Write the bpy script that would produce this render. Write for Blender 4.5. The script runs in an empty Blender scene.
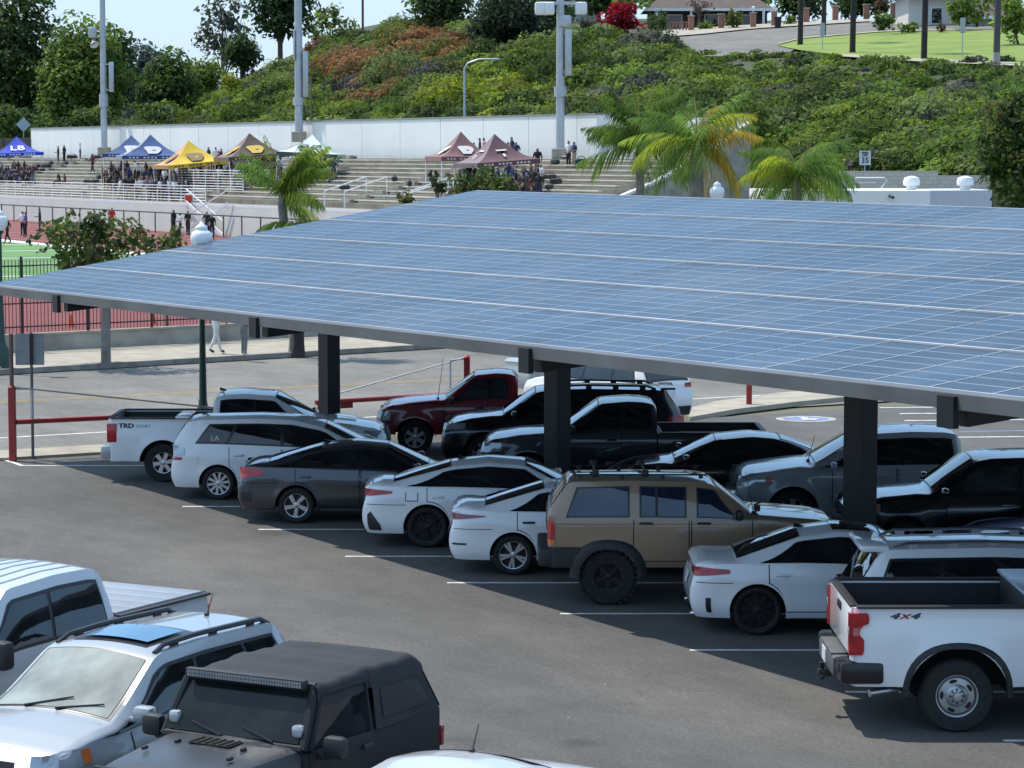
import bpy, bmesh, math, random
import numpy as np
from mathutils import Vector, Matrix
random.seed(7); RNG = np.random.default_rng(11)
S = bpy.context.scene
COL = S.collection
R = math.radians

# ------------------------------------------------------------------ camera
F = 2600.0; H = 6.5; HORIZON = 155.0
PITCH = math.atan((384 - HORIZON) / F)
cam_d = bpy.data.cameras.new('camera'); cam = bpy.data.objects.new('camera', cam_d); COL.objects.link(cam)
cam.location = (0, 0, H); cam.rotation_euler = (math.pi/2 - PITCH, 0, 0)
cam_d.sensor_width = 36; cam_d.lens = F / 1024 * 36; cam_d.clip_start = .5; cam_d.clip_end = 6000
S.camera = cam
FW = Vector((0, math.cos(PITCH), -math.sin(PITCH))); UP = Vector((0, math.sin(PITCH), math.cos(PITCH)))

def ray(px, py): return FW + Vector((1, 0, 0)) * ((px - 512) / F) + UP * ((384 - py) / F)
def gp(px, py, z=0.0):                       # survey a ground point (plane z) from the photograph
    r = ray(px, py); t = (z - H) / r.z
    return Vector((r.x * t, r.y * t, z))
def at(px, py, d):                           # point on the sight line at distance d along y
    r = ray(px, py); t = d / r.y
    return Vector((r.x * t, d, H + r.z * t))
C60, S60 = math.cos(R(30)), math.sin(R(30))
def Q(q1, q2, z=0.0): return Vector((q1 * C60 - q2 * S60, q1 * S60 + q2 * C60, z))   # lot frame: q1 along the road, q2 along the parked row
def on_q1(px, q1, z=0.0):                    # point of the line q1 = const seen in direction px
    k = (px - 512) / F; d = q1 / (k * C60 + S60); return Vector((k * d, d, z))
def to_q(v): return (v.x * C60 + v.y * S60, -v.x * S60 + v.y * C60)
ROT_E1 = R(30); ROT_E2 = R(120)

# ------------------------------------------------------------------ object helpers
def tag(o, label=None, cat=None, group=None, kind=None):
    if label: o['label'] = label
    if cat: o['category'] = cat
    if group: o['group'] = group
    if kind: o['kind'] = kind
    return o
def thing(name, label, cat, loc=(0, 0, 0), rz=0.0, group=None):
    o = bpy.data.objects.new(name, None); COL.objects.link(o)
    o.empty_display_size = .2; o.location = loc; o.rotation_euler = (0, 0, rz)
    return tag(o, label, cat, group)
def obj(name, me, parent=None, loc=None, rot=None):
    o = bpy.data.objects.new(name, me); COL.objects.link(o)
    if parent: o.parent = parent
    if loc is not None: o.location = loc
    if rot is not None: o.rotation_euler = rot
    return o
def copy_tree(o, parent=None):
    c = o.copy(); COL.objects.link(c)
    if parent: c.parent = parent
    for ch in o.children: copy_tree(ch, c)
    return c

class MB:
    def __init__(s): s.v = []; s.f = []; s.m = []
    def add(s, vs, fs, mi=0):
        b = len(s.v); s.v += [tuple(v) for v in vs]
        for f in fs: s.f.append([b + i for i in f]); s.m.append(mi)
        return s
    def box(s, c, d, rz=0.0, mi=0, bev=0.0, mat=None):
        x, y, z = d[0]/2, d[1]/2, d[2]/2
        if bev > 0:
            b = min(bev, x*.9, y*.9, z*.9)
            bm = bmesh.new(); bmesh.ops.create_cube(bm, size=1)
            for v in bm.verts: v.co = Vector((v.co.x*d[0], v.co.y*d[1], v.co.z*d[2]))
            bmesh.ops.bevel(bm, geom=bm.edges[:], offset=b, segments=2, affect='EDGES', profile=.5)
            bm.verts.ensure_lookup_table(); vs = [v.co.copy() for v in bm.verts]
            fs = [[v.index for v in f.verts] for f in bm.faces]; bm.free()
        else:
            vs = [Vector((a*x, b_*y, c_*z)) for a in (-1, 1) for b_ in (-1, 1) for c_ in (-1, 1)]
            fs = [(0,1,3,2), (4,6,7,5), (0,4,5,1), (2,3,7,6), (0,2,6,4), (1,5,7,3)]
        M = mat if mat is not None else Matrix.Rotation(rz, 3, 'Z')
        return s.add([M @ v + Vector(c) for v in vs], fs, mi)
    def tube(s, p0, p1, r0, r1=None, n=8, mi=0, caps=True):
        r1 = r0 if r1 is None else r1
        p0, p1 = Vector(p0), Vector(p1); d = (p1 - p0).normalized()
        a = d.orthogonal().normalized(); b = d.cross(a)
        vs = []
        for p, r in ((p0, r0), (p1, r1)):
            vs += [p + (a*math.cos(2*math.pi*i/n) + b*math.sin(2*math.pi*i/n))*r for i in range(n)]
        fs = [(i, (i+1) % n, n+(i+1) % n, n+i) for i in range(n)]
        if caps: fs += [tuple(range(n-1, -1, -1)), tuple(range(n, 2*n))]
        return s.add(vs, fs, mi)
    def path(s, pts, rs, n=8, mi=0):
        pts = [Vector(p) for p in pts]
        if not hasattr(rs, '__len__'): rs = [rs]*len(pts)
        vs = []; ref = None
        for k, p in enumerate(pts):
            d = (pts[min(k+1, len(pts)-1)] - pts[max(k-1, 0)]).normalized()
            if ref is None: ref = d.orthogonal().normalized()
            a = (ref - d*ref.dot(d)).normalized(); ref = a; b = d.cross(a)
            vs += [p + (a*math.cos(2*math.pi*i/n) + b*math.sin(2*math.pi*i/n))*rs[k] for i in range(n)]
        fs = []
        for k in range(len(pts)-1):
            fs += [(k*n+i, k*n+(i+1) % n, (k+1)*n+(i+1) % n, (k+1)*n+i) for i in range(n)]
        fs += [tuple(range(n-1, -1, -1)), tuple(range((len(pts)-1)*n, len(pts)*n))]
        return s.add(vs, fs, mi)
    def lathe(s, prof, n=24, axis='Z', c=(0, 0, 0), mi=0):
        vs = []; c = Vector(c)
        for r, h in prof:
            for i in range(n):
                a = 2*math.pi*i/n
                p = Vector((r*math.cos(a), r*math.sin(a), h)) if axis == 'Z' else Vector((r*math.cos(a), h, r*math.sin(a)))
                vs.append(p + c)
        fs = []
        for k in range(len(prof)-1):
            for i in range(n):
                q = (k*n+i, k*n+(i+1) % n, (k+1)*n+(i+1) % n, (k+1)*n+i)
                fs.append(q if axis == 'Z' else q[::-1])
        return s.add(vs, fs, mi)
    def grid(s, rows, mi=0, flip=False):
        nr, nc = len(rows), len(rows[0])
        vs = [p for r in rows for p in r]
        fs = []
        for i in range(nr-1):
            for j in range(nc-1):
                q = (i*nc+j, i*nc+j+1, (i+1)*nc+j+1, (i+1)*nc+j)
                fs.append(q[::-1] if flip else q)
        return s.add(vs, fs, mi)
    def poly(s, pts, mi=0): return s.add(pts, [tuple(range(len(pts)))], mi)
    def prism(s, pts, off, mi=0):            # polygon extruded by a vector
        n = len(pts); off = Vector(off); pts = [Vector(p) for p in pts]
        vs = pts + [p + off for p in pts]
        fs = [tuple(range(n-1, -1, -1)), tuple(range(n, 2*n))] + [(i, (i+1) % n, n+(i+1) % n, n+i) for i in range(n)]
        return s.add(vs, fs, mi)
    def mesh(s, name, mats, smooth=False, ang=35):
        me = bpy.data.meshes.new(name); me.from_pydata(s.v, [], s.f)
        if not isinstance(mats, (list, tuple)): mats = [mats]
        for m in mats: me.materials.append(m)
        me.polygons.foreach_set('material_index', s.m)
        if smooth:
            me.shade_smooth(); me.set_sharp_from_angle(angle=R(ang))
        me.update(); return me
    def build(s, name, mats, parent=None, smooth=False, ang=35, loc=None, rot=None):
        return obj(name, s.mesh(name, mats, smooth, ang), parent, loc, rot)

def text_mesh(name, txt, size, mat, shear=0.0, squash=1.0, bold=0.0):
    cu = bpy.data.curves.new(name, 'FONT'); cu.body = txt; cu.size = size; cu.shear = shear
    cu.offset = bold; cu.align_x = 'CENTER'; cu.align_y = 'CENTER'; cu.resolution_u = 2
    o = bpy.data.objects.new(name, cu); COL.objects.link(o)
    dg = bpy.context.evaluated_depsgraph_get(); dg.update()
    me = bpy.data.meshes.new_from_object(o.evaluated_get(dg), depsgraph=dg)
    bpy.data.objects.remove(o); bpy.data.curves.remove(cu)
    me.name = name; me.materials.clear(); me.materials.append(mat)
    for v in me.vertices: v.co.x *= squash
    return me

# ------------------------------------------------------------------ materials
MATS = {}
def new_mat(name):
    m = bpy.data.materials.new(name); m.use_nodes = True
    nt = m.node_tree; b = nt.nodes['Principled BSDF']; MATS[name] = m
    return m, nt, b
def node(nt, typ, **kw):
    n = nt.nodes.new(typ)
    for k, v in kw.items():
        if k in n.inputs: n.inputs[k].default_value = v
        else: setattr(n, k, v)
    return n
def mixcol(nt, fac, a, b, blend='MIX'):
    n = nt.nodes.new('ShaderNodeMix'); n.data_type = 'RGBA'; n.blend_type = blend
    for key, val in ((0, fac), (6, a), (7, b)):
        if hasattr(val, 'is_linked') or hasattr(val, 'links'): nt.links.new(val, n.inputs[key])
        else: n.inputs[key].default_value = val if key == 0 else (*val[:3], 1)
    return n.outputs[2]
def noise(nt, scale, detail=4, rough=.55, coord='Object', stretch=None, turn=None):
    tc = nt.nodes.new('ShaderNodeTexCoord'); src = tc.outputs[coord]
    if stretch:
        mp = nt.nodes.new('ShaderNodeMapping'); mp.inputs['Scale'].default_value = stretch
        if turn is not None: mp.vector_type = 'TEXTURE'; mp.inputs['Rotation'].default_value = (0, 0, turn)
        nt.links.new(src, mp.inputs[0]); src = mp.outputs[0]
    n = nt.nodes.new('ShaderNodeTexNoise'); n.inputs['Scale'].default_value = scale
    n.inputs['Detail'].default_value = detail; n.inputs['Roughness'].default_value = rough
    nt.links.new(src, n.inputs['Vector']); return n.outputs[0]
def ramp(nt, src, stops):
    r = nt.nodes.new('ShaderNodeValToRGB'); e = r.color_ramp.elements
    while len(e) < len(stops): e.new(.5)
    for el, (p, c) in zip(e, stops):
        el.position = p; el.color = (*c, 1) if len(c) == 3 else c
    nt.links.new(src, r.inputs[0]); return r.outputs[0]
def g3(v): return (v, v, v)
def simple(name, col, rough=.6, metal=0.0, var=.12, scale=6, coat=0.0, spec=.5, emit=None):
    if name in MATS: return MATS[name]
    m, nt, b = new_mat(name)
    n = noise(nt, scale)
    lo = tuple(c*(1-var) for c in col); hi = tuple(min(1, c*(1+var)) for c in col)
    nt.links.new(ramp(nt, n, [(.3, lo), (.7, hi)]), b.inputs['Base Color'])
    b.inputs['Roughness'].default_value = rough; b.inputs['Metallic'].default_value = metal
    b.inputs['Coat Weight'].default_value = coat; b.inputs['Coat Roughness'].default_value = .04
    b.inputs['Specular IOR Level'].default_value = spec
    return m
def paint(name, col, metal=0.0, rough=.38, dust=.045):
    if name in MATS: return MATS[name]
    m, nt, b = new_mat(name)
    tc = nt.nodes.new('ShaderNodeTexCoord'); sep = nt.nodes.new('ShaderNodeSeparateXYZ'); nt.links.new(tc.outputs['Object'], sep.inputs[0])
    mr = node(nt, 'ShaderNodeMapRange'); nt.links.new(sep.outputs[2], mr.inputs[0])
    mr.inputs[1].default_value = .2; mr.inputs[2].default_value = .75; mr.inputs[3].default_value = dust; mr.inputs[4].default_value = .03
    n = noise(nt, 3.5, 5)
    mul = node(nt, 'ShaderNodeMath', operation='MULTIPLY'); nt.links.new(mr.outputs[0], mul.inputs[0]); nt.links.new(n, mul.inputs[1])
    c = mixcol(nt, mul.outputs[0], col, (.16, .14, .115))
    nt.links.new(c, b.inputs['Base Color'])
    b.inputs['Metallic'].default_value = metal; b.inputs['Roughness'].default_value = rough
    b.inputs['Coat Weight'].default_value = 1; b.inputs['Coat Roughness'].default_value = .05
    return m

M_tyre = simple('tyre_rubber', (.018, .018, .018), .85, var=.3, scale=20)
M_black = simple('black_plastic', (.018, .018, .02), .55, var=.2)
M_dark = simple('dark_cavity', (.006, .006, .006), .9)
M_trim = simple('satin_black_trim', (.012, .012, .014), .3)
M_chrome = simple('chrome', (.75, .75, .76), .12, 1.0, var=.03)
M_alloy = simple('silver_alloy', (.55, .56, .58), .28, .9, var=.05)
M_steelw = simple('painted_steel_wheel', (.45, .46, .47), .35, .7, var=.05)
M_blackalloy = simple('black_alloy', (.012, .012, .013), .3, .3)
M_red = simple('red_lamp', (.40, .006, .010), .2, var=.4, scale=9, coat=.5)
M_amber = simple('amber_lamp', (.62, .15, .03), .3, var=.15, scale=14, coat=.3)
M_clear = simple('clear_lamp', (.42, .44, .46), .12, .3, var=.22, scale=5, coat=1)
M_plate = simple('plate_white', (.65, .67, .7), .4, var=.15, scale=40)
M_cloth = simple('canvas_black', (.022, .0235, .027), .9, var=.18, scale=3)
M_silverpl = simple('silver_rail', (.5, .5, .52), .3, .9)

def glass_mat(name, col=(.008, .010, .012), rough=.03, var=.5):
    if name in MATS: return MATS[name]
    m, nt, b = new_mat(name)
    n = noise(nt, 1.6, 3)
    nt.links.new(ramp(nt, n, [(.35, tuple(c*(1-var) for c in col)), (.68, tuple(c*(1+2*var) for c in col))]), b.inputs['Base Color'])
    b.inputs['Roughness'].default_value = rough; b.inputs['IOR'].default_value = 1.5
    b.inputs['Coat Weight'].default_value = .6; b.inputs['Coat Roughness'].default_value = .01
    return m
M_glass = glass_mat('tinted_glass')
M_glass2 = glass_mat('clearer_glass', (.028, .034, .034))
M_palescreen = glass_mat('pale_reflecting_windscreen', (.21, .225, .195), .06, .32)  # pale glass colour stands in for the bright reflection; no sunshade is modelled
M_sunroof = glass_mat('sunroof_glass', (.04, .14, .24), .08, .15)
# ------------------------------------------------------------------ vehicles
def lin(pts, r=.0):
    xs = np.array([p[0] for p in pts], float); zs = np.array([p[1] for p in pts], float)
    a, b, n = xs[0] - .4, xs[-1] + .4, 1600
    g = np.linspace(a, b, n)
    if r > 0:
        offs = np.linspace(-r, r, 9); wts = 1 - np.abs(offs/(r*1.15)); wts /= wts.sum()
        tb = sum(w*np.interp(g + o, xs, zs) for o, w in zip(offs, wts))
    else: tb = np.interp(g, xs, zs)
    tb = tb.tolist(); k = (n - 1)/(b - a)
    def f(x):
        u = (x - a)*k
        if u <= 0: return tb[0]
        if u >= n - 1: return tb[-1]
        i = int(u); return tb[i] + (tb[i+1] - tb[i])*(u - i)
    return f

class Car:
    def __init__(s, root, L, W, wb, fo, wr, top, sh, rw, crown, insf, insr, gc=.24, tw=.22, rad=.05, sm=.07,
                 plan=None, bodyx0=None, prof=None, flare=.018, ground=0.0, corner=(.42, .5)):
        s.root = root; s.L = L; s.W = W; s.hw = W/2; s.wr = wr; s.tw = tw; s.gc = gc; s.Ra = wr + rad
        fx = lambda t: (t - .5) * L
        s.fx = fx
        s.xf, s.xr = L/2, -L/2
        s.xfa = L/2 - fo; s.xra = s.xfa - wb
        s.top = lin([(fx(t), z) for t, z in top], sm)
        s._sh = lin([(fx(t), z) for t, z in sh], .12)
        s._rw = lin([(fx(t), z*W/2) for t, z in rw], sm)
        s.crown = lin([(fx(t), z) for t, z in crown], sm)
        s.insf = lin(insf, .05); s.insr = lin(insr, .05)
        s.prof = lin(prof or [(0, .925), (.10, .968), (.28, .990), (.52, .984), (.73, 1.0), (.79, .994), (.9, .968), (1, .945)])
        s.x0 = s.xr if bodyx0 is None else bodyx0
        s.flare = flare; s.corner = corner
        pl = plan or [(0, .93), (.12, .985), (.3, 1), (.7, 1), (.88, .975), (1, .9)]
        s._plan = lin([(fx(t), k) for t, k in pl], .1)
        s.ramp_len = min(.85, L*.18)
    def zc(s, x): return s.top(x) - s.crown(x)
    def sh(s, x): return min(s._sh(x), s.zc(x) - .012)
    def rw(s, x): return min(s._rw(x), s.side_raw(x, s.sh(x)) - .015)
    def zbot(s, x):
        z = s.gc
        for xa in (s.xfa, s.xra):
            d = x - xa
            if abs(d) < s.Ra: z = max(z, s.wr + math.sqrt(s.Ra**2 - d*d))
        return z
    def pl(s, x):
        k = s._plan(x)
        for e, rr, dep in ((s.xr, s.corner[0], .2), (s.xf, s.corner[1], .26)):
            d = abs(x - e)
            if d < rr:
                q = 1 - d/rr; k *= 1 - dep*(1 - math.sqrt(max(0, 1 - q**2.6)))
        return k
    def side_raw(s, x, z):
        zs = s._sh(x); t = (z - s.gc)/max(.05, zs - s.gc)
        y = s.hw * s.pl(x) * s.prof(max(0, min(1, t)))
        for xa in (s.xfa, s.xra):
            d = math.hypot(x - xa, z - s.wr)
            y += s.flare * math.exp(-((d - s.Ra)/.10)**2)
        return y
    def X(s, x, z):
        a = max(0, 1 - (s.xf - x)/s.ramp_len); b = max(0, 1 - (x - s.xr)/s.ramp_len)
        return x - a**1.6*s.insf(z) + b**1.6*s.insr(z)
    def side(s, x, z, sg=-1):                    # a point of the flank or of the glasshouse side
        zs = s.sh(x)
        if z <= zs: y = s.side_raw(x, z)
        else:
            zr = s.zc(x); f = min(1, (z - zs)/max(.02, zr - zs))
            ys = s.side_raw(x, zs); y = ys + (s.rw(x) - ys)*f + .02*math.sin(math.pi*f)
        return Vector((s.X(x, z), sg*y, z))
    def gside(s, x, f, sg=-1): zs = s.sh(x); return s.side(x, zs + (s.zc(x) - zs)*f, sg)
    def over(s, x, q):                           # a point of hood / screen / roof, q in -1..1 across
        z = s.top(x) - s.crown(x)*q*q
        return Vector((s.X(x, z), q*s.rw(x), z))
    def section(s, x):
        zb = s.zbot(x); zs = s.sh(x); half = []
        zb = min(zb, zs - .03)
        for t in (0, .06, .14, .28, .42, .58, .72, .79, .89, 1): half.append(s.side(x, zb + (zs - zb)*t, -1))
        for f in (.05, .2, .4, .6, .8, .94): half.append(s.gside(x, f, -1))
        for q in (1, .93, .8, .6, .4, .2): half.append(s.over(x, -q))
        mid = s.over(x, 0)
        return half + [mid] + [Vector((p.x, -p.y, p.z)) for p in reversed(half)]
    def stations(s, x0, x1, extra=()):
        xs = set(np.round(np.arange(x0, x1, .07), 4)) | {x0, x1} | set(extra)
        for e in (s.xr, s.xf):
            for d in (.015, .04, .08, .13, .2, .28): xs.add(e + d if e < 0 else e - d)
        for xa in (s.xfa, s.xra):
            for i in range(17): xs.add(xa - s.Ra*math.cos(math.pi*i/16))
            xs |= {xa - s.Ra - .002, xa + s.Ra + .002, xa - s.Ra + .0005, xa + s.Ra - .0005}
        return sorted(x for x in xs if x0 - 1e-6 <= x <= x1 + 1e-6)
    def body(s, mat, name='body', extra=()):
        mb = MB(); rows = [s.section(x) for x in s.stations(s.x0, s.xf, extra)]
        mb.grid(rows)
        for row, fl in ((rows[0], False), (rows[-1], True)):
            n = len(row); h = n//2; b = len(mb.v); mb.v += [tuple(p) for p in row]
            for i in range(h):
                q = (b+i, b+i+1, b+n-2-i, b+n-1-i) if i < h-1 else (b+i, b+i+1, b+n-1-i)
                mb.f.append(list(q[::-1] if fl else q)); mb.m.append(0)
        o = mb.build(name, mat, s.root, True, 38)
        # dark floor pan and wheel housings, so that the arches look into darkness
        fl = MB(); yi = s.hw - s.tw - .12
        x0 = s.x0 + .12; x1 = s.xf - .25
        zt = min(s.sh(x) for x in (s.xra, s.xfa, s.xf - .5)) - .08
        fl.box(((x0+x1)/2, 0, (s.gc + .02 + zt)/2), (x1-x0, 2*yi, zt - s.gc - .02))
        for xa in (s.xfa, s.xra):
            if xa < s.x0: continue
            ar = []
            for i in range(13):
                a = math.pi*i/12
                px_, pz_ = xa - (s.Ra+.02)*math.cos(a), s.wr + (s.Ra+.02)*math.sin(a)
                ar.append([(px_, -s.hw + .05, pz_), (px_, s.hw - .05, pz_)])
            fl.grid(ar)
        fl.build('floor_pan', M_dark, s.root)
        return o
    def _norm(s, fn, u, v, e=.012):
        a = fn(u + e, v) - fn(u - e, v); b = fn(u, v + e) - fn(u, v - e)
        n = a.cross(b); return n.normalized() if n.length > 1e-9 else Vector((0, 0, 1))
    def patch_rows(s, us, vf, fn, off, nv, sg):
        rows = []
        for u in us:
            v0, v1 = vf(u); row = []
            for k in range(nv + 1):
                v = v0 + (v1 - v0)*k/nv
                n = s._norm(fn, u, v); p = fn(u, v)
                if fn is not None and (n.y*sg < 0 if sg else n.z < 0): n = -n
                row.append(p + n*off)
            rows.append(row)
        return rows
    def flank(s, name, x0, x1, zlo, zhi, mat, off=.006, sg=-1, nv=5, step=.06, parent=None, seam=False, smooth=True):
        zl = zlo if callable(zlo) else (lambda x: zlo); zh = zhi if callable(zhi) else (lambda x: zhi)
        us = list(np.linspace(x0, x1, max(2, int(abs(x1-x0)/step)+2)))
        fn = lambda x, z: s.side(x, z, sg)
        mb = MB(); mb.grid(s.patch_rows(us, lambda u: (zl(u), zh(u)), fn, off, nv, sg), 0, flip=(sg > 0))
        mats = [mat]
        if seam:
            us2 = [x0 - .014] + us + [x1 + .014]
            cl = lambda u: min(max(u, x0), x1)
            mb.grid(s.patch_rows(us2, lambda u: (zl(cl(u)) - .014, zh(cl(u))), fn, off*.45, nv, sg), 1, flip=(sg > 0)); mats = [mat, M_dark]
        return mb.build(name, mats, parent or s.root, smooth)
    def pane(s, name, b0, b1, t0, t1, f0, f1, mat, off=.009, sg=-1, nx=10, nf=5, parent=None):
        rows = []
        for i in range(nx + 1):
            row = []
            for k in range(nf + 1):
                f = f0 + (f1 - f0)*k/nf; g = k/nf
                a = b0 + (t0 - b0)*g; c = b1 + (t1 - b1)*g
                x = a + (c - a)*i/nx
                fn = lambda u, v: s.gside(u, v, sg)
                n = s._norm(fn, x, f)
                if n.y*sg < 0: n = -n
                row.append(fn(x, f) + n*off)
            rows.append(row)
        return MB().grid(rows, 0, flip=(sg > 0)).build(name, mat, parent or s.root, True)
    def screen(s, name, x0, x1, q, mat, off=.009, nq=10, nx=7, q1=None, parent=None):
        rows = []; q1 = q if q1 is None else q1
        for i in range(nx + 1):
            x = x0 + (x1 - x0)*i/nx; qq = q + (q1 - q)*i/nx; row = []
            for k in range(nq + 1):
                v = -qq + 2*qq*k/nq; fn = s.over
                n = s._norm(fn, x, v)
                if n.z < 0: n = -n
                row.append(fn(x, v) + n*off)
            rows.append(row)
        return MB().grid(rows).build(name, mat, parent or s.root, True)
    def end(s, name, y0, y1, z0, z1, mat, rear=True, off=.008, parent=None, n=6, thick=.0):
        x = s.x0 if rear else s.xf; sg = -1 if rear else 1
        rows = []
        for i in range(n + 1):
            y = y0 + (y1 - y0)*i/n
            rows.append([Vector((s.X(x, z) + sg*off, y, z)) for z in np.linspace(z0, z1, 6)])
        return MB().grid(rows, 0, flip=not rear).build(name, mat, parent or s.root, True)
    def arch_trim(s, xa, mat, wid=.06, off=.012, name='wheel_arch_trim', sg=-1, sq=0.0, a0=.0):
        rows = []
        for i in range(21):
            a = a0 + (math.pi - 2*a0)*i/20; row = []
            for r in (s.Ra - .012, s.Ra + wid*.5, s.Ra + wid):
                rr = r
                if sq: rr = r*(1 + sq*abs(math.sin(2*a))**2)
                x = xa - rr*math.cos(a); z = s.wr + rr*math.sin(a)
                z = min(z, s.sh(x))
                p = s.side(x, z, sg); o = off if r > s.Ra else off*.9
                row.append(p + Vector((0, sg*(o if r < s.Ra + wid*.9 else .002), 0)))
            rows.append(row)
        inner = [[r[0] - Vector((0, sg*.09, 0)), r[0]] for r in rows]
        mb = MB(); mb.grid(rows, 0, flip=(sg < 0)); mb.grid(inner, 0, flip=(sg < 0))
        return mb.build(name, mat, s.root, True, 50)
    def doors(s, spans, mat, handle=None, sgs=(-1, 1), zhi=-.004, hz=None):
        for sg in sgs:
            for x0, x1 in spans:
                zl = lambda x: max(s.gc + .10, s.zbot(x) + .05 if s.zbot(x) > s.gc + .01 else 0)
                d = s.flank('door', x0, x1, zl, lambda x: s.sh(x) + zhi, mat, .006, sg, 7, seam=True)
                hx = x0 + .17 if s.root.get('_f', 1) else x1 - .17
                z = (hz or (s.sh((x0+x1)/2) - .13))
                p = s.side(hx, z, sg)
                MB().box(p + Vector((0, sg*.022, 0)), (.2, .035, .035), bev=.014).build('handle', handle or mat, d, True)
    def mirror(s, x, z, mat, sgs=(-1, 1), size=(.12, .2, .15)):
        for sg in sgs:
            p = s.side(x, min(z, s.sh(x)), sg); c = Vector((p.x, p.y + sg*(size[1]*.5 + .04), z + .06))
            mb = MB(); mb.box(c, size, bev=.05); mb.box((c.x, p.y + sg*.04, z), (.06, .14, .05), bev=.01)
            m = mb.build('side_mirror', mat, s.root, True)
            MB().box((c.x - size[0]*.5 - .003, c.y, c.z), (.006, size[1]*.8, size[2]*.75), bev=.002).build('mirror_glass', M_glass2, m)
    def seams(s, zr=.72, zf=.66):
        for sg in (-1, 1):
            s.flank('bumper_seam', s.xr + .05, s.xra - s.Ra*.88, zr, zr + .010, M_dark, .003, sg, 1)
            s.flank('bumper_seam', s.xfa + s.Ra*.9, s.xf - .05, zf, zf + .010, M_dark, .003, sg, 1)
            s.flank('fender_seam', s.fx(.70) + .02, s.fx(.70) + .034, s.gc + .1, lambda x: s.sh(x) - .01, M_dark, .003, sg, 4)
    def wheels(s, style, xs=None):
        for xa in (xs or (s.xfa, s.xra)):
            for sg in (-1, 1):
                w = obj('wheel', style['hub'], s.root, (xa, sg*(s.hw - style['tw']/2 - .045), s.wr), (0, 0, 0 if sg < 0 else math.pi))
                obj('tyre', style['tyre'], w); obj('rim', style['rim'], w, None, (0, random.uniform(0, 6.28), 0))
    def rails(s, x0, x1, mat, q=.86, h=.05, r=.018, feet=3):
        for sg in (-1, 1):
            mb = MB(); pts = []
            for i in range(13):
                x = x0 + (x1 - x0)*i/12; p = s.over(x, sg*q); e = min(i, 12-i)
                pts.append(p + Vector((0, 0, h if e > 0 else .0)))
            mb.path(pts, r, 6)
            for i in range(feet):
                x = x0 + (x1-x0)*(i + .5)/feet; p = s.over(x, sg*q)
                mb.box(p + Vector((0, 0, h/2)), (.12, .03, h))
            mb.build('roof_rail', mat, s.root, True)
    def antenna(s, x, fin=True, mat=None, y=0.0, ln=.3):
        p = s.over(x, y)
        if fin:
            MB().add([p+Vector((-.09,0,.06)), p+Vector((.10,-.022,-.005)), p+Vector((.10,.022,-.005)), p+Vector((-.09,.03,-.005)), p+Vector((-.09,-.03,-.005))],
                     [(0,4,1), (0,1,2), (0,2,3), (0,3,4)]).build('antenna', mat or M_trim, s.root)
        else:
            MB().tube(p, p + Vector((-.12, 0, ln)), .008, .004, 6).box(p + Vector((0, 0, .015)), (.06, .04, .03), bev=.01).build('antenna', M_black, s.root)
    def wipers(s, x, q=.5):
        for k in (-1, 0):
            a = s.over(x + .03, k*q + .1) + Vector((0, 0, .02)); b = s.over(x - .12, k*q + .75) + Vector((.0, 0, .03))
            MB().tube(a, b, .012, .008, 5).build('wiper', M_black, s.root)
    def place(s, loc, rz): s.root.location = loc; s.root.rotation_euler = (0, 0, rz)
    def pin(s, local, px, py, rz):              # stand the car so that a local point is seen where the photo shows it
        w = gp(px, py, local[2]); q = Matrix.Rotation(rz, 3, 'Z') @ Vector(local)
        s.place((w.x - q.x, w.y - q.y, 0), rz)

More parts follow.
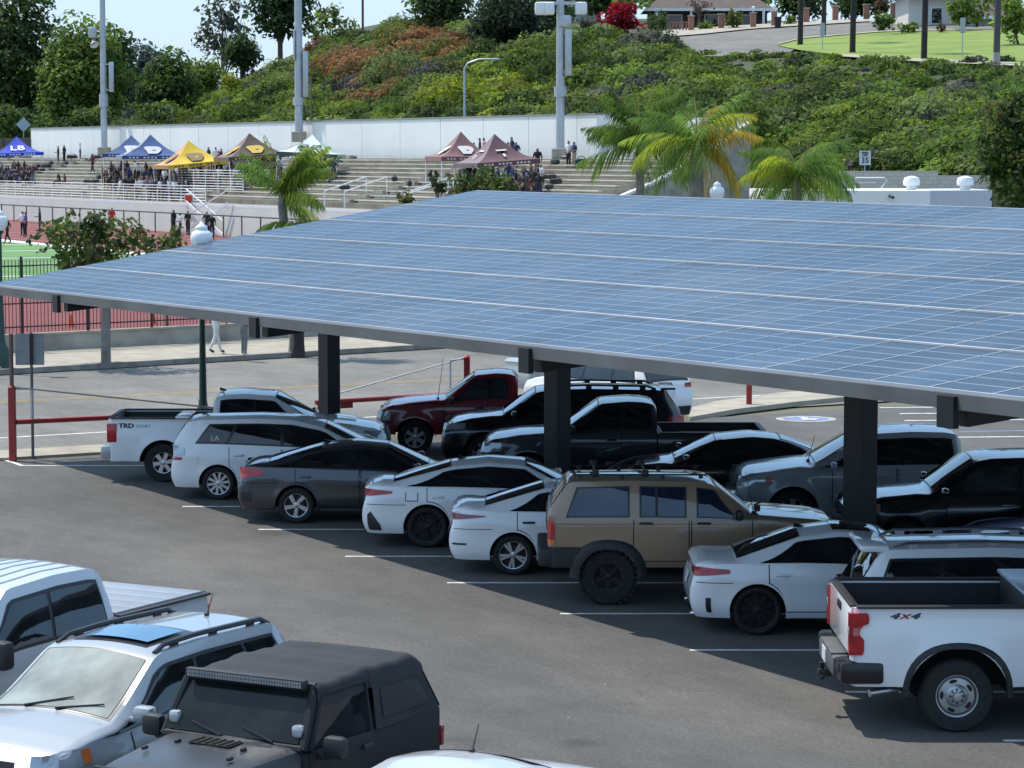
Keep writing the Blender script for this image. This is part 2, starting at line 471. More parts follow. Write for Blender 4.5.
WST = {}
def wheel_style(key, r, rim, tw, kind, n=5, mat=M_alloy, dark=M_blackalloy):
    if key in WST: return WST[key]
    h = tw/2
    t = MB(); t.lathe([(rim, -h*.78), (rim+.012, -h*.9), (rim + (r-rim)*.45, -h), (r-.025, -h*.93), (r-.004, -h*.72), (r, -h*.35), (r, h*.35), (r-.004, h*.72), (r-.025, h*.93), (rim+.02, h*.95), (rim, h*.7)], 40, 'Y')
    if kind == 'offroad':
        for i in range(28):
            a = 2*math.pi*i/28
            for yy in (-h*.72, h*.1):
                M = Matrix.Rotation(-a, 3, 'Y'); t.box(M @ Vector((r+.002, yy + (.02 if i % 2 else -.02), 0)), (.03, h*.62, .055), mat=M)
    me_t = t.mesh('tyre', M_tyre, True, 40)
    hb = MB(); hb.lathe([(0, -h*.2), (rim*.62, -h*.2), (rim*.64, -h*.12)], 24, 'Y'); hb.lathe([(rim*.99, -h*.1), (rim*.99, h*.6)], 24, 'Y'); hb.lathe([(0, h*.1), (rim, h*.1)], 24, 'Y')
    me_h = hb.mesh('wheel', simple('brake_shadow', (.02, .02, .021), .6), True)
    rm = MB(); face = -h*.78
    rm.lathe([(rim*.90, face+.05), (rim*.905, face+.012), (rim*.94, face-.002), (rim*.985, face-.004), (rim*1.01, face+.012)], 40, 'Y', mi=0)
    if kind == 'steel':
        # dished disc with oval hand-holes, then a raised hub
        rm.lathe([(rim*.90, face+.05), (rim*.82, face+.02), (rim*.55, face+.012), (rim*.46, face-.012), (rim*.40, face-.02), (rim*.40, face+.01), (rim*.2, face-.0), (rim*.19, face-.05), (0, face-.055)], 32, 'Y')
        for i in range(n):
            a = 2*math.pi*i/n; vs = []
            for k in range(14):
                b = 2*math.pi*k/14; rr = rim*(.70 + .085*math.sin(b)); aa = a + .27*math.cos(b)
                vs.append((rr*math.cos(aa), face+.004, rr*math.sin(aa)))
            rm.poly(vs, 1)
        for i in range(8):
            a = 2*math.pi*(i+.5)/8; rm.tube((rim*.3*math.cos(a), face-.03, rim*.3*math.sin(a)), (rim*.3*math.cos(a), face+.01, rim*.3*math.sin(a)), rim*.045, n=6, mi=1)
    else:
        rm.lathe([(rim*.24, face+.035), (rim*.22, face+.004), (rim*.12, face-.0), (rim*.11, face-.012), (0, face-.014)], 20, 'Y', mi=0)
        for i in range(n):
            a = 2*math.pi*i/n
            for da, wd in (((-.16, .16), (.16, .16)) if kind == 'double' else ((-.09, .3), ) if kind == 'swirl' else ((0, .34),) if kind in ('wide', 'offroad') else ((0, .2),)):
                a1 = a + (da if isinstance(da, float) else da); a0 = a + (da*.55 if kind == 'double' else 0)
                if kind == 'swirl': a0 = a + .22
                p0 = Vector((rim*.16*math.cos(a0), face+.006, rim*.16*math.sin(a0))); p1 = Vector((rim*.93*math.cos(a1), face+.004, rim*.93*math.sin(a1)))
                d = (p1-p0).normalized(); sd = Vector((-d.z, 0, d.x))
                w0, w1 = rim*wd*.42, rim*wd*.62
                top = [p0+sd*w0, p0-sd*w0, p1-sd*w1, p1+sd*w1]
                lo = [p + Vector((0, .035, 0)) for p in top]
                rm.add(top+lo, [(0,1,2,3), (0,4,5,1), (1,5,6,2), (2,6,7,3), (3,7,4,0)], 0)
        for i in range(5):
            a = 2*math.pi*i/5+.3; rm.tube((rim*.165*math.cos(a), face-.004, rim*.165*math.sin(a)), (rim*.165*math.cos(a), face+.02, rim*.165*math.sin(a)), rim*.03, n=6, mi=1)
    bm = bmesh.new(); me_r = rm.mesh('rim', [mat, dark], True, 30)
    bm.from_mesh(me_r); bmesh.ops.recalc_face_normals(bm, faces=bm.faces[:]); bm.to_mesh(me_r); bm.free()
    WST[key] = dict(hub=me_h, tyre=me_t, rim=me_r, tw=tw); return WST[key]

SEDAN_SH = [(0, .92), (.1, .985), (.3, .965), (.72, .90), (.8, .86), (.95, .74), (1, .60)]
SEDAN_RW = [(0, .80), (.10, .76), (.2, .70), (.34, .62), (.5, .63), (.58, .66), (.74, .83), (.95, .80), (1, .74)]
SEDAN_CR = [(0, .02), (.12, .04), (.35, .06), (.56, .06), (.7, .09), (.78, .045), (1, .05)]
def sedan_top(H, trunk=1.05, tb=.15, rr=.35, rf=.56, cowl=.735, ct=.985, tail=.93):
    return [(0, tail), (.02, trunk-.02), (tb*.5, trunk+.01), (tb, trunk+.015), (rr-.06, H-.11), (rr, H-.035), ((rr+rf)/2-.01, H), (rf, H-.05), (cowl, ct), (.87, ct-.07), (.955, ct-.19), (1, ct-.34)]
SEDAN_IF = [(.2, .10), (.35, .0), (.55, .0), (.75, .10), (1.0, .2)]
SEDAN_IR = [(.2, .10), (.38, .01), (.6, .0), (.85, .07), (1.0, .05), (1.2, .1)]
def glasshouse(c, b, t, splits, f0=.07, f1=.86, glass=None, trim=None, gap=.03, sgs=(-1, 1)):
    glass = glass or M_glass
    fx = c.fx
    for sg in sgs:
        tr = c.pane('window_trim', fx(b[0]), fx(b[1]), fx(t[0]), fx(t[1]), f0, f1, trim or M_trim, .004, sg, 20)
        cb = [b[0]] + [q[0] for q in splits] + [b[1]]; ct = [t[0]] + [q[1] for q in splits] + [t[1]]
        for i in range(len(cb)-1):
            g = gap/c.L
            c.pane('side_window', fx(cb[i]+g), fx(cb[i+1]-g), fx(ct[i]+g), fx(ct[i+1]-g), f0+.05, f1-.06, glass, .010, sg, 12)
def screens(c, ws, rs=None, qw=.90, qr=.88, glass=None, rglass=None, q1w=None):
    fx = c.fx
    c.screen('windscreen_seal', fx(ws[0]), fx(ws[1]), qw+.04, M_trim, .004, q1=qw+.05)
    c.screen('windscreen', fx(ws[0])+.02, fx(ws[1])-.02, qw, glass or M_glass2, .010)
    if rs:
        c.screen('rear_window_seal', fx(rs[0]), fx(rs[1]), qr+.04, M_trim, .004)
        c.screen('rear_window', fx(rs[0])+.025, fx(rs[1])-.025, qr, rglass or M_glass, .010)
def lamps_rear(c, x1, z0, z1, taper=.0, yin=.45, mat=None, zin=None, sgs=(-1, 1)):
    mat = mat or M_red
    for sg in sgs:
        xe = c.xr + .004
        zl = lambda x: z0 + (z1 - z0)*taper*max(0, (x - xe)/(x1 - xe)); zh = lambda x: z1 - (z1 - z0)*taper*.55*max(0, (x - xe)/(x1 - xe))
        t = c.flank('tail_lamp', xe, x1, zl, zh, mat, .009, sg, 4, .04)
        ye = abs(c.side(xe, (z0+z1)/2, sg).y)
        if yin < ye: c.end('lamp_lens', sg*yin, sg*(ye-.01), *(zin or (z0, z1)), mat, True, .010, t)
def lamps_front(c, x0, z0, z1, taper=.5, yin=.45, sgs=(-1, 1), amber=False):
    for sg in sgs:
        xe = c.xf - .004
        zl = lambda x: z0 + (z1 - z0)*taper*max(0, (xe - x)/(xe - x0)); zh = lambda x: z1 + .02*max(0, (xe - x)/(xe - x0))
        t = c.flank('headlamp', x0, xe, zl, zh, M_clear, .008, sg, 4, .04)
        if amber: c.flank('indicator', x0+.02, x0+.14, lambda x: zl(x)+.02, lambda x: zh(x)-.015, M_amber, .013, sg, 3, .04, t)
        ye = abs(c.side(xe, (z0+z1)/2, sg).y)
        if yin < ye: c.end('lamp_lens', sg*yin, sg*(ye-.01), z0, z1, M_clear, False, .010, t)
def plate(c, z, rear=True, parent=None):
    c.end('number_plate', -.16, .16, z, z+.15, M_plate, rear, .02)
def sill(c, mat, z1=.3, sgs=(-1, 1)):
    for sg in sgs: c.flank('sill', c.xra + c.Ra + .02, c.xfa - c.Ra - .02, c.gc, z1, mat, .012, sg, 3)
def lower_rear(c, mat, z0, z1, sgs=(-1, 1)):
    c.end('rear_diffuser', -c.hw*.72, c.hw*.72, z0, z1, mat, True, .012)

def vehicle(name, label, cat, group, face=1):
    r = thing(name, label, cat, group=group); r['_f'] = face; return r
NEAR = 'cars parked nose in under the solar canopy, near row'
FAR = 'cars parked in the facing row behind the canopy posts'
THIRD = 'cars parked in the sunny row at lower left'

# ---- sedans of the near row -------------------------------------------------
def sedan(root, mat, L, W, Hh, wb, fo, wr, style, top=None, sh=None, dlo=((.12, .78), (.25, .56)), splits=((.455, .435),), ws=(.57, .73), rs=(.16, .33), rw=None, **kw):
    c = Car(root, L, W, wb, fo, wr, top or sedan_top(Hh), sh or SEDAN_SH, rw or SEDAN_RW, SEDAN_CR, SEDAN_IF, kw.pop('insr', SEDAN_IR), **kw)
    c.body(mat); c.wheels(style); glasshouse(c, *dlo, splits); screens(c, ws, rs); c.seams(); return c

W_civic = wheel_style('civic', .322, .215, .215, 'swirl', 5, M_alloy)
W_bmw = wheel_style('bmw', .345, .245, .24, 'double', 5, M_blackalloy)
W_ela = wheel_style('elantra', .317, .222, .22, 'double', 5, M_alloy)
W_merc = wheel_style('merc', .335, .252, .23, 'thin', 10, M_blackalloy)
W_prius = wheel_style('prius', .318, .218, .21, 'thin', 10, M_alloy)
W_taco = wheel_style('tacoma', .388, .215, .25, 'wide', 6, M_alloy)
W_chev = wheel_style('chev', .418, .245, .265, 'steel', 5, M_steelw)
W_jeep = wheel_style('xj', .405, .19, .28, 'offroad', 5, M_blackalloy)
W_gen = wheel_style('gen', .335, .23, .22, 'wide', 5, M_alloy)
W_suv = wheel_style('suv', .365, .25, .24, 'double', 5, M_alloy)
W_truck = wheel_style('truck', .39, .23, .26, 'wide', 6, M_alloy)

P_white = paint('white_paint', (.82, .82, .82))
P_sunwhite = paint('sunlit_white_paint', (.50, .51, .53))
P_pearl = paint('pearl_white_paint', (.77, .78, .785), .03)
P_civic = paint('graphite_paint', (.055, .058, .066), .55, .32)
P_gold = paint('light_bronze_paint', (.29, .195, .12), .25, .38, .09)
P_maroon = paint('maroon_paint', (.20, .010, .018), .1, .35)
P_blackp = paint('black_paint', (.006, .006, .008), .0, .25, .02)
P_graphite = paint('dark_grey_paint', (.018, .020, .025), .3, .4, .03)
P_grey = paint('light_grey_paint', (.31, .32, .335), .15, .36)
P_blue = paint('blue_paint', (.012, .03, .16), .5, .3)
P_silver = paint('silver_white_paint', (.36, .375, .385), .25, .34)
P_flatblack = simple('faded_black_paint', (.011, .0125, .016), .6, var=.15, scale=2, spec=.3)

# graphite sedan
r = vehicle('parked_sedan', 'dark grey sedan with red bracket tail lamps beside the white hybrid wagon', 'car', NEAR)
c = sedan(r, P_civic, 4.65, 1.80, 1.42, 2.70, .9, .322, W_civic,
          top=[(0, .95), (.018, 1.02), (.06, 1.075), (.11, 1.09), (.33, 1.36), (.45, 1.42), (.57, 1.375), (.755, .985), (.88, .90), (.955, .79), (1, .64)],
          sh=[(0, .90), (.06, 1.0), (.15, 1.0), (.35, .965), (.72, .90), (.82, .84), (.95, .72), (1, .58)],
          dlo=((.10, .79), (.27, .57)), splits=((.20, .30), (.47, .46)), rs=(.115, .325))
c.doors([(c.fx(.225), c.fx(.465)), (c.fx(.475), c.fx(.70))], P_civic); c.mirror(c.fx(.69), .95, P_civic)
lamps_rear(c, c.fx(.10), .80, 1.0, .35, .3, zin=(.90, .97)); plate(c, .62); sill(c, P_civic, .27); lower_rear(c, M_black, .26, .42)
for sg in (-1, 1): c.flank('bumper_vent', c.fx(.015), c.fx(.055), .40, .56, M_black, .01, sg)
c.flank('sill_line', c.xra+.42, c.xfa-.42, .25, .275, M_alloy, .016)
c.antenna(c.fx(.34)); c.pin((c.xra, -c.hw, 0), 296, 524, 0)

# white fastback with black wheels
r = vehicle('parked_sedan', 'white fastback coupe sedan with black spoked wheels left of the smaller white sedan', 'car', NEAR)
c = sedan(r, P_white, 4.78, 1.86, 1.45, 2.86, .83, .345, W_bmw,
          top=[(0, 1.0), (.015, 1.07), (.06, 1.105), (.10, 1.10), (.32, 1.385), (.44, 1.45), (.57, 1.405), (.745, 1.02), (.88, .95), (.955, .84), (1, .68)],
          sh=[(0, .94), (.06, 1.03), (.15, 1.02), (.35, .99), (.72, .93), (.82, .88), (.95, .76), (1, .6)],
          dlo=((.155, .79), (.285, .57)), splits=((.49, .47),), rs=(.105, .31))
c.doors([(c.fx(.23), c.fx(.475)), (c.fx(.485), c.fx(.70))], P_white); c.mirror(c.fx(.69), .98, P_white)
lamps_rear(c, c.fx(.105), .855, .985, .45, .22, zin=(.90, .97)); plate(c, .66); sill(c, P_white, .25); lower_rear(c, M_black, .24, .44)
for sg in (-1, 1): c.flank('bumper_vent', c.fx(.02), c.fx(.065), lambda x: .30, lambda x: .62 - 1.4*abs(x - c.fx(.03)), M_black, .01, sg)
c.flank('fuel_flap', c.fx(.155), c.fx(.195), .80, .93, P_white, .006, seam=True)
c.antenna(c.fx(.35), True, M_trim); c.pin((c.xra, -c.hw, 0), 427, 548.5, 0)

# white compact sedan
r = vehicle('parked_sedan', 'white compact sedan with silver spoked wheels and lip spoiler beside the bronze four wheel drive', 'car', NEAR)
c = sedan(r, P_white, 4.57, 1.80, 1.43, 2.70, .87, .317, W_ela,
          top=[(0, 1.0), (.012, 1.06), (.05, 1.095), (.115, 1.085), (.33, 1.375), (.45, 1.43), (.565, 1.385), (.74, 1.0), (.88, .92), (.955, .8), (1, .64)],
          sh=[(0, .95), (.06, 1.02), (.15, 1.0), (.35, .965), (.72, .90), (.82, .85), (.95, .72), (1, .58)],
          dlo=((.205, .79), (.305, .57)), splits=((.30, .33), (.48, .47)), rs=(.12, .325))
c.doors([(c.fx(.235), c.fx(.47)), (c.fx(.48), c.fx(.70))], P_white, M_trim); c.mirror(c.fx(.69), .96, P_white)
lamps_rear(c, c.fx(.125), .86, .965, .55, .18, simple('dark_red_lamp', (.22, .012, .02), .12, coat=1), zin=(.87, .95)); plate(c, .58); lower_rear(c, M_black, .24, .38)
for sg in (-1, 1): c.flank('bumper_vent', c.fx(.012), c.fx(.06), .475, .505, M_black, .008, sg)
c.antenna(c.fx(.345), True, P_white); c.pin((c.xra, -c.hw, 0), 513, 576, 0)

# white sedan with black multi-spoke wheels
r = vehicle('parked_sedan', 'white sedan with black multi spoke wheels right of the bronze four wheel drive', 'car', NEAR)
c = sedan(r, P_white, 4.56, 1.80, 1.44, 2.73, .92, .335, W_merc,
          top=[(0, .93), (.012, 1.0), (.04, 1.035), (.135, 1.05), (.335, 1.37), (.45, 1.44), (.565, 1.395), (.735, 1.02), (.88, .94), (.955, .83), (1, .66)],
          sh=[(0, .90), (.06, .97), (.15, .985), (.35, .97), (.72, .91), (.82, .86), (.95, .74), (1, .6)],
          dlo=((.205, .79), (.315, .57)), splits=((.27, .335), (.475, .465)), rs=(.14, .33))
c.doors([(c.fx(.235), c.fx(.465)), (c.fx(.475), c.fx(.70))], P_white); c.mirror(c.fx(.69), .96, P_white)
lamps_rear(c, c.fx(.115), .80, .935, .4, .3, zin=(.82, .92)); plate(c, .62); sill(c, P_white, .24); lower_rear(c, M_black, .22, .36)
for sg in (-1, 1):
    c.flank('bumper_vent', c.fx(.045), c.fx(.06), .32, .52, M_trim, .009, sg)
    e = MB(); e.box((c.xr+.06, sg*.58, .27), (.1, .13, .06), bev=.02); e.build('tailpipe_trim', M_chrome, c.root, True)
c.screen('roof_glass', c.fx(.43), c.fx(.545), .8, M_glass, .008); c.antenna(c.fx(.345)); c.pin((c.xra, -c.hw, 0), 757.5, 636.5, 0)

# white hybrid wagon
r = vehicle('parked_wagon', 'white hybrid wagon with clear tail lamps and white window decal, left of grey sedan', 'car', NEAR)
c = Car(r, 4.62, 1.77, 2.78, .93, .318,
        [(0, 1.0), (.008, 1.10), (.05, 1.40), (.075, 1.535), (.12, 1.56), (.36, 1.585), (.5, 1.56), (.62, 1.45), (.80, 1.06), (.9, .96), (.965, .84), (1, .7)],
        [(0, .95), (.05, 1.03), (.2, 1.02), (.5, .96), (.8, .92), (.95, .78), (1, .62)],
        [(0, .82), (.06, .74), (.1, .70), (.5, .70), (.62, .72), (.80, .84), (.95, .8), (1, .74)],
        [(0, .02), (.06, .06), (.5, .06), (.72, .10), (.82, .05), (1, .05)], SEDAN_IF, [(.2, .08), (.4, .0), (.62, .0), (.8, .05), (1.0, .05), (1.3, .0)])
c.body(P_pearl); c.wheels(W_prius)
glasshouse(c, (.10, .84), (.16, .64), ((.235, .27), (.46, .455)), .09, .84); screens(c, (.63, .79), (.012, .062))
c.doors([(c.fx(.245), c.fx(.455)), (c.fx(.465), c.fx(.72))], P_pearl, M_alloy); c.mirror(c.fx(.72), .98, P_pearl)
lamps_rear(c, c.fx(.055), .78, 1.04, .3, .55, M_clear); lamps_rear(c, c.fx(.045), .75, .82, .3, .55, M_red); plate(c, .66); lower_rear(c, M_black, .24, .36)
MB().box((c.fx(.045), 0, 1.545), (.26, 1.15, .045), bev=.02).build('roof_spoiler', P_pearl, c.root, True)
c.antenna(c.fx(.12), False)
me = text_mesh('window_decal', 'LA', .14, simple('white_sticker', (.7, .7, .7), .5))
p = c.side(c.fx(.185), 1.17, -1); obj('window_decal', me, c.root, p + Vector((0, -.025, 0)), (math.pi/2 - .42, 0, 0))
c.pin((c.xra, -c.hw, 0), 218, 500.5, 0)

# ---- bronze boxy four wheel drive -------------------------------------------
r = vehicle('parked_jeep', 'boxy bronze four wheel drive wagon with roof rack, fender flares and chunky tyres', 'car', NEAR)
c = Car(r, 4.25, 1.72, 2.57, .78, .405,
        [(0, 1.28), (.012, 1.42), (.075, 1.80), (.09, 1.825), (.3, 1.845), (.5, 1.83), (.565, 1.79), (.70, 1.345), (.75, 1.33), (.93, 1.27), (.985, 1.22), (1, 1.10)],
        [(0, 1.25), (.05, 1.255), (.3, 1.255), (.68, 1.245), (.75, 1.25), (.95, 1.19), (1, 1.05)],
        [(0, .90), (.08, .835), (.3, .83), (.55, .83), (.68, .88), (.74, .90), (1, .88)],
        [(0, .02), (.1, .035), (.5, .035), (.7, .03), (1, .03)], [(.3, .0), (1.3, .02)], [(.3, .0), (.7, .03), (1.1, .03), (1.5, .0)],
        gc=.56, tw=.28, rad=.03, sm=.03, plan=[(0, .975), (.1, 1), (.9, 1), (1, .97)], prof=[(0, .97), (.1, .985), (.5, 1), (.9, 1), (1, .985)], flare=.012, corner=(.12, .14))
c.body(P_gold); c.wheels(W_jeep)
for sg in (-1, 1):
    for b0, b1, t0, t1 in ((.065, .285, .105, .285), (.318, .478, .318, .478), (.512, .672, .512, .578)):
        c.pane('window_trim', c.fx(b0), c.fx(b1), c.fx(t0), c.fx(t1), .06, .86, M_trim, .005, sg)
        c.pane('side_window', c.fx(b0)+.03, c.fx(b1)-.03, c.fx(t0)+.03, c.fx(t1)-.03, .10, .82, glass_mat('blue_tinted_glass', (.012, .018, .04)), .010, sg)
    b = c.pane('window_bar', c.fx(.372), c.fx(.38), c.fx(.372), c.fx(.38), .10, .82, M_black, .014, sg)
    c.arch_trim(c.xra, M_black, .13, .055, 'fender_flare', sg, .06); c.arch_trim(c.xfa, M_black, .13, .055, 'fender_flare', sg, .06)
    c.flank('rear_lower_cladding', c.xr+.03, c.xra-.40, .56, .86, M_black, .02, sg)
    c.flank('tail_lamp', c.xr+.006, c.xr+.10, .97, 1.23, M_red, .014, sg); c.flank('indicator', c.xr+.006, c.xr+.10, .89, .965, M_amber, .014, sg)
    c.flank('body_crease', c.xr+.13, c.fx(.74), 1.19, 1.198, M_dark, .004, sg)
c.doors([(c.fx(.30), c.fx(.485)), (c.fx(.497), c.fx(.70))], P_gold, M_black, hz=1.205); c.mirror(c.fx(.655), 1.28, M_black)
screens(c, (.575, .70), (.016, .07), .88, .84)
mb = MB(); mb.box((c.xr+.0, 0, .70), (.22, 1.66, .26), bev=.04); mb.build('rear_bumper', M_black, r, True)
MB().box((c.xf, 0, .75), (.2, 1.66, .2), bev=.04).build('front_bumper', M_black, r, True)
mb = MB()
for sg in (-1, 1):
    mb.path([Vector((c.fx(t), sg*.56, 1.875)) for t in np.linspace(.10, .55, 8)], .014, 6)
    for t in (.12, .26, .40, .53): mb.box((c.fx(t), sg*.56, 1.85), (.06, .03, .06))
for t in (.17, .34): mb.tube((c.fx(t), -.66, 1.905), (c.fx(t), .66, 1.905), .018, n=6); [mb.box((c.fx(t), sg*.6, 1.90), (.1, .07, .10), bev=.02) for sg in (-1, 1)]
mb.build('roof_rack', M_black, r, True)
MB().path([Vector((c.fx(.715), -.70, 1.33)), Vector((c.fx(.715), -.72, 1.47)), Vector((c.fx(.735), -.72, 1.50))], .014, 6).box((c.fx(.722), -.66, 1.40), (.08, .10, .09), bev=.02).box((c.fx(.722), -.52, 1.39), (.08, .10, .09), bev=.02).build('cowl_lamp', M_black, r, True)
plate(c, 1.0); c.antenna(c.fx(.71), False, ln=.6, y=-.8); c.pin((c.xra, -c.hw, 0), 608, 606, 0)

# ---- pickups -----------------------------------------------------------------
def pickup(root, mat, L, W, Hh, wb, fo, wr, style, tc, belt, hood, rail, gc=.42, ws=(.575, .70), dlo=None, splits=(), tw=.26, flr=None, rad=.075, liner=M_black, bedrail=M_black, tonneau=None, boxy=.0, glass=None, cabmat=None):
    cowl = ws[1] + .01
    top = [(tc, Hh-.17), (tc+.012, Hh-.05), (tc+.05, Hh-.012), ((tc+ws[0])/2, Hh), (ws[0]-.005, Hh-.045), (cowl, hood+.06), (.86, hood), (.955, hood-.07), (.985, hood-.14), (1, hood-.32)]
    top = [(0, Hh-.17)] + top
    c = Car(root, L, W, wb, fo, wr, top, [(0, belt), (tc, belt), (.6, belt-.02), (cowl, belt-.02), (.95, hood-.12), (1, hood-.34)],
            [(0, .80), (tc+.03, .755), (ws[0], .755), (cowl, .865), (.95, .85), (1, .80)],
            [(0, .03), (tc, .05), (ws[0], .05), (cowl-.03, .08), (cowl+.03, .04), (1, .05)],
            [(.35, .04), (.55, .0), (.8, .0), (1.2, .12)], [(.3, 0), (2, 0)], gc=gc, tw=tw, rad=rad, bodyx0=(tc-.5)*L, sm=.05,
            plan=[(0, .985), (.05, 1), (.9, 1), (1, .95)], prof=[(0, .955), (.1, .975), (.45, 1), (.8, .995), (1, .965)], flare=.028, corner=(.08, .4))
    c.ramp_len = .6
    c.body(cabmat or mat, 'cab_body')
    if dlo: glasshouse(c, *dlo, splits, .08, .84, glass)
    screens(c, ws)
    c.end('cab_rear_window', -c.hw*.6, c.hw*.6, belt+.08, Hh-.24, M_glass, True, .012)
    # the load bed: outer flanks, rail caps, inner walls and floor
    x1 = c.x0 - .025; fz = gc + .42; yi = c.hw - .10
    xs = c.stations(c.xr, x1); out = MB()
    for sg in (-1, 1):
        rows = []
        for x in xs:
            zb = c.zbot(x); row = []
            for t in (0, .1, .25, .45, .65, .82, .93, 1):
                z = zb + (rail - zb)*t; p = Vector((x, sg*c.hw*c.pl(x)*c.prof(min(1, (z-gc)/(belt-gc)))*1.0, z))
                for xa in (c.xra,): p.y += sg*c.flare*math.exp(-((math.hypot(x-xa, z-wr) - c.Ra)/.10)**2)
                row.append(p)
            row.append(Vector((x, sg*yi, rail+.004))); row.append(Vector((x, sg*yi, fz)))
            rows.append(row)
        out.grid(rows, 0, flip=(sg > 0))
    yb = c.hw*.96
    out.prism([(x1, -yb, gc+.1), (x1, yb, gc+.1), (x1, yb, rail), (x1, -yb, rail)], (-.05, 0, 0))
    bed = out.build('cargo_bed', mat, root, True, 40)
    lb = MB(); lb.box(((c.xr+x1)/2, 0, fz+.02), (x1-c.xr-.16, 2*yi-.02, .04))
    for sg in (-1, 1): lb.box(((c.xr+x1)/2, sg*(yi-.02), (fz+rail)/2), (x1-c.xr-.14, .02, rail-fz-.05)); lb.box((c.xra, sg*(yi-.16), fz+.12), (2*c.Ra, .28, .2), bev=.06)
    lb.box((x1-.09, 0, (fz+rail)/2), (.03, 2*yi, rail-fz-.04))
    lb.build('bed_liner', liner, bed)
    for sg in (-1, 1): MB().box(((c.xr+x1)/2+.02, sg*(yi+.045), rail+.014), (x1-c.xr-.06, .125, .03), bev=.012).build('bed_rail_cap', bedrail, bed, True)
    tg = MB(); tg.box((c.xr+.035, 0, (gc+.33+rail)/2), (.09, 2*c.hw*.90, rail-gc-.33), bev=.025)
    tgo = tg.build('tailgate', mat, root, True)
    MB().box((c.xr-.012, 0, rail-.12), (.03, .3, .09), bev=.02).build('handle', M_trim, tgo, True)
    MB().box((c.xr+.035, 0, rail+.012), (.10, 2*c.hw*.88, .03), bev=.01).build('tailgate_cap', M_black, tgo, True)
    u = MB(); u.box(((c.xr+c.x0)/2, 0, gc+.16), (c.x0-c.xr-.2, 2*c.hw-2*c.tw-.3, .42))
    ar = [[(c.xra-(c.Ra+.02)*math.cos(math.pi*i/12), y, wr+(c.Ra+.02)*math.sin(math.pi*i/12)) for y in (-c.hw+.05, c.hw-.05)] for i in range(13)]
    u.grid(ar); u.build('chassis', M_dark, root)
    c.wheels(style); c.rail = rail; c.bed = bed
    if tonneau:
        t = MB(); n = 5
        for i in range(n):
            w = (x1-c.xr-.12)/n; t.box((c.xr+.1+w*(i+.5), 0, rail+.035), (w-.014, 2*c.hw-.16, .03), bev=.01)
        t.build('bed_cover', tonneau, root, True)
        for i in range(3): pass
    return c
def bed_lamp(c, z0, z1, ln, mats=(M_red,), sgs=(-1, 1)):
    for sg in sgs:
        y = sg*(c.hw*.945); n = len(mats)
        for i, m in enumerate(mats):
            a = z0 + (z1-z0)*i/n; b = z0 + (z1-z0)*(i+1)/n
            MB().box((c.xr+ln/2-.03, y+sg*.004, (a+b)/2), (ln, .10, b-a-.004), bev=.02).build('tail_lamp' if m in (M_red,) else 'reversing_lamp', m, c.root, True)
def side_text(c, txt, size, x, z, mat, name='lettering', **kw):
    me = text_mesh(name, txt, size, mat, **kw)
    p = c.hw*c.pl(x)*c.prof(min(1, (z-c.gc)/(c._sh(x)-c.gc)))
    return obj(name, me, c.root, (x, -p-.008, z), (math.pi/2, 0, 0))

M_ink = simple('dark_decal', (.05, .06, .09), .4)
M_redink = simple('red_decal', (.35, .03, .04), .4)

# big white work truck, near right
r = vehicle('pickup_truck', 'big white pickup with empty black bed and steel wheels at the right front', 'pickup', NEAR)
c = pickup(r, P_white, 6.22, 2.06, 2.0, 4.04, .98, .418, W_chev, .402, 1.30, 1.40, 1.425, gc=.53, dlo=((.42, .70), (.425, .57)), splits=((.53, .51),), rad=.155)
for sg in (-1, 1):
    for xa in (c.xra, c.xfa): c.arch_trim(xa, M_black, .055, .022, 'wheel_arch_trim', sg, .05)
    # step-sided tail lamp: wide top, narrow waist, wide foot
    y = sg*(c.hw*.955)
    sh_ = [(-.035, .90), (.12, .90), (.135, .95), (.135, 1.06), (.12, 1.09), (.09, 1.12), (.08, 1.15), (.09, 1.20), (.13, 1.235), (.18, 1.255), (.19, 1.28), (.185, 1.36), (.165, 1.375), (-.035, 1.375)]
    tl = MB().prism([(c.xr+a, y-.052, z) for a, z in sh_], (0, .104, 0)).build('tail_lamp', M_red, r)
    MB().box((c.xr-.03, y, 1.17), (.024, .09, .09), bev=.01).build('reversing_lamp', M_clear, tl, True)
    MB().prism([(c.xr+a*.8+.01, y+sg*.054, z) for a, z in ((.0, 1.12), (.08, 1.12), (.08, 1.21), (.0, 1.21))], (0, sg*.004, 0)).build('lamp_window', simple('pale_red_lens', (.5, .16, .15), .2, coat=.5), tl)
    b = MB(); b.box((c.xr+.12, sg*.83, .69), (.50, .42, .26), bev=.05); b.box((c.xr-.02, sg*.80, .745), (.26, .34, .13), bev=.03); bo = b.build('bumper_corner', M_trim, r, True)
MB().box((c.xr-.07, 0, .69), (.20, 1.30, .23), bev=.03).box((c.xr-.07, 0, .815), (.2, 1.0, .03), bev=.01).build('rear_bumper', simple('grey_plastic', (.09, .092, .095), .6), r, True)
MB().box((c.xr-.175, .12, .70), (.012, .32, .16)).build('number_plate', M_plate, r)
MB().box((c.xr-.12, 0, .50), (.28, .09, .09), bev=.01).tube((c.xr-.22, 0, .54), (c.xr-.22, 0, .62), .03).box((c.xr-.22, 0, .45), (.05, .16, .05), bev=.01).build('tow_hitch', M_black, r, True)
MB().tube((c.xr+.55, -.80, .47), (c.xr+.22, -.90, .44), .045, n=12).build('exhaust_pipe', M_alloy, r, True)
c.doors([(c.fx(.37), c.fx(.50)), (c.fx(.51), c.fx(.68))], P_white)
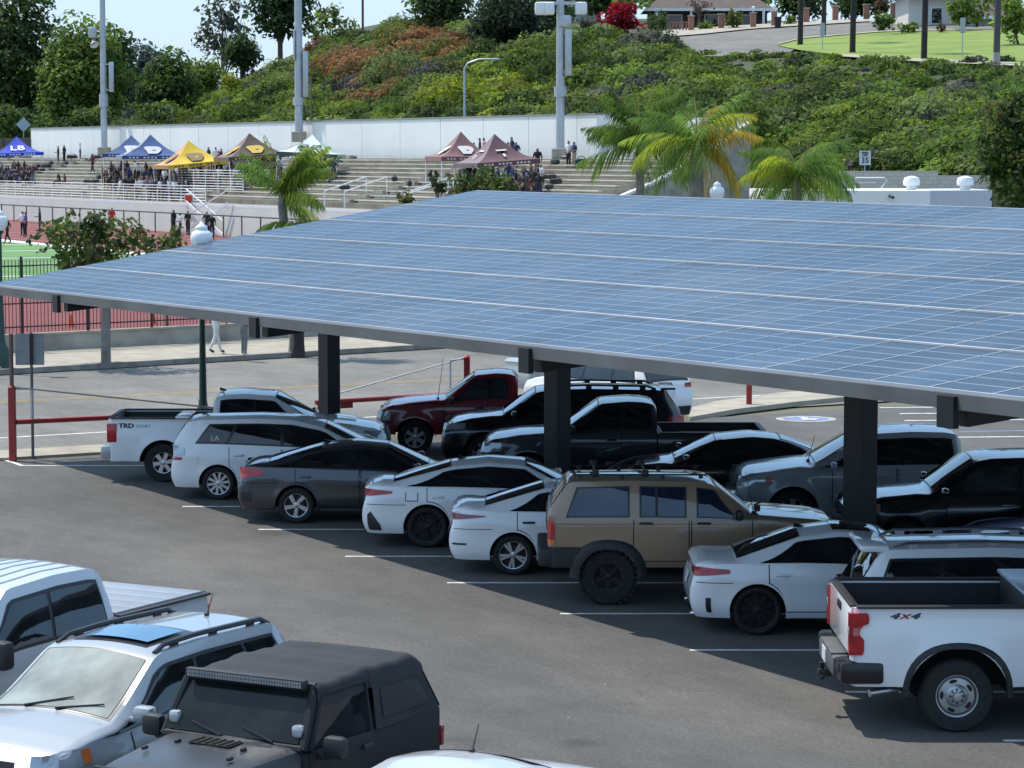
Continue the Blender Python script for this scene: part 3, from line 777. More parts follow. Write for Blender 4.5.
side_text(c, '4', .085, c.xr+.47, 1.335, M_ink, 'lettering', shear=.35, bold=.005, squash=2.0); side_text(c, 'X', .075, c.xr+.585, 1.33, M_redink, 'lettering', shear=.35, bold=.003, squash=1.9); side_text(c, '4', .085, c.xr+.70, 1.335, M_ink, 'lettering', shear=.35, bold=.005, squash=2.0)
tb_ = MB().box((c.x0-.27, 0, 1.27), (.46, 1.7, .5), bev=.02).build('toolbox', M_black, r, True)
MB().box((c.x0-.27, 0, 1.545), (.50, 1.86, .05), bev=.02).build('lid', simple('sky_tinted_aluminium', (.55, .62, .70), .3, .35), tb_, True)  # bluish tint puts the sky's reflection into the lid colour
c.pin((c.xra, -c.hw, 0), 957.5, 734, 0)

# white pickup at far left end
r = vehicle('pickup_truck', 'white double cab pickup with black bed and dark side lettering at the far left end', 'pickup', NEAR)
c = pickup(r, P_pearl, 5.55, 1.90, 1.80, 3.55, .92, .388, W_taco, .375, 1.18, 1.20, 1.27, gc=.42, dlo=((.395, .73), (.40, .60)), splits=((.535, .52),), ws=(.595, .73), rad=.08)
bed_lamp(c, .80, 1.18, .20); c.doors([(c.fx(.395), c.fx(.53)), (c.fx(.54), c.fx(.72))], P_pearl); c.mirror(c.fx(.71), 1.18, M_chrome)
MB().box((c.xr-.06, 0, .58), (.22, 1.78, .24), bev=.05).build('rear_bumper', M_chrome, r, True)
MB().box((c.xr-.05, -.75, .6), (.23, .3, .25), bev=.05).build('bumper_corner', P_silver, r, True)
lamps_front(c, c.xf-.45, .80, 1.02, .35, .5); c.end('grille', -.45, .45, .72, 1.02, M_black, False, .012)
side_text(c, 'TRD', .13, c.xr+.36, 1.13, M_ink, bold=.006, squash=1.2); side_text(c, 'SPORT', .085, c.xr+.70, 1.12, simple('grey_decal', (.25, .22, .24), .5), squash=1.2)
c.antenna(c.fx(.40)); c.screen('hood_scoop', c.fx(.80), c.fx(.88), .25, P_pearl, .05)
c.pin((c.xra, -c.hw, 0), 163, 482.5, 0)

# white crossover behind the work truck
def suv(root, mat, L, W, Hh, wb, fo, wr, style, belt, hood, cowl=.745, ws0=.60, rear=.075, gc=.27, dlo=None, splits=(), rw=.70, glass=None, wglass=None, tail=1.0, drop=.03):
    c = Car(root, L, W, wb, fo, wr,
            [(0, tail), (.01, belt+.05), (rear, Hh-.10), (rear+.03, Hh-drop), (.4, Hh), (.55, Hh-.02), (ws0, Hh-.06), (cowl, hood+.04), (.88, hood-.03), (.96, hood-.12), (1, hood-.28)],
            [(0, belt-.05), (.05, belt+.01), (.4, belt-.01), (cowl, belt-.05), (.85, hood-.10), (.96, hood-.2), (1, hood-.34)],
            [(0, .82), (rear, rw+.01), (.2, rw), (.55, rw), (ws0, rw+.02), (cowl, .85), (.95, .81), (1, .76)],
            [(0, .03), (rear, .05), (.55, .055), (.7, .09), (cowl+.04, .04), (1, .05)], [(.3, .08), (.5, .0), (.75, .02), (1.2, .14)], [(.3, .06), (.5, .0), (.7, .0), (1, .05), (1.4, .03)],
            gc=gc, tw=.24, rad=.055, sm=.06)
    c.body(mat); c.wheels(style); glasshouse(c, *(dlo or ((.07, .80), (.11, .60))), splits, .08, .83, glass); screens(c, (ws0, cowl-.005), (.014, rear), glass=wglass); return c

r = vehicle('parked_crossover', 'white crossover with silver roof rails and rear spoiler hidden behind the big white pickup', 'car', NEAR)
c = suv(r, P_white, 4.6, 1.85, 1.68, 2.66, .95, .355, W_suv, 1.0, 1.05, dlo=((.07, .80), (.115, .62)), splits=((.25, .26), (.48, .47)), rear=.085)
c.rails(c.fx(.13), c.fx(.56), M_silverpl, .9, .06, .022, 4); MB().box((c.fx(.08), 0, 1.605), (.36, 1.24, .09), bev=.035).build('roof_spoiler', P_white, r, True)
lamps_rear(c, c.fx(.06), .95, 1.08, .3, .4); plate(c, .72); lower_rear(c, M_black, .3, .55); c.doors([(c.fx(.25), c.fx(.47)), (c.fx(.48), c.fx(.71))], P_white)
for sg in (-1, 1): c.flank('lower_cladding', c.xr+.02, c.xra-.42, .28, .6, M_black, .01, sg)
c.pin((c.fx(.06), -.61, 1.65), 868, 545.5, 0)

# ---- facing row ---------------------------------------------------------------
def place_far(c, nose_px, d_center):
    dn = d_center - c.hw*.8; X = (nose_px - 512)/F*dn
    c.place((X + c.L/2, d_center, 0), math.pi)
r = vehicle('pickup_truck', 'maroon extended cab pickup with long hood, leftmost in the facing row', 'pickup', FAR, -1)
c = pickup(r, P_maroon, 5.15, 1.80, 1.80, 3.15, .84, .36, W_truck, .40, 1.16, 1.17, 1.12, gc=.42, dlo=((.44, .70), (.445, .60)), splits=((.52, .52),), ws=(.585, .705), glass=M_glass2)
c.doors([(c.fx(.53), c.fx(.71))], P_maroon, M_black); c.mirror(c.fx(.68), 1.12, M_black); lamps_front(c, c.xf-.3, .72, .92, .1, .4); bed_lamp(c, .75, 1.02, .12)
MB().box((c.xf-.02, 0, .55), (.2, 1.66, .2), bev=.05).build('front_bumper', M_chrome, r, True); MB().box((c.xr, 0, .55), (.2, 1.66, .2), bev=.05).build('rear_bumper', M_chrome, r, True)
c.antenna(c.fx(.74), False, y=.85, ln=.9); place_far(c, 376, 57.3)
r = vehicle('parked_suv', 'large black SUV with roof rails behind the second canopy post', 'car', FAR, -1)
c = suv(r, P_blackp, 5.05, 2.0, 1.76, 2.95, .9, .385, W_suv, 1.15, 1.18, cowl=.75, ws0=.61, dlo=((.06, .81), (.10, .63)), splits=((.22, .235), (.47, .465)))
c.rails(c.fx(.12), c.fx(.56), M_trim, .88, .06, .025, 4); lamps_front(c, c.xf-.5, .86, 1.0, .3, .5); lamps_rear(c, c.fx(.07), 1.0, 1.16, .3, .3); c.doors([(c.fx(.24), c.fx(.46)), (c.fx(.47), c.fx(.70))], P_blackp); c.mirror(c.fx(.70), 1.15, P_blackp)
MB().box((c.fx(.07), 0, 1.70), (.3, 1.3, .05), bev=.02).build('roof_spoiler', P_blackp, r, True); place_far(c, 440, 54.0)
r = vehicle('pickup_truck', 'dark charcoal extended cab pickup with open bed in front of the black SUV', 'pickup', FAR, -1)
c = pickup(r, P_graphite, 5.5, 1.98, 1.84, 3.4, .92, .385, W_truck, .385, 1.22, 1.20, 1.19, gc=.42, dlo=((.40, .71), (.405, .595)), splits=((.505, .50),), ws=(.585, .71))
c.doors([(c.fx(.51), c.fx(.70))], P_graphite, M_black); c.mirror(c.fx(.68), 1.22, M_black); lamps_front(c, c.xf-.4, .82, 1.0, .2, .45); bed_lamp(c, .78, 1.10, .14)
MB().box((c.xf-.02, 0, .58), (.2, 1.86, .22), bev=.05).build('front_bumper', M_black, r, True); MB().box((c.xr, 0, .58), (.2, 1.86, .22), bev=.05).build('rear_bumper', M_chrome, r, True)
place_far(c, 480, 50.4)
r = vehicle('parked_sedan', 'glossy black low coupe sedan behind the bronze four wheel drive, facing left', 'car', FAR, -1)
c = sedan(r, P_blackp, 4.85, 1.86, 1.43, 2.85, .85, .345, W_bmw, splits=((.45, .44),))
c.doors([(c.fx(.24), c.fx(.45)), (c.fx(.46), c.fx(.70))], P_blackp); c.mirror(c.fx(.69), .96, P_blackp); lamps_front(c, c.xf-.5, .64, .76, .3, .4); lamps_rear(c, c.fx(.1), .82, .94, .3, .3); place_far(c, 603, 47.8)
r = vehicle('pickup_truck', 'light grey crew cab pickup with black window band behind the third canopy post', 'pickup', FAR, -1)
c = pickup(r, P_grey, 5.3, 1.98, 1.79, 3.18, .96, .375, W_truck, .27, 1.15, 1.15, 1.17, gc=.36, dlo=((.29, .735), (.30, .60)), splits=((.48, .47),), ws=(.585, .745))
c.doors([(c.fx(.29), c.fx(.475)), (c.fx(.485), c.fx(.69))], P_grey, P_grey); c.mirror(c.fx(.69), 1.12, P_grey); lamps_front(c, c.xf-.62, .80, .98, .35, .5, amber=True); bed_lamp(c, .78, 1.10, .16)
MB().box((c.xf-.03, 0, .52), (.22, 1.8, .3), bev=.08).build('front_bumper', P_grey, r, True); MB().box((c.xr, 0, .55), (.2, 1.86, .24), bev=.05).build('rear_bumper', M_black, r, True)
c.end('grille', -.6, .6, .72, .95, M_black, False, .014); c.antenna(c.fx(.76), False, y=.5, ln=.45); place_far(c, 738, 45.4)
r = vehicle('parked_suv', 'black SUV with ribbed blue shining roof right of the third canopy post', 'car', FAR, -1)
c = suv(r, P_blackp, 5.2, 2.0, 1.80, 3.0, .95, .39, W_suv, 1.18, 1.20, cowl=.735, ws0=.60, dlo=((.06, .80), (.10, .615)), splits=((.22, .235), (.47, .465)), glass=M_glass2)
lamps_front(c, c.xf-.55, .84, 1.0, .35, .5, amber=True); lamps_rear(c, c.fx(.05), 1.0, 1.2, .3, .3); c.doors([(c.fx(.24), c.fx(.46)), (c.fx(.47), c.fx(.69))], P_blackp, M_chrome); c.mirror(c.fx(.70), 1.17, P_blackp); place_far(c, 846, 41.5)
r = vehicle('parked_sedan', 'dark blue sedan, only its shining hood showing at the right edge of the frame', 'car', FAR, -1)
c = sedan(r, P_blue, 4.6, 1.82, 1.44, 2.7, .9, .33, W_gen); c.doors([(c.fx(.24), c.fx(.45)), (c.fx(.46), c.fx(.70))], P_blue); lamps_front(c, c.xf-.5, .62, .76, .3, .4); place_far(c, 958, 39.2)

# ---- others beyond -------------------------------------------------------------
r = vehicle('parked_crossover', 'white crossover driving out behind the black SUV, red tail lamps and plate towards us', 'car', None)
c = suv(r, P_white, 4.65, 1.85, 1.62, 2.8, .9, .36, W_gen, 1.05, 1.06, splits=((.25, .26), (.48, .47)))
lamps_rear(c, c.fx(.07), .93, 1.07, .3, .5, zin=(.95, 1.05)); plate(c, .74); lower_rear(c, M_black, .27, .5); c.doors([(c.fx(.25), c.fx(.46)), (c.fx(.47), c.fx(.70))], P_white)
MB().box((c.fx(.06), 0, 1.57), (.3, 1.2, .05), bev=.02).build('roof_spoiler', P_white, r, True)
e = MB(); e.lathe([(.0, 0), (.055, 0), (.055, .008), (0, .008)], 20, 'Z'); e.build('round_emblem', M_silverpl, r, True, loc=(c.X(c.xr, .98)-.012, 0, .97), rot=(0, -math.pi/2, 0))
c.pin((c.xr+.12, -c.hw*.85, .32), 691, 412, R(130))
r = vehicle('parked_sedan', 'silver sedan on the street, only its roof showing under the canopy edge', 'car', None)
c = sedan(r, P_silver, 4.6, 1.8, 1.45, 2.7, .9, .32, W_gen); c.doors([(c.fx(.24), c.fx(.45)), (c.fx(.46), c.fx(.70))], P_silver); w = gp(590, 400); c.place((w.x, w.y + 2, 0), ROT_E1)

# ---- sunny row, lower left -------------------------------------------------------
YAW3 = math.atan2(-.878, -.479)
r = vehicle('parked_crossover', 'silver white crossover with open blue sunroof, black roof rails and bright windscreen', 'car', THIRD)
c = suv(r, P_silver, 4.48, 1.80, 1.66, 2.60, .93, .345, W_gen, 1.01, 1.08, cowl=.765, ws0=.585, rear=.09, dlo=((.085, .82), (.13, .60)), splits=((.24, .255), (.455, .445)), rw=.72, wglass=M_palescreen)
c.rails(c.fx(.11), c.fx(.56), M_trim, .92, .045, .028, 3); c.doors([(c.fx(.245), c.fx(.455)), (c.fx(.465), c.fx(.72))], P_silver, P_silver)
c.mirror(c.fx(.715), 1.08, P_silver, size=(.16, .22, .17)); c.antenna(c.fx(.17), False, ln=.22); c.wipers(c.fx(.755))
c.screen('sunroof_frame', c.fx(.36), c.fx(.545), .70, M_trim, .006); c.screen('sunroof', c.fx(.39), c.fx(.525), .62, M_sunroof, .03)
lamps_front(c, c.xf-.62, .72, .93, .35, 9, amber=True); lamps_rear(c, c.fx(.09), .85, 1.05, .3, .4); c.end('grille', -.42, .42, .62, .86, M_black, False, .012)
q = c.over(c.fx(.59), .88); c.pin((q.x, q.y, q.z), 145, 660, YAW3)
r = vehicle('pickup_truck', 'white crew cab pickup with ribbed roof and silver bed cover at the left edge', 'pickup', THIRD)
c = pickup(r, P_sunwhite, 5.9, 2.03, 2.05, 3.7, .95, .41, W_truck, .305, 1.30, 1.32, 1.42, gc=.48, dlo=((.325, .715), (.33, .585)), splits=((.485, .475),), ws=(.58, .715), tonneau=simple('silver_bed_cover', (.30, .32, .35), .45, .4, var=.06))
c.doors([(c.fx(.325), c.fx(.48)), (c.fx(.49), c.fx(.69))], P_sunwhite, P_sunwhite); c.mirror(c.fx(.675), 1.33, M_black, size=(.18, .27, .30)); lamps_front(c, c.xf-.4, .9, 1.12, .2, .5); [MB().box((c.xr-.012, sg*c.hw*.86, 1.12), (.03, .12, .36), bev=.012).build('tail_lamp', M_red, r, True) for sg in (-1, 1)]
for k in range(-3, 4):
    rows = [[c.over(x, k*.25 + dq) + Vector((0, 0, .004 if abs(dq) > .005 else .011)) for dq in (-.02, -.007, .007, .02)] for x in np.linspace(c.fx(.335), c.fx(.565), 10)]
    MB().grid(rows).build('roof_rib', simple('roof_rib_grey', (.17, .18, .20), .5), r)
MB().box((c.xr, 0, .65), (.2, 1.9, .22), bev=.05).build('rear_bumper', M_chrome, r, True); MB().box((c.xf, 0, .65), (.2, 1.9, .25), bev=.05).build('front_bumper', M_chrome, r, True)
c.pin((c.xr+.03, c.hw-.06, 1.42), 208, 594, YAW3)
r = vehicle('parked_sedan', 'white sedan with stub antenna, only its roof and trunk lid at the bottom edge', 'car', THIRD)
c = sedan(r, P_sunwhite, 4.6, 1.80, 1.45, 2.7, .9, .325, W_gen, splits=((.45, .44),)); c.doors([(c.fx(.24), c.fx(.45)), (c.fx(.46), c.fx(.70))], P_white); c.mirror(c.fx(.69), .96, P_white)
lamps_front(c, c.xf-.5, .64, .76, .3, .4); lamps_rear(c, c.fx(.1), .84, .96, .3, .3); c.antenna(c.fx(.355), False, ln=.22)
q = c.over(c.fx(.355), 0); c.pin((q.x, q.y, q.z), 472, 752, YAW3)

# ---- black soft-top four wheel drive ---------------------------------------------
def softtop():
    r = vehicle('parked_jeep', 'black two door soft top four wheel drive with light bar above the flat windscreen', 'car', THIRD)
    P = P_flatblack; wr = .41; hw = .78; xr, xf = -1.74, 1.95; xfa, xra = 1.30, -1.00
    st = wheel_style('wr', .41, .22, .26, 'offroad', 5, M_blackalloy)
    tub = MB(); tub.box((-.51, 0, .92), (2.37, 2*hw, .74), bev=.05); tub.box((0, 0, .58), (3.6, 1.0, .3)); tub.build('body', P, r, True)
    hood = MB(); rows = []
    for x in np.linspace(.62, 1.93, 9):
        t = (x-.62)/1.31; w = .74 - .17*t; z = 1.33 - .05*t - (.06*max(0, t-.85)/.15)
        rows.append([(x, y*w, z + dz) for y, dz in ((-1, -.42), (-1, -.10), (-.97, -.03), (-.85, .0), (-.4, .022), (0, .03), (.4, .022), (.85, 0), (.97, -.03), (1, -.10), (1, -.42))])
    hood.grid(rows); hood.poly([Vector(p) for p in reversed(rows[-1])]); ho = hood.build('hood', simple('sun_sheen_hood_paint', (.040, .044, .050), .36, var=.2, scale=1.5, spec=.5), r, True, 40)  # hood grey lightened, the sun's reflection is put into its colour
    for (x, y) in ((1.35, -.45), (1.35, .45), (1.0, -.35), (1.0, .35)): MB().box((x, y, 1.345), (.07, .04, .035), bev=.012).build('hood_latch', M_black, ho, True)
    v = MB(); v.box((.92, 0, 1.352), (.22, .44, .012), bev=.004)
    for i in range(6): v.box((.92, -.19+.076*i, 1.362), (.2, .02, .012))
    v.build('hood_vent', M_dark, ho)
    # windscreen frame leaning slightly back
    b0, b1 = Vector((.66, 0, 1.30)), Vector((.36, 0, 1.80)); d = b1 - b0
    fr = MB()
    for sg in (-1, 1): fr.path([b0 + Vector((0, sg*.74, 0)), b0 + d*.5 + Vector((0, sg*.71, 0)), b1 + Vector((0, sg*.67, 0))], .045, 8)
    fr.path([b1 + Vector((0, y, 0)) for y in (-.69, 0, .69)], .05, 8); fr.path([b0 + Vector((0, y, .01)) for y in (-.74, 0, .74)], .045, 8)
    fr.build('windscreen_frame', P, r, True)
    MB().add([b0+Vector((.012, -.70, .06)), b0+Vector((.012, .70, .06)), b1+Vector((.012, .64, -.02)), b1+Vector((.012, -.64, -.02))], [(0, 1, 2, 3)]).build('windscreen', simple('flat_windscreen_glass', (.012, .015, .015), .08, spec=.28, var=.5, scale=2), r)
    lb = MB(); lb.box((.44, 0, 1.84), (.08, 1.28, .085), bev=.012); lo = lb.build('light_bar', M_black, r, True)
    le = MB()
    for i in range(44): le.box((.484, -.602+.028*i, 1.853), (.008, .022, .024)); le.box((.484, -.602+.028*i, 1.825), (.008, .022, .024))
    le.build('led_row', simple('led_lens', (.35, .36, .38), .2, .5), lo)
    for sg in (-1, 1): MB().box((.60, sg*.66, 1.46), (.09, .11, .11), bev=.03).build('pillar_lamp', M_clear, r, True)
    for k in (-.45, .1): MB().tube((.70, k+.35, 1.36), (.62, k-.02, 1.44), .014, .01, 6).build('wiper', M_trim, r)
    # soft top: rounded canvas with sag between bows
    top = MB(); rows = []
    for x in np.linspace(.40, -1.44, 22):
        t = (.40-x)/1.84; z = 1.84 + .02*math.sin(math.pi*min(1, t*1.1)) - .022*abs(math.sin(t*math.pi*2.2)) + .008*math.sin(t*31); w = .695 - .01*t
        if t > .93: z -= (t-.93)*1.2
        rows.append([(x, sgn*w, z + dz) if i not in (0,) else (x, sgn*w, z + dz) for i, (sgn, dz) in enumerate(((-1.07, -.20), (-1.05, -.06), (-1.02, -.015), (-.96, .0), (-.5, .010), (0, .014), (.5, .010), (.96, 0), (1.02, -.015), (1.05, -.06), (1.07, -.20)))])
    top.grid(rows); to = top.build('soft_top', M_cloth, r, True, 60)
    MB().path([(-.46, y*.735, 1.845 + (.012 if abs(y) < .9 else -.03 if abs(y) < 1.01 else -.18)) for y in (-1.01, -.97, -.5, 0, .5, .97, 1.01)], .016, 6).build('canvas_seam', M_cloth, to)
    for sg in (-1, 1):
        q = MB(); q.grid([[(-.50, sg*.735, 1.70), (-.50, sg*.79, 1.27)], [(-1.0, sg*.73, 1.69), (-1.1, sg*.79, 1.27)], [(-1.40, sg*.72, 1.68), (-1.66, sg*.77, 1.27)]], flip=sg < 0); q.build('canvas_quarter', M_cloth, r, True)
        q = MB(); q.grid([[(-.62, sg*.752, 1.64), (-.62, sg*.79, 1.36)], [(-1.0, sg*.750, 1.63), (-1.1, sg*.79, 1.36)], [(-1.30, sg*.738, 1.60), (-1.46, sg*.782, 1.36)]], flip=sg < 0); q.build('quarter_window', simple('dark_vinyl_window', (.010, .010, .012), .5), r)
        do = MB(); do.box((.10, sg*(hw-.005), .98), (1.02, .06, .62), bev=.03)
        do.path([(.60, sg*.78, 1.29), (.33, sg*.715, 1.74), (-.38, sg*.725, 1.74), (-.40, sg*.78, 1.29)], .03, 6); d_ = do.build('door', P, r, True)
        MB().add([(.56, sg*.775, 1.30), (.31, sg*.712, 1.72), (-.36, sg*.725, 1.72), (-.38, sg*.775, 1.30)], [(0, 1, 2, 3)]).build('door_glass', M_glass, d_)
        MB().box((-.30, sg*(hw+.04), 1.17), (.16, .04, .05), bev=.015).build('handle', M_black, d_, True)
        m = MB(); m.box((.50, sg*.98, 1.33), (.13, .22, .20), bev=.05); m.box((.50, sg*.86, 1.24), (.06, .2, .06), bev=.02); mm = m.build('side_mirror', M_black, r, True)
        for xa, s0 in ((xfa, 1), (xra, -1)):
            fl = MB(); rows = []
            for i in range(13):
                a = math.pi*(.04 + .92*i/12); rr = wr + .12
                x, z = xa - rr*1.12*math.cos(a), min(wr + rr*math.sin(a), wr + rr*.86)
                rows.append([(x, sg*.60, z+.02), (x, sg*.92, z), (x, sg*.93, z-.06), (x, sg*.60, z-.05)])
            fl.grid(rows, flip=sg < 0); fl.build('fender', M_black, r, True, 50)
            w = obj('wheel', st['hub'], r, (xa, sg*.78, wr), (0, 0, 0 if sg < 0 else math.pi)); obj('tyre', st['tyre'], w); obj('rim', st['rim'], w)
        MB().box((xr+.02, sg*.72, .98), (.06, .12, .2), bev=.015).build('tail_lamp', simple('dark_red_lamp', (.22, .012, .02), .12, coat=1), r, True)
        MB().lathe([(0, .02), (.085, .02), (.1, 0), (.1, -.06)], 20, 'Z').build('headlamp', M_clear, r, True, loc=(xf-.0, sg*.36, 1.08), rot=(0, math.pi/2, 0))
    MB().add([(-1.44, -.72, 1.66), (-1.44, .72, 1.66), (-1.70, .76, 1.27), (-1.70, -.76, 1.27)], [(0, 1, 2, 3)]).build('canvas_back', M_cloth, r)
    MB().box((xf+.12, 0, .62), (.2, 1.5, .2), bev=.04).build('front_bumper', M_black, r, True); MB().box((xr-.06, 0, .62), (.18, 1.6, .2), bev=.04).build('rear_bumper', M_black, r, True)
    g = MB(); g.box((xf-.02, 0, 1.05), (.06, 1.12, .50), bev=.03)
    for i in range(7): g.box((xf+.015, -.18+.06*i, 1.06), (.01, .03, .34), mi=1)
    g.build('grille', [P, M_dark], r, True)
    sp = obj('spare_wheel', st['hub'], r, (xr-.16, 0, 1.02), (0, 0, -math.pi/2)); obj('tyre', st['tyre'], sp); obj('rim', st['rim'], sp)
    q = Vector((.36, .69, 1.84)); w = gp(316, 684, q.z); v = Matrix.Rotation(YAW3, 3, 'Z') @ q
    r.location = (w.x - v.x, w.y - v.y, 0); r.rotation_euler = (0, 0, YAW3)
softtop()
# ------------------------------------------------------------------ ground materials
def asphalt(name, base, warm=(.0, .0, .0), speck=True, streak=1.0):
    m, nt, b = new_mat(name)
    big = noise(nt, .22, 6, .62, stretch=(2.2, 1, 1), turn=R(120)); mid = noise(nt, 1.3, 7, .7, stretch=(1.8, 1, 1), turn=R(115)); fine = noise(nt, 17, 5, .85)
    c1 = ramp(nt, big, [(.3, tuple(x*.78 for x in base)), (.5, base), (.72, tuple(x*1.22 + w for x, w in zip(base, warm)))])
    c2 = ramp(nt, mid, [(.30, g3(.82)), (.70, g3(1.16))])
    c3 = ramp(nt, fine, [(.3, g3(.62)), (.7, g3(1.38))])
    c = mixcol(nt, 1.0, mixcol(nt, 1.0, c1, c2, 'MULTIPLY'), c3, 'MULTIPLY')
    if speck:
        tc = nt.nodes.new('ShaderNodeTexCoord'); vo = nt.nodes.new('ShaderNodeTexVoronoi'); vo.inputs['Scale'].default_value = 1.7
        nt.links.new(tc.outputs['Object'], vo.inputs['Vector'])
        lt = node(nt, 'ShaderNodeMath', operation='LESS_THAN'); nt.links.new(vo.outputs['Distance'], lt.inputs[0]); lt.inputs[1].default_value = .022
        c = mixcol(nt, lt.outputs[0], c, (.42, .40, .37))
        # oil drips and old patches
        sp = noise(nt, .55, 2, .5); oil = ramp(nt, sp, [(.66, g3(1)), (.74, g3(.72))]); c = mixcol(nt, 1.0, c, oil, 'MULTIPLY')
        # hairline cracks
        v2 = nt.nodes.new('ShaderNodeTexVoronoi'); v2.feature = 'DISTANCE_TO_EDGE'; v2.inputs['Scale'].default_value = .16
        wn = nt.nodes.new('ShaderNodeTexNoise'); wn.inputs['Scale'].default_value = 1.2
        nt.links.new(tc.outputs['Object'], wn.inputs['Vector']); ad = nt.nodes.new('ShaderNodeVectorMath'); ad.operation = 'ADD'
        nt.links.new(tc.outputs['Object'], ad.inputs[0]); nt.links.new(wn.outputs['Color'], ad.inputs[1]); nt.links.new(ad.outputs[0], v2.inputs['Vector'])
        l2 = node(nt, 'ShaderNodeMath', operation='LESS_THAN'); nt.links.new(v2.outputs['Distance'], l2.inputs[0]); l2.inputs[1].default_value = .0028
        ml = node(nt, 'ShaderNodeMath', operation='MULTIPLY'); nt.links.new(l2.outputs[0], ml.inputs[0]); ml.inputs[1].default_value = .13
        c = mixcol(nt, ml.outputs[0], c, (.03, .03, .03))
    nt.links.new(c, b.inputs['Base Color']); b.inputs['Roughness'].default_value = .88; b.inputs['Specular IOR Level'].default_value = .3
    bp = nt.nodes.new('ShaderNodeBump'); bp.inputs['Strength'].default_value = .25; bp.inputs['Distance'].default_value = .02
    nt.links.new(fine, bp.inputs['Height']); nt.links.new(bp.outputs[0], b.inputs['Normal']); return m
M_lot = asphalt('lot_asphalt', (.098, .094, .088), (.014, .010, .005))
M_road = asphalt('road_asphalt', (.165, .156, .138), (.01, .008, .004), streak=.5)
M_conc = simple('pale_concrete', (.33, .295, .23), .85, var=.18, scale=1.5)
M_conc2 = simple('weathered_concrete', (.33, .305, .255), .85, var=.28, scale=1.2)
M_curb = simple('curb_concrete', (.22, .205, .18), .85, var=.25, scale=2)
M_line = simple('lane_paint', (.58, .58, .56), .7, var=.3, scale=5)
M_track = simple('track_red', (.17, .036, .03), .85, var=.12, scale=.4)
M_turf = simple('field_green', (.10, .21, .055), .9, var=.18, scale=.25)
M_earth = simple('earth', (.13, .12, .075), .95, var=.3, scale=.05)
M_whitewall = simple('white_wall_paint', (.80, .80, .77), .7, var=.04, scale=.3)
M_galv = simple('galvanised_steel', (.46, .48, .50), .5, .45, var=.12, scale=2)
M_fence = simple('black_fence_paint', (.012, .012, .014), .45)
M_post = simple('canopy_post_paint', (.006, .006, .007), .5)
M_redpaint = simple('red_gate_paint', (.33, .03, .03), .5, var=.2)
M_white = simple('white_paint_plain', (.75, .75, .74), .5, var=.06)
M_green = simple('dark_green_iron', (.012, .045, .03), .4)
M_globe = simple('milky_globe', (.75, .76, .76), .2, var=.03, coat=.5)

def sheet(name, pts, mat, z=None):
    m = MB(); m.poly([Vector((p.x, p.y, p.z if z is None else z)) for p in pts]); o = m.build(name, mat); o['kind'] = 'structure'; return o
def qsheet(name, a, b, c, d, z, mat, nx=1): return sheet(name, [Q(a, c, z), Q(b, c, z), Q(b, d, z), Q(a, d, z)], mat)

gm = MB(); gm.poly([(-3000, -300, -.06), (3000, -300, -.06), (3000, 5000, -.06), (-3000, 5000, -.06)]); gr = gm.build('ground', M_earth); gr['kind'] = 'structure'
qsheet('parking_lot', -60, 150, -60, 53.2, 0, M_lot)
NS0, NS1 = 53.2, 54.6
nsw = MB(); nsw.prism([Q(-60, NS0, -.05), Q(21, NS0, -.05), Q(21, NS1, -.05), Q(-60, NS1, -.05)], (0, 0, .11)); o = nsw.build('sidewalk', M_conc); o['kind'] = 'structure'
# far side of the driveway: a kerbed strip that swings round
cr = MB(); pts = [gp(690, 421), gp(735, 413), gp(800, 405), gp(850, 400), gp(1060, 388), gp(1060, 381), gp(850, 391), gp(780, 396), gp(715, 405), gp(684, 413)]
cr.prism([Vector((p.x, p.y, -.02)) for p in pts], (0, 0, .12)); o = cr.build('pavement', M_conc); o['kind'] = 'structure'
# street
p0, p1 = gp(-60, 378.5), gp(470, 346.5); fd = (p1 - p0).normalized(); A = p0 - fd*30; B = p0 + fd*200; fn_ = Vector((-fd.y, fd.x, 0))
sheet('street', [Q(-60, NS1, -.02), Q(160, NS1, -.02), B + Vector((0, 0, 0)), A], M_road, z=-.02)
sheet('lane_line', [Q(-50, 57.6, 0), Q(140, 57.6, 0), Q(140, 57.75, 0), Q(-50, 57.75, 0)], M_line, z=-.014)
mid = lambda k: (Q(-20, NS1, 0) + (A + fd*20))*.5
M_yel = simple('yellow_lane_paint', (.50, .33, .10), .7, var=.2)
for off in (0, .28):
    a = Q(-40, 65.0 + off); b_ = Q(130, 67.5 + off); sheet('centre_line', [a, b_, b_ + Vector((-.04, .065, 0)), a + Vector((-.04, .065, 0))], M_yel, z=-.014)
for k in range(14):
    a = Q(-20 + k*9, 61.2); e = Q(-20 + k*9 + 2.6, 61.2); n = Vector((-.06, .10, 0)); sheet('lane_dash', [a, e, e + n, a + n], M_line, z=-.014)
cb = MB(); cb.prism([A, B, B + fn_*.2, A + fn_*.2], (0, 0, .16)); o = cb.build('kerb', M_curb); o['kind'] = 'structure'
sw = MB(); W0 = 5.6
for k in range(60):
    a = A + fd*(k*3.6) + fn_*.2; b_ = a + fd*3.585; sw.prism([a, b_, b_ + fn_*W0, a + fn_*W0], (0, 0, .155))
o = sw.build('sidewalk', M_conc); o['kind'] = 'structure'
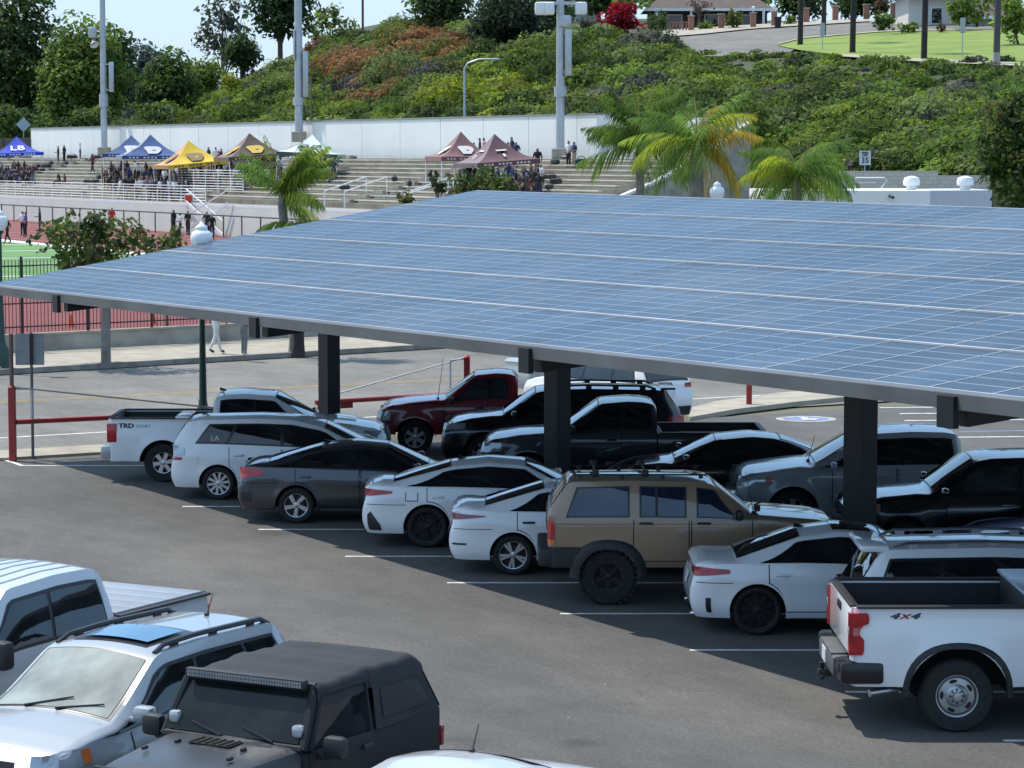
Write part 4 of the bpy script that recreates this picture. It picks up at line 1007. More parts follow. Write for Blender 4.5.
# low retaining wall with the track behind it
wl0, wl1 = A + fn_*(W0+.2), B + fn_*(W0+.2)
lw = MB(); lw.prism([wl0, wl1, wl1 + fn_*.3, wl0 + fn_*.3], (0, 0, .66))
cap = MB(); cap.prism([wl0 - fn_*.03 + Vector((0, 0, .66)), wl1 - fn_*.03 + Vector((0, 0, .66)), wl1 + fn_*.33 + Vector((0, 0, .66)), wl0 + fn_*.33 + Vector((0, 0, .66))], (0, 0, .07))
t = thing('retaining_wall', 'low tan concrete retaining wall along the sidewalk below the track fence', 'wall'); lw.build('wall', M_conc2, t); cap.build('coping', M_conc, t)
tz = lambda q2: .64 + .004*(q2 - 80)
far_q2 = 290
wq = to_q(wl0 + fn_*.3); w2 = to_q(wl1 + fn_*.3)
tr = MB(); tr.poly([Vector((*(wl0 + fn_*.31)[:2], .64)), Vector((*(wl0 + fn_*.31 + fd*150)[:2], .64)), Q(72, 90, tz(90)), Q(72, far_q2, tz(far_q2)), Q(-30, far_q2, tz(far_q2)), Q(-30, 90, tz(90))]); o = tr.build('running_track', M_track); o['kind'] = 'structure'
def fieldz(q1, q2, dz): return Q(q1, q2, tz(q2) + dz)
o = sheet('football_field', [fieldz(-20, 103, .02), fieldz(56, 103, .02), fieldz(56, 252, .02), fieldz(-20, 252, .02)], M_turf); 
o = sheet('field_edge_line', [fieldz(55, 103, .03), fieldz(56.3, 103, .03), fieldz(56.3, 252, .03), fieldz(55, 252, .03)], M_line)
for k in range(15):
    q = 108 + k*9.4; sheet('yard_line', [fieldz(0, q, .03), fieldz(55, q, .03), fieldz(55, q + .5, .03), fieldz(0, q + .5, .03)], M_line)
for k in range(7):
    a = 57.6 + k*1.9; sheet('lane_line', [fieldz(a, 95, .012), fieldz(a + .12, 95, .012), fieldz(a + .12, 270, .012), fieldz(a, 270, .012)], simple('track_line', (.5, .3, .27), .8))

# stall lines (left ends surveyed on the photograph)
for (px, py, ln) in ((20, 466, 3.6), (182, 507, 4.6), (258, 530, 4.8), (345, 557, 5.0), (447, 583.5, 5.2), (560, 614.5, 5.4), (690, 651, 5.6), (846, 693, 5.6), (1004, 742, 4.0)):
    a = gp(px, py); sheet('stall_line', [a, a + Vector((ln, 0, 0)), a + Vector((ln, .105, 0)), a + Vector((0, .105, 0))], M_line, z=.004)
a = gp(20, 466); sheet('stall_line', [a, a + Vector((.12, 0, 0)), a + Vector((-.9, 1.9, 0)), a + Vector((-1.02, 1.9, 0))], M_line, z=.005)
for k in range(7):
    p = Q(26.0, 14 + 3.05*k); sheet('stall_line', [p + Vector((6.6, 0, 0)), p + Vector((.8, 0, 0)), p + Vector((.8, .1, 0)), p + Vector((6.6, .1, 0))], M_line, z=.004)
# accessible bay markings beyond the facing row
M_adablue = simple('bay_blue_paint', (.17, .20, .33), .7, var=.3, scale=2.5)
def flat(name, c, pts, mat, z): sheet(name, [Vector((c.x + x, c.y + y, 0)) for x, y in pts], mat, z)
c0 = gp(806, 419)
flat('bay_symbol', c0, [(1.0*math.cos(a)*.75, .95*math.sin(a)*.75) for a in np.linspace(0, 2*math.pi, 25)[:-1]], simple('faded_bay_paint', (.34, .34, .33), .8, var=.4, scale=3), .004)
flat('bay_symbol', c0, [(.80*math.cos(a)*.7, .72*math.sin(a)*.7) for a in np.linspace(0, 2*math.pi, 25)[:-1]], M_adablue, .008)
flat('bay_symbol', c0, [(-.12, -.25), (.22, -.25), (.30, -.02), (.05, .05), (.05, .22), (-.1, .22)], M_line, .012)
flat('bay_symbol', c0, [(-.14, .26), (.08, .26), (.08, .38), (-.14, .38)], M_line, .012)
for (px, py, l, bl) in ((850, 428, 3.0, 1), (905, 421, 4.5, 0), (900, 414, 4.5, 0), (960, 432, 3.0, 1), (915, 438, 4.6, 0), (955, 405, 4, 0), (880, 408, 4, 0)):
    a = gp(px, py); flat('bay_line', a, [(0, 0), (l, .35), (l, .5), (0, .15)], M_adablue if bl else M_line, .004)

# ------------------------------------------------------------------ solar canopy
QF = 18.20; QB = QF + 12.0; QL = 54.0; QR = 15.0
def zf(q2): return 3.93 - .0070*(q2 - 21)
def zb_(q2): return zf(q2) + 1.93 - .0115*(54 - q2)
def cz(q1, q2): return zf(q2) + (zb_(q2) - zf(q2))*(q1 - QF)/(QB - QF)
can = thing('solar_canopy', 'long blue solar panel canopy on dark steel posts sheltering two rows of cars', 'canopy', Q(24.6, 38, 0))
def cobj(mb, name, mat, **k):
    o = mb.build(name, mat, can, **k); o.location = -can.location; return o
def solar_mat():
    m, nt, b = new_mat('solar_cells')
    uv = nt.nodes.new('ShaderNodeUVMap'); sep = nt.nodes.new('ShaderNodeSeparateXYZ'); nt.links.new(uv.outputs[0], sep.inputs[0])
    def lines(out, n, w):
        m1 = node(nt, 'ShaderNodeMath', operation='MULTIPLY'); nt.links.new(out, m1.inputs[0]); m1.inputs[1].default_value = n
        fr = node(nt, 'ShaderNodeMath', operation='FRACT'); nt.links.new(m1.outputs[0], fr.inputs[0])
        ab = node(nt, 'ShaderNodeMath', operation='SUBTRACT'); nt.links.new(fr.outputs[0], ab.inputs[0]); ab.inputs[1].default_value = .5
        a2 = node(nt, 'ShaderNodeMath', operation='ABSOLUTE'); nt.links.new(ab.outputs[0], a2.inputs[0])
        g = node(nt, 'ShaderNodeMath', operation='GREATER_THAN'); nt.links.new(a2.outputs[0], g.inputs[0]); g.inputs[1].default_value = .5 - w; return g.outputs[0]
    lx = lines(sep.outputs[0], 6, .04); ly = lines(sep.outputs[1], 12, .04)
    mx = node(nt, 'ShaderNodeMath', operation='MAXIMUM'); nt.links.new(lx, mx.inputs[0]); nt.links.new(ly, mx.inputs[1])
    fl = nt.nodes.new('ShaderNodeVectorMath'); fl.operation = 'FLOOR'; of = nt.nodes.new('ShaderNodeVectorMath'); of.operation = 'ADD'; of.inputs[1].default_value = (.001, .001, 0); nt.links.new(uv.outputs[0], of.inputs[0]); nt.links.new(of.outputs[0], fl.inputs[0])
    wn = nt.nodes.new('ShaderNodeTexWhiteNoise'); nt.links.new(fl.outputs[0], wn.inputs['Vector'])
    sc = nt.nodes.new('ShaderNodeVectorMath'); sc.operation = 'MULTIPLY'; sc.inputs[1].default_value = (6, 12, 1); nt.links.new(of.outputs[0], sc.inputs[0]); f2 = nt.nodes.new('ShaderNodeVectorMath'); f2.operation = 'FLOOR'; nt.links.new(sc.outputs[0], f2.inputs[0]); w2 = nt.nodes.new('ShaderNodeTexWhiteNoise'); nt.links.new(f2.outputs[0], w2.inputs['Vector'])
    c = ramp(nt, noise(nt, .8, 3, coord='Object'), [(.3, (.012, .029, .050)), (.7, (.020, .044, .076))])
    c = mixcol(nt, 1.0, c, ramp(nt, wn.outputs['Value'], [(0, g3(.62)), (1, g3(1.35))]), 'MULTIPLY'); c = mixcol(nt, 1.0, c, ramp(nt, w2.outputs['Value'], [(0, g3(.82)), (1, g3(1.18))]), 'MULTIPLY')
    dirt = noise(nt, .35, 6, .7, coord='Object', stretch=(1, 1, 1)); c = mixcol(nt, ramp(nt, dirt, [(.45, g3(.0)), (.8, g3(.30))]), c, (.22, .2, .18))
    c = mixcol(nt, mx.outputs[0], c, (.20, .23, .28)); nt.links.new(c, b.inputs['Base Color'])
    b.inputs['Roughness'].default_value = .30; b.inputs['Specular IOR Level'].default_value = .14; return m
M_solar = solar_mat(); M_pframe = simple('panel_frame', (.40, .42, .45), .45, .1, var=.12, scale=.7); M_joint = simple('row_joint_white', (.46, .47, .47), .5, .1, var=.15, scale=.6); M_under = simple('panel_backsheet', (.10, .10, .11), .6)
NR = 6; NCOL = 37; pw = (QL - QR)/NCOL
def panel(mb, uvs, i, j):
    g = .001; gg = (.002, .002)
    a0, a1 = QF + (QB-QF)*(i)/NR + gg[0], QF + (QB-QF)*(i+1)/NR - gg[0]*.4
    b0, b1 = QL - pw*(j+1) + g, QL - pw*j - g
    P_ = [Q(a, b, cz(a, b)) - can.location for a, b in ((a0, b0), (a0, b1), (a1, b1), (a1, b0))]
    up = Vector((0, 0, .04)); fr = .021
    ctr = sum(P_, Vector())/4; I = [p + (ctr - p)*fr*(1.0) for p in P_]
    # frame ring, glass, sides and back sheet
    o = len(mb.v); mb.v += [tuple(p + up) for p in P_] + [tuple(p + up) for p in I] + [tuple(p + up - Vector((0, 0, .004))) for p in I] + [tuple(p) for p in P_]
    F_ = [(0,1,5,4), (1,2,6,5), (2,3,7,6), (3,0,4,7), (4,5,9,8), (5,6,10,9), (6,7,11,10), (7,4,8,11)]
    for f in F_: mb.f.append([o+q for q in f][::-1]); mb.m.append(1); uvs.append([(0,0)]*4)
    mb.f.append([o+11, o+10, o+9, o+8]); mb.m.append(0); uvs.append([(1+j, i), (1+j, 1+i), (j, 1+i), (j, i)])
    for f in ((0,12,13,1), (1,13,14,2), (2,14,15,3), (3,15,12,0)): mb.f.append([o+q for q in f]); mb.m.append(1); uvs.append([(0,0)]*4)
    mb.f.append([o+12, o+13, o+14, o+15][::-1]); mb.m.append(2); uvs.append([(0,0)]*4)
def panel_obj(cells):
    mb = MB(); uvs = []
    for i, j in cells: panel(mb, uvs, i, j)
    me = mb.mesh('solar_panel', [M_solar, M_pframe, M_under]); ul = me.uv_layers.new(name='UVMap'); k = 0
    flat_uv = [c for f in uvs for c in f]; ul.data.foreach_set('uv', [x for c in flat_uv for x in c])
    bm = bmesh.new(); bm.from_mesh(me); bm.to_mesh(me); bm.free()
    return obj('solar_panel', me, can)
def seen(i, j):
    a, b = QF + (QB-QF)*(i+.5)/NR, QL - pw*(j+.5); p = Q(a, b); x = 512 + F*p.x/p.y; return -30 < x < 1060
cells = [(i, j) for i in range(NR) for j in range(NCOL)]
vis = sorted([c_ for c_ in cells if seen(*c_)], key=lambda c_: Q(QF + 1.96*c_[0], QL - pw*c_[1]).y)
near100 = set(vis[:99])
for c_ in vis[:99]: panel_obj([c_])
rest = panel_obj([c_ for c_ in cells if c_ not in near100]); rest['kind'] = 'stuff'
# white ballast strips between rows
for i in range(1, NR):
    a = QF + (QB-QF)*i/NR
    mb = MB(); mb.prism([Q(a-.03, QR, cz(a, QR)+.052), Q(a+.06, QR, cz(a, QR)+.052), Q(a+.06, QL, cz(a, QL)+.052), Q(a-.03, QL, cz(a, QL)+.052)], (0, 0, -.03)); cobj(mb, 'row_joint', M_joint)
def edge_beam(name, a, b, dz0, dz1, mat, w=.10):
    mb = MB(); (a1, a2), (b1, b2) = a, b
    n = (Q(b1, b2) - Q(a1, a2)).normalized(); s_ = Vector((-n.y, n.x, 0))*w*.5
    A0 = Q(a1, a2, cz(a1, a2)); B0 = Q(b1, b2, cz(b1, b2))
    mb.prism([A0 - s_ + Vector((0, 0, dz0)), A0 + s_ + Vector((0, 0, dz0)), A0 + s_ + Vector((0, 0, dz1)), A0 - s_ + Vector((0, 0, dz1))], B0 - A0); cobj(mb, name, mat)
M_fascia = simple('weathered_galvanised_fascia', (.13, .13, .125), .55, .2, var=.22, scale=.8)
edge_beam('front_fascia', (QF+.02, QR), (QF+.02, QL), -.175, -.004, M_fascia); edge_beam('rear_fascia', (QB-.05, QR), (QB-.05, QL), -.22, -.004, M_galv)
edge_beam('side_fascia', (QF, QL-.05), (QB, QL-.05), -.16, -.004, M_galv); edge_beam('side_fascia', (QF, QR+.05), (QB, QR+.05), -.22, -.004, M_galv)
for i in range(1, 12): a = QF + (QB-QF)*i/12; edge_beam('purlin', (a, QR), (a, QL), -.20, -.006, M_galv, .07)
QC = 24.6
for k in range(-1, 4):
    cpx = {0: 862.5, 1: 557.5, 2: 328.5}.get(k)
    X1 = on_q1(862.5, QC); X2 = on_q1(557.5, QC); q2a = to_q(X1)[1]; stp = to_q(X2)[1] - q2a
    q2 = q2a + stp*k if k < 2 else to_q(on_q1(328.5, QC))[1] if k == 2 else None
    if q2 is None: continue
    base = Q(QC, q2); top = cz(QC, q2) - .62
    mb = MB(); mb.box((0, 0, top/2), (.30, .46, top), mi=0); mb.box((0, 0, .02), (.6, .7, .04)); 
    po = mb.build('post', M_post, can); po.location = base - can.location; po.rotation_euler = (0, 0, ROT_E1)
    # tapered cantilever arm: deep over the post, shallow at both ends, end plate dropping below the fascia
    w_ = .24; mb = MB(); sec = []
    for a in (QF + .15, QF + .7, QC, QB - .4):
        d0 = {0: .26, 1: .30, 2: .60, 3: .2}[[QF + .15, QF + .7, QC, QB - .4].index(a)]
        q2_ = q2 - .8*max(0, (QC - a)/(QC - QF)); c0_ = Q(a, q2_, cz(a, q2_) - .21); s_ = Q(0, w_/2)
        sec.append([c0_ - s_, c0_ + s_, c0_ + s_ - Vector((0, 0, d0 - .2 + .12)), c0_ - s_ - Vector((0, 0, d0 - .2 + .12))])
    vs = [p for s2 in sec for p in s2]; fs = [(0,3,2,1), (12,13,14,15)]
    for r_ in range(3):
        for q_ in range(4): fs.append((r_*4+q_, r_*4+(q_+1) % 4, (r_+1)*4+(q_+1) % 4, (r_+1)*4+q_))
    mb.add(vs, fs); cobj(mb, 'cantilever_arm', M_post)
    mb = MB(); mb.prism([Q(QF-.09, q2-.94, cz(QF, q2)-.02), Q(QF-.09, q2-.66, cz(QF, q2)-.02), Q(QF-.09, q2-.66, cz(QF, q2)-.37), Q(QF-.09, q2-.94, cz(QF, q2)-.37)], Q(.08, 0)); cobj(mb, 'end_plate', M_post)
    fx_ = MB(); fx_.box((0, 0, 0), (.18, 1.1, .06), bev=.01); lf = fx_.build('canopy_lamp', M_galv, can); lf.location = Q(QC - 1.6, q2 + 4.0, cz(QC-1.6, q2+4) - .30) - can.location; lf.rotation_euler = (0, 0, ROT_E1)
# ------------------------------------------------------------------ track fence
def bars_fence(name, label, p0, p1, z0, hgt, pitch=.13, npost=2.45, cat='fence'):
    t = thing(name, label, cat, (p0 + p1)*.5); o0 = t.location.copy()
    d = (p1 - p0); L = d.length; d.normalize(); n = int(L/pitch); pk = MB()
    for i in range(n):
        p = p0 + d*(i*pitch) - o0; pk.box((p.x, p.y, z0 + hgt/2), (.022, .022, hgt - .06))
    k = pk.build('picket_panel', M_fence, t); k.location.z = -o0.z
    rl = MB()
    for zz in (.22, .98, hgt-.22): rl.path([p0 - o0 + Vector((0, 0, z0 + zz)), p1 - o0 + Vector((0, 0, z0 + zz))], .03, 4)
    r_ = rl.build('rail', M_fence, t); r_.location.z = -o0.z
    for i in range(int(L/npost) + 1):
        p = p0 + d*(i*npost) - o0; pb = MB().box((p.x, p.y, z0 + hgt/2 + .03), (.075, .075, hgt + .1)).build('fence_post', M_fence, t); pb.location.z = -o0.z
fp = wl0 + fn_*.16
bars_fence('track_fence', 'tall black iron picket fence on the low wall in front of the red track', Vector((*(fp + fd*14)[:2], 0)), Vector((*(fp + fd*80)[:2], 0)), .73, 2.42)

# ------------------------------------------------------------------ grandstand
G0, G1 = 72.0, 86.2; ZB0, ZB1 = 3.2, 6.25; NROW = 11
QA, QZ = 124.0, 262.0; org = Q(79, 180, 0)
gs = thing('grandstand', 'long concrete grandstand with pale bench rows below the white wall', 'grandstand', org)
def gobj(mb, name, mat, par=gs, **k):
    o = mb.build(name, mat, par, **k)
    if par is gs: o.location = -org
    return o
fw = MB(); fw.prism([Q(G0, QA+8, .2), Q(G0, QZ, .2), Q(G0+.3, QZ, .2), Q(G0+.3, QA+8, .2)], (0, 0, 2.75)); gobj(fw, 'front_wall', simple('cream_front_wall', (.66, .67, .60), .8, var=.06, scale=.4))
fw = MB(); fw.prism([Q(G0-.004, QA+8, 2.95), Q(G0-.004, QZ, 2.95), Q(G0+.5, QZ, 2.95), Q(G0+.5, QA+8, 2.95)], (0, 0, .18)); gobj(fw, 'coping', M_white)
stp_ = MB(); rd = (G1 - G0 - 1.6)/NROW; rz_ = (ZB1 - ZB0)/NROW
stp_.prism([Q(G0+.3, QA, 1.0), Q(G0+.3, QZ, 1.0), Q(G0+1.6, QZ, 1.0), Q(G0+1.6, QA, 1.0)], (0, 0, 2.15))
for i in range(NROW):
    a = G0 + 1.6 + rd*i; z = ZB0 + rz_*(i+1); stp_.prism([Q(a, QA, 1.0), Q(a, QZ, 1.0), Q(a+rd, QZ, 1.0), Q(a+rd, QA, 1.0)], (0, 0, z - 1.0 - .0))
gobj(stp_, 'concrete_steps', simple('stand_concrete', (.23, .205, .16), .85, var=.3, scale=.6))
M_bench = simple('pale_bench_plank', (.62, .58, .49), .7, var=.2, scale=.7)
for i in range(NROW):
    a = G0 + 1.6 + rd*i + .3; z = ZB0 + rz_*(i+1)
    bb = MB(); q = QA + .3
    while q < QZ - 1:
        ln = 7.3
        bb.prism([Q(a, q, z+.14), Q(a, min(q+ln, QZ), z+.14), Q(a+.34, min(q+ln, QZ), z+.14), Q(a+.34, q, z+.14)], (0, 0, .07)); q += ln + .12
    gobj(bb, 'bench', M_bench)
# stair aisles (lighter)
for q in (148, 171, 196, 222, 243):
    ai = MB()
    for i in range(NROW):
        a = G0 + 1.6 + rd*i; z = ZB0 + rz_*(i+1) + .004; ai.prism([Q(a, q, z), Q(a, q+1.3, z), Q(a+rd*.5, q+1.3, z), Q(a+rd*.5, q, z)], (0, 0, .22))
    gobj(ai, 'stair_aisle', M_conc2)
# pipe rails along the walkway and around the stair
def rail_run(q0, q1, a, z, n=6, h=1.15, mat=M_white, post=2.2):
    m = MB()
    for i in range(n): m.path([Q(a, q0, z + h*(i+1)/n), Q(a, q1, z + h*(i+1)/n)], .028, 5)
    q = q0
    while q <= q1 + .01: m.path([Q(a, q, z), Q(a, q, z + h)], .035, 5); q += post
    gobj(m, 'guard_rail', mat)
rail_run(QA+44, 262, G0+.35, 3.13, 6, 1.2); rail_run(QA+44, 180, G0+3.2, 3.9, 8, 1.5)
for px in (325, 345, 405, 410): 
    p = on_q1(px, G0+1.2, 3.1); m = MB(); m.path([p, p + Vector((.0, 0, 1.1)), p + Q(1, .0, 0)*3 + Vector((0, 0, 2.0)), p + Q(1, 0, 0)*3 + Vector((0, 0, .8))], .05, 6); gobj(m, 'hand_rail', M_white)
# right end parapet, stepping up
ep = MB(); ep.prism([Q(G0, QA, 1.0), Q(74, QA, 2.6), Q(80.8, QA, 4.9), Q(84, QA, 6.4), Q(87.2, QA, 8.3), Q(87.2, QA, 1.0)], Q(0, -.5)); gobj(ep, 'end_parapet', M_conc2)
ep = MB(); ep.prism([Q(74, QA+.05, 2.6), Q(80.8, QA+.05, 4.9), Q(84, QA+.05, 6.4), Q(87.2, QA+.05, 8.3), Q(87.2, QA+.05, 8.45), Q(84, QA+.05, 6.55), Q(80.8, QA+.05, 5.05), Q(74, QA+.05, 2.75)], Q(0, -.6)); gobj(ep, 'parapet_coping', M_white)
# stair from the track to the walkway (white frame) and stair sides
for px, da, db in ((187, -.5, -7.5), (229, -.9, 6.0)):
    p = on_q1(px, G0-.2, 3.1); m = MB(); e = p + Q(da, db, 0); m.prism([p, p + Vector((0, 0, .22)), Vector((e.x, e.y, 1.2)), Vector((e.x, e.y, .98))], Q(-.06, 0)); m.prism([p+Vector((0,0,1)), p + Vector((0, 0, 1.08)), Vector((e.x, e.y, 2.08)), Vector((e.x, e.y, 2.0))], Q(-.06, 0)); gobj(m, 'stair_stringer', M_white)

# white wall above the stand
GW = 87.0; qWL = to_q(on_q1(33, GW))[1]; qWR = to_q(on_q1(741, GW))[1]; qs = to_q(on_q1(640, GW))[1]
wt = thing('boundary_wall', 'long plain white panel wall above the grandstand rows', 'wall', Q(GW, 180)); wo = Q(GW, 180)
wm = MB(); q = qWR; i = 0
while q < qWL:
    e = min(q + 6.1, qWL); hh = 9.02 if q > qs - 3 else 8.7
    wm.prism([Q(GW, q+.03, 5.4), Q(GW, e-.03, 5.4), Q(GW+.3, e-.03, 5.4), Q(GW+.3, q+.03, 5.4)], (0, 0, hh - 5.4)); q = e
wm.prism([Q(GW+.06, qWR, 5.4), Q(GW+.06, qWL, 5.4), Q(GW+.2, qWL, 5.4), Q(GW+.2, qWR, 5.4)], (0, 0, 3.2))
o = wm.build('panel', M_whitewall, wt); o.location = -wo
cm = MB(); cm.prism([Q(GW-.05, qs-3, 9.02), Q(GW-.05, qWL, 9.02), Q(GW+.35, qWL, 9.02), Q(GW+.35, qs-3, 9.02)], (0, 0, .12)); o = cm.build('coping', simple('grey_coping', (.25, .26, .24), .7), wt); o.location = -wo
t = thing('wind_screen_fence', 'dark fabric covered fence left of the white wall', 'fence', Q(GW, qWL+12)); m = MB(); m.prism([Q(0, -12, 0), Q(0, 20, 0), Q(.1, 20, 0), Q(.1, -12, 0)], (0, 0, 8.2)); m.build('mesh_panel', simple('dark_windscreen_fabric', (.015, .02, .018), .8), t)
fpst = MB(); [fpst.path([Q(-.1, q, 0), Q(-.1, q, 8.3)], .05, 5) for q in range(-12, 21, 4)]; fpst.build('fence_post', M_fence, t)
# chain link fence at the foot of the stand
cf = thing('chain_link_fence', 'thin grey post and rail fence along the track below the grandstand', 'fence', Q(70.6, 200, 1.0)); m = MB()
zb0 = 1.05
for zz in (1.45,): m.path([Q(0, -60, zz), Q(0, 55, zz)], .05, 5)
for q in range(-60, 56, 3): m.path([Q(0, q, 0), Q(0, q, 1.5)], .05, 5)
m.build('post_and_rail', simple('fence_pipe_grey', (.06, .065, .07), .5), cf)

# ------------------------------------------------------------------ tents
def tent(px, q1, zbase, w, eave, peak, col1, col2, label, letters=None, lcol=(.7, .7, .7), rz=None, skew=0.0, legcol=M_white, band=None, logo=None):
    p = on_q1(px, q1, zbase); t = thing('popup_tent', label, 'tent', p, R(-22) if rz is None else rz, 'pop up tents on the grandstand'); t.rotation_euler[1] = R(skew)
    def fab(n, c):
        m, nt, b = new_mat(n); nt.links.new(ramp(nt, noise(nt, 1.2, 3), [(.3, tuple(x*.85 for x in c)), (.7, tuple(x*1.1 for x in c))]), b.inputs['Base Color']); b.inputs['Roughness'].default_value = .75
        return m
    a = fab('tent_fabric', col1); b = fab('tent_fabric', col2); h = w/2; m = MB()
    cor = [(-h, -h), (h, -h), (h, h), (-h, h)]; N = 8
    for k in range(4):
        x0, y0 = cor[k]; x1, y1 = cor[(k+1) % 4]; rows = []
        for i in range(N+1):
            s_ = i/N; zz = eave + (peak-eave)*(s_**1.7) + random.uniform(-.015, .015)*(0 < s_ < 1); row = []
            for j in range(N+1):
                u = j/N; row.append(((x0+(x1-x0)*u)*(1-s_), (y0+(y1-y0)*u)*(1-s_), zz - .12*math.sin(math.pi*u)*(1-s_)*s_*2))
            rows.append(row)
        m.grid(rows, 0 if k % 2 == 0 else 1)
    m.build('canopy_top', [a, b], t, True, 25)
    v = MB()
    for k in range(4):
        x0, y0 = cor[k]; x1, y1 = cor[(k+1) % 4]; v.poly([(x0, y0, eave-.28), (x1, y1, eave-.28), (x1, y1, eave), (x0, y0, eave)], 0 if k % 2 == 0 else 1)
    v.build('valance', [band or a, b], t)
    for x, y in cor: MB().tube((x*.97, y*.97, -.3), (x*.97, y*.97, eave), .035, n=6).build('leg', legcol, t)
    if letters:
        for k, (dx, dy) in enumerate(((0, -1), (-1, 0))):
            me = text_mesh('lettering', letters, .95*w/3.4, simple('letter_%s' % str(lcol), lcol, .7), bold=.02)
            fz = eave + (peak-eave)*.22; sl = math.atan((peak-eave)*1.05/h); rr = .60
            obj('lettering', me, t, (dx*h*rr, dy*h*rr, eave + (peak-eave)*(1-rr)**1.7 + .11), (sl*.75, 0, 0 if k == 0 else -math.pi/2))
    if logo:
        for k, (dx, dy) in enumerate(((0, -1), (-1, 0))):
            m2 = MB(); rows = []; rr = .60; sl = math.atan((peak-eave)*1.05/h)*.75
            m2.poly([(.42*w/3.4*math.cos(q)*(1+.22*math.sin(3*q+.6)), .58*w/3.4*math.sin(q)*(1+.25*math.cos(2*q)), 0) for q in np.linspace(0, 2*math.pi, 25)[:-1]])
            m2.poly([(.10*w/3.4*math.cos(q)+.12, .06*w/3.4*math.sin(q)-.05, .012) for q in np.linspace(0, 2*math.pi, 13)[:-1]], 1)
            o = m2.build('round_logo', [simple('logo_%s' % str(logo), logo, .7), a], t); o.location = (dx*h*rr, dy*h*rr, eave + (peak-eave)*(1-rr)**1.7 + .09); o.rotation_euler = (sl, 0, 0 if k == 0 else -math.pi/2)
    # slogan line on the valance: a row of small plain strokes
    if lcol:
        st_ = MB()
        for i in range(14):
            if i % 5 == 3: continue
            x = -h*.75 + i*h*1.5/13; st_.poly([(x-.06*w/3.4, -h-.012, eave-.20), (x+.05*w/3.4, -h-.012, eave-.20), (x+.05*w/3.4, -h-.012, eave-.09), (x-.06*w/3.4, -h-.012, eave-.09)])
        st_.build('valance_print', simple('letter_%s' % str(lcol), lcol, .7), t)
    return t
blue = (.02, .05, .42); navy = (.035, .075, .20); yel = (.62, .42, .03); brown = (.085, .055, .045); maroon = (.17, .085, .085)
tent(20, 80, 4.75, 4.6, 1.95, 3.45, blue, (.03, .07, .50), 'royal blue tent with white letters at the left end', 'LB', (.75, .75, .78), rz=R(12), skew=-2)
tent(133, 78.9, 4.6, 4.6, 2.0, 3.5, navy, (.20, .24, .33), 'navy tent with pale printed panel, left of a matching navy tent', None, (.6, .62, .65), logo=(.42, .44, .48), rz=R(8))
tent(152, 77.4, 4.45, 4.9, 2.0, 3.65, navy, (.22, .27, .36), 'navy tent with pale printed panel beside the yellow tent', None, (.6, .62, .65), logo=(.42, .44, .48), rz=R(14))
tent(194, 76.4, 4.0, 4.7, 1.95, 3.6, yel, (.55, .30, .13), 'bright yellow tent with dark emblem between navy and brown tents', None, (.08, .05, .05), logo=(.2, .13, .05), rz=R(22), skew=-5)
tent(254, 78.0, 4.5, 4.5, 2.0, 3.6, brown, (.20, .14, .12), 'dark brown tent with yellow emblem and yellow edge', None, (.60, .42, .05), logo=(.48, .32, .05), rz=R(20), skew=-4)
tent(311, 79.4, 4.75, 4.3, 1.9, 3.2, (.62, .64, .66), (.30, .42, .36), 'white and green tent with dark green lettering near the tall pole', 'GC', (.05, .12, .09), rz=R(-4), skew=3, band=simple('tent_dark_band', (.05, .07, .07), .7))
tent(461, 80.3, 4.9, 3.7, 1.5, 3.1, maroon, (.25, .15, .14), 'brownish maroon tent with white oval, left of the maroon letter tent', None, (.5, .45, .45), logo=(.52, .48, .47), rz=R(18))
tent(498, 79.0, 4.55, 4.1, 1.6, 3.25, (.115, .055, .065), (.20, .15, .16), 'dark maroon tent with large white letter T', 'T', (.65, .58, .58), rz=R(22), skew=-4)

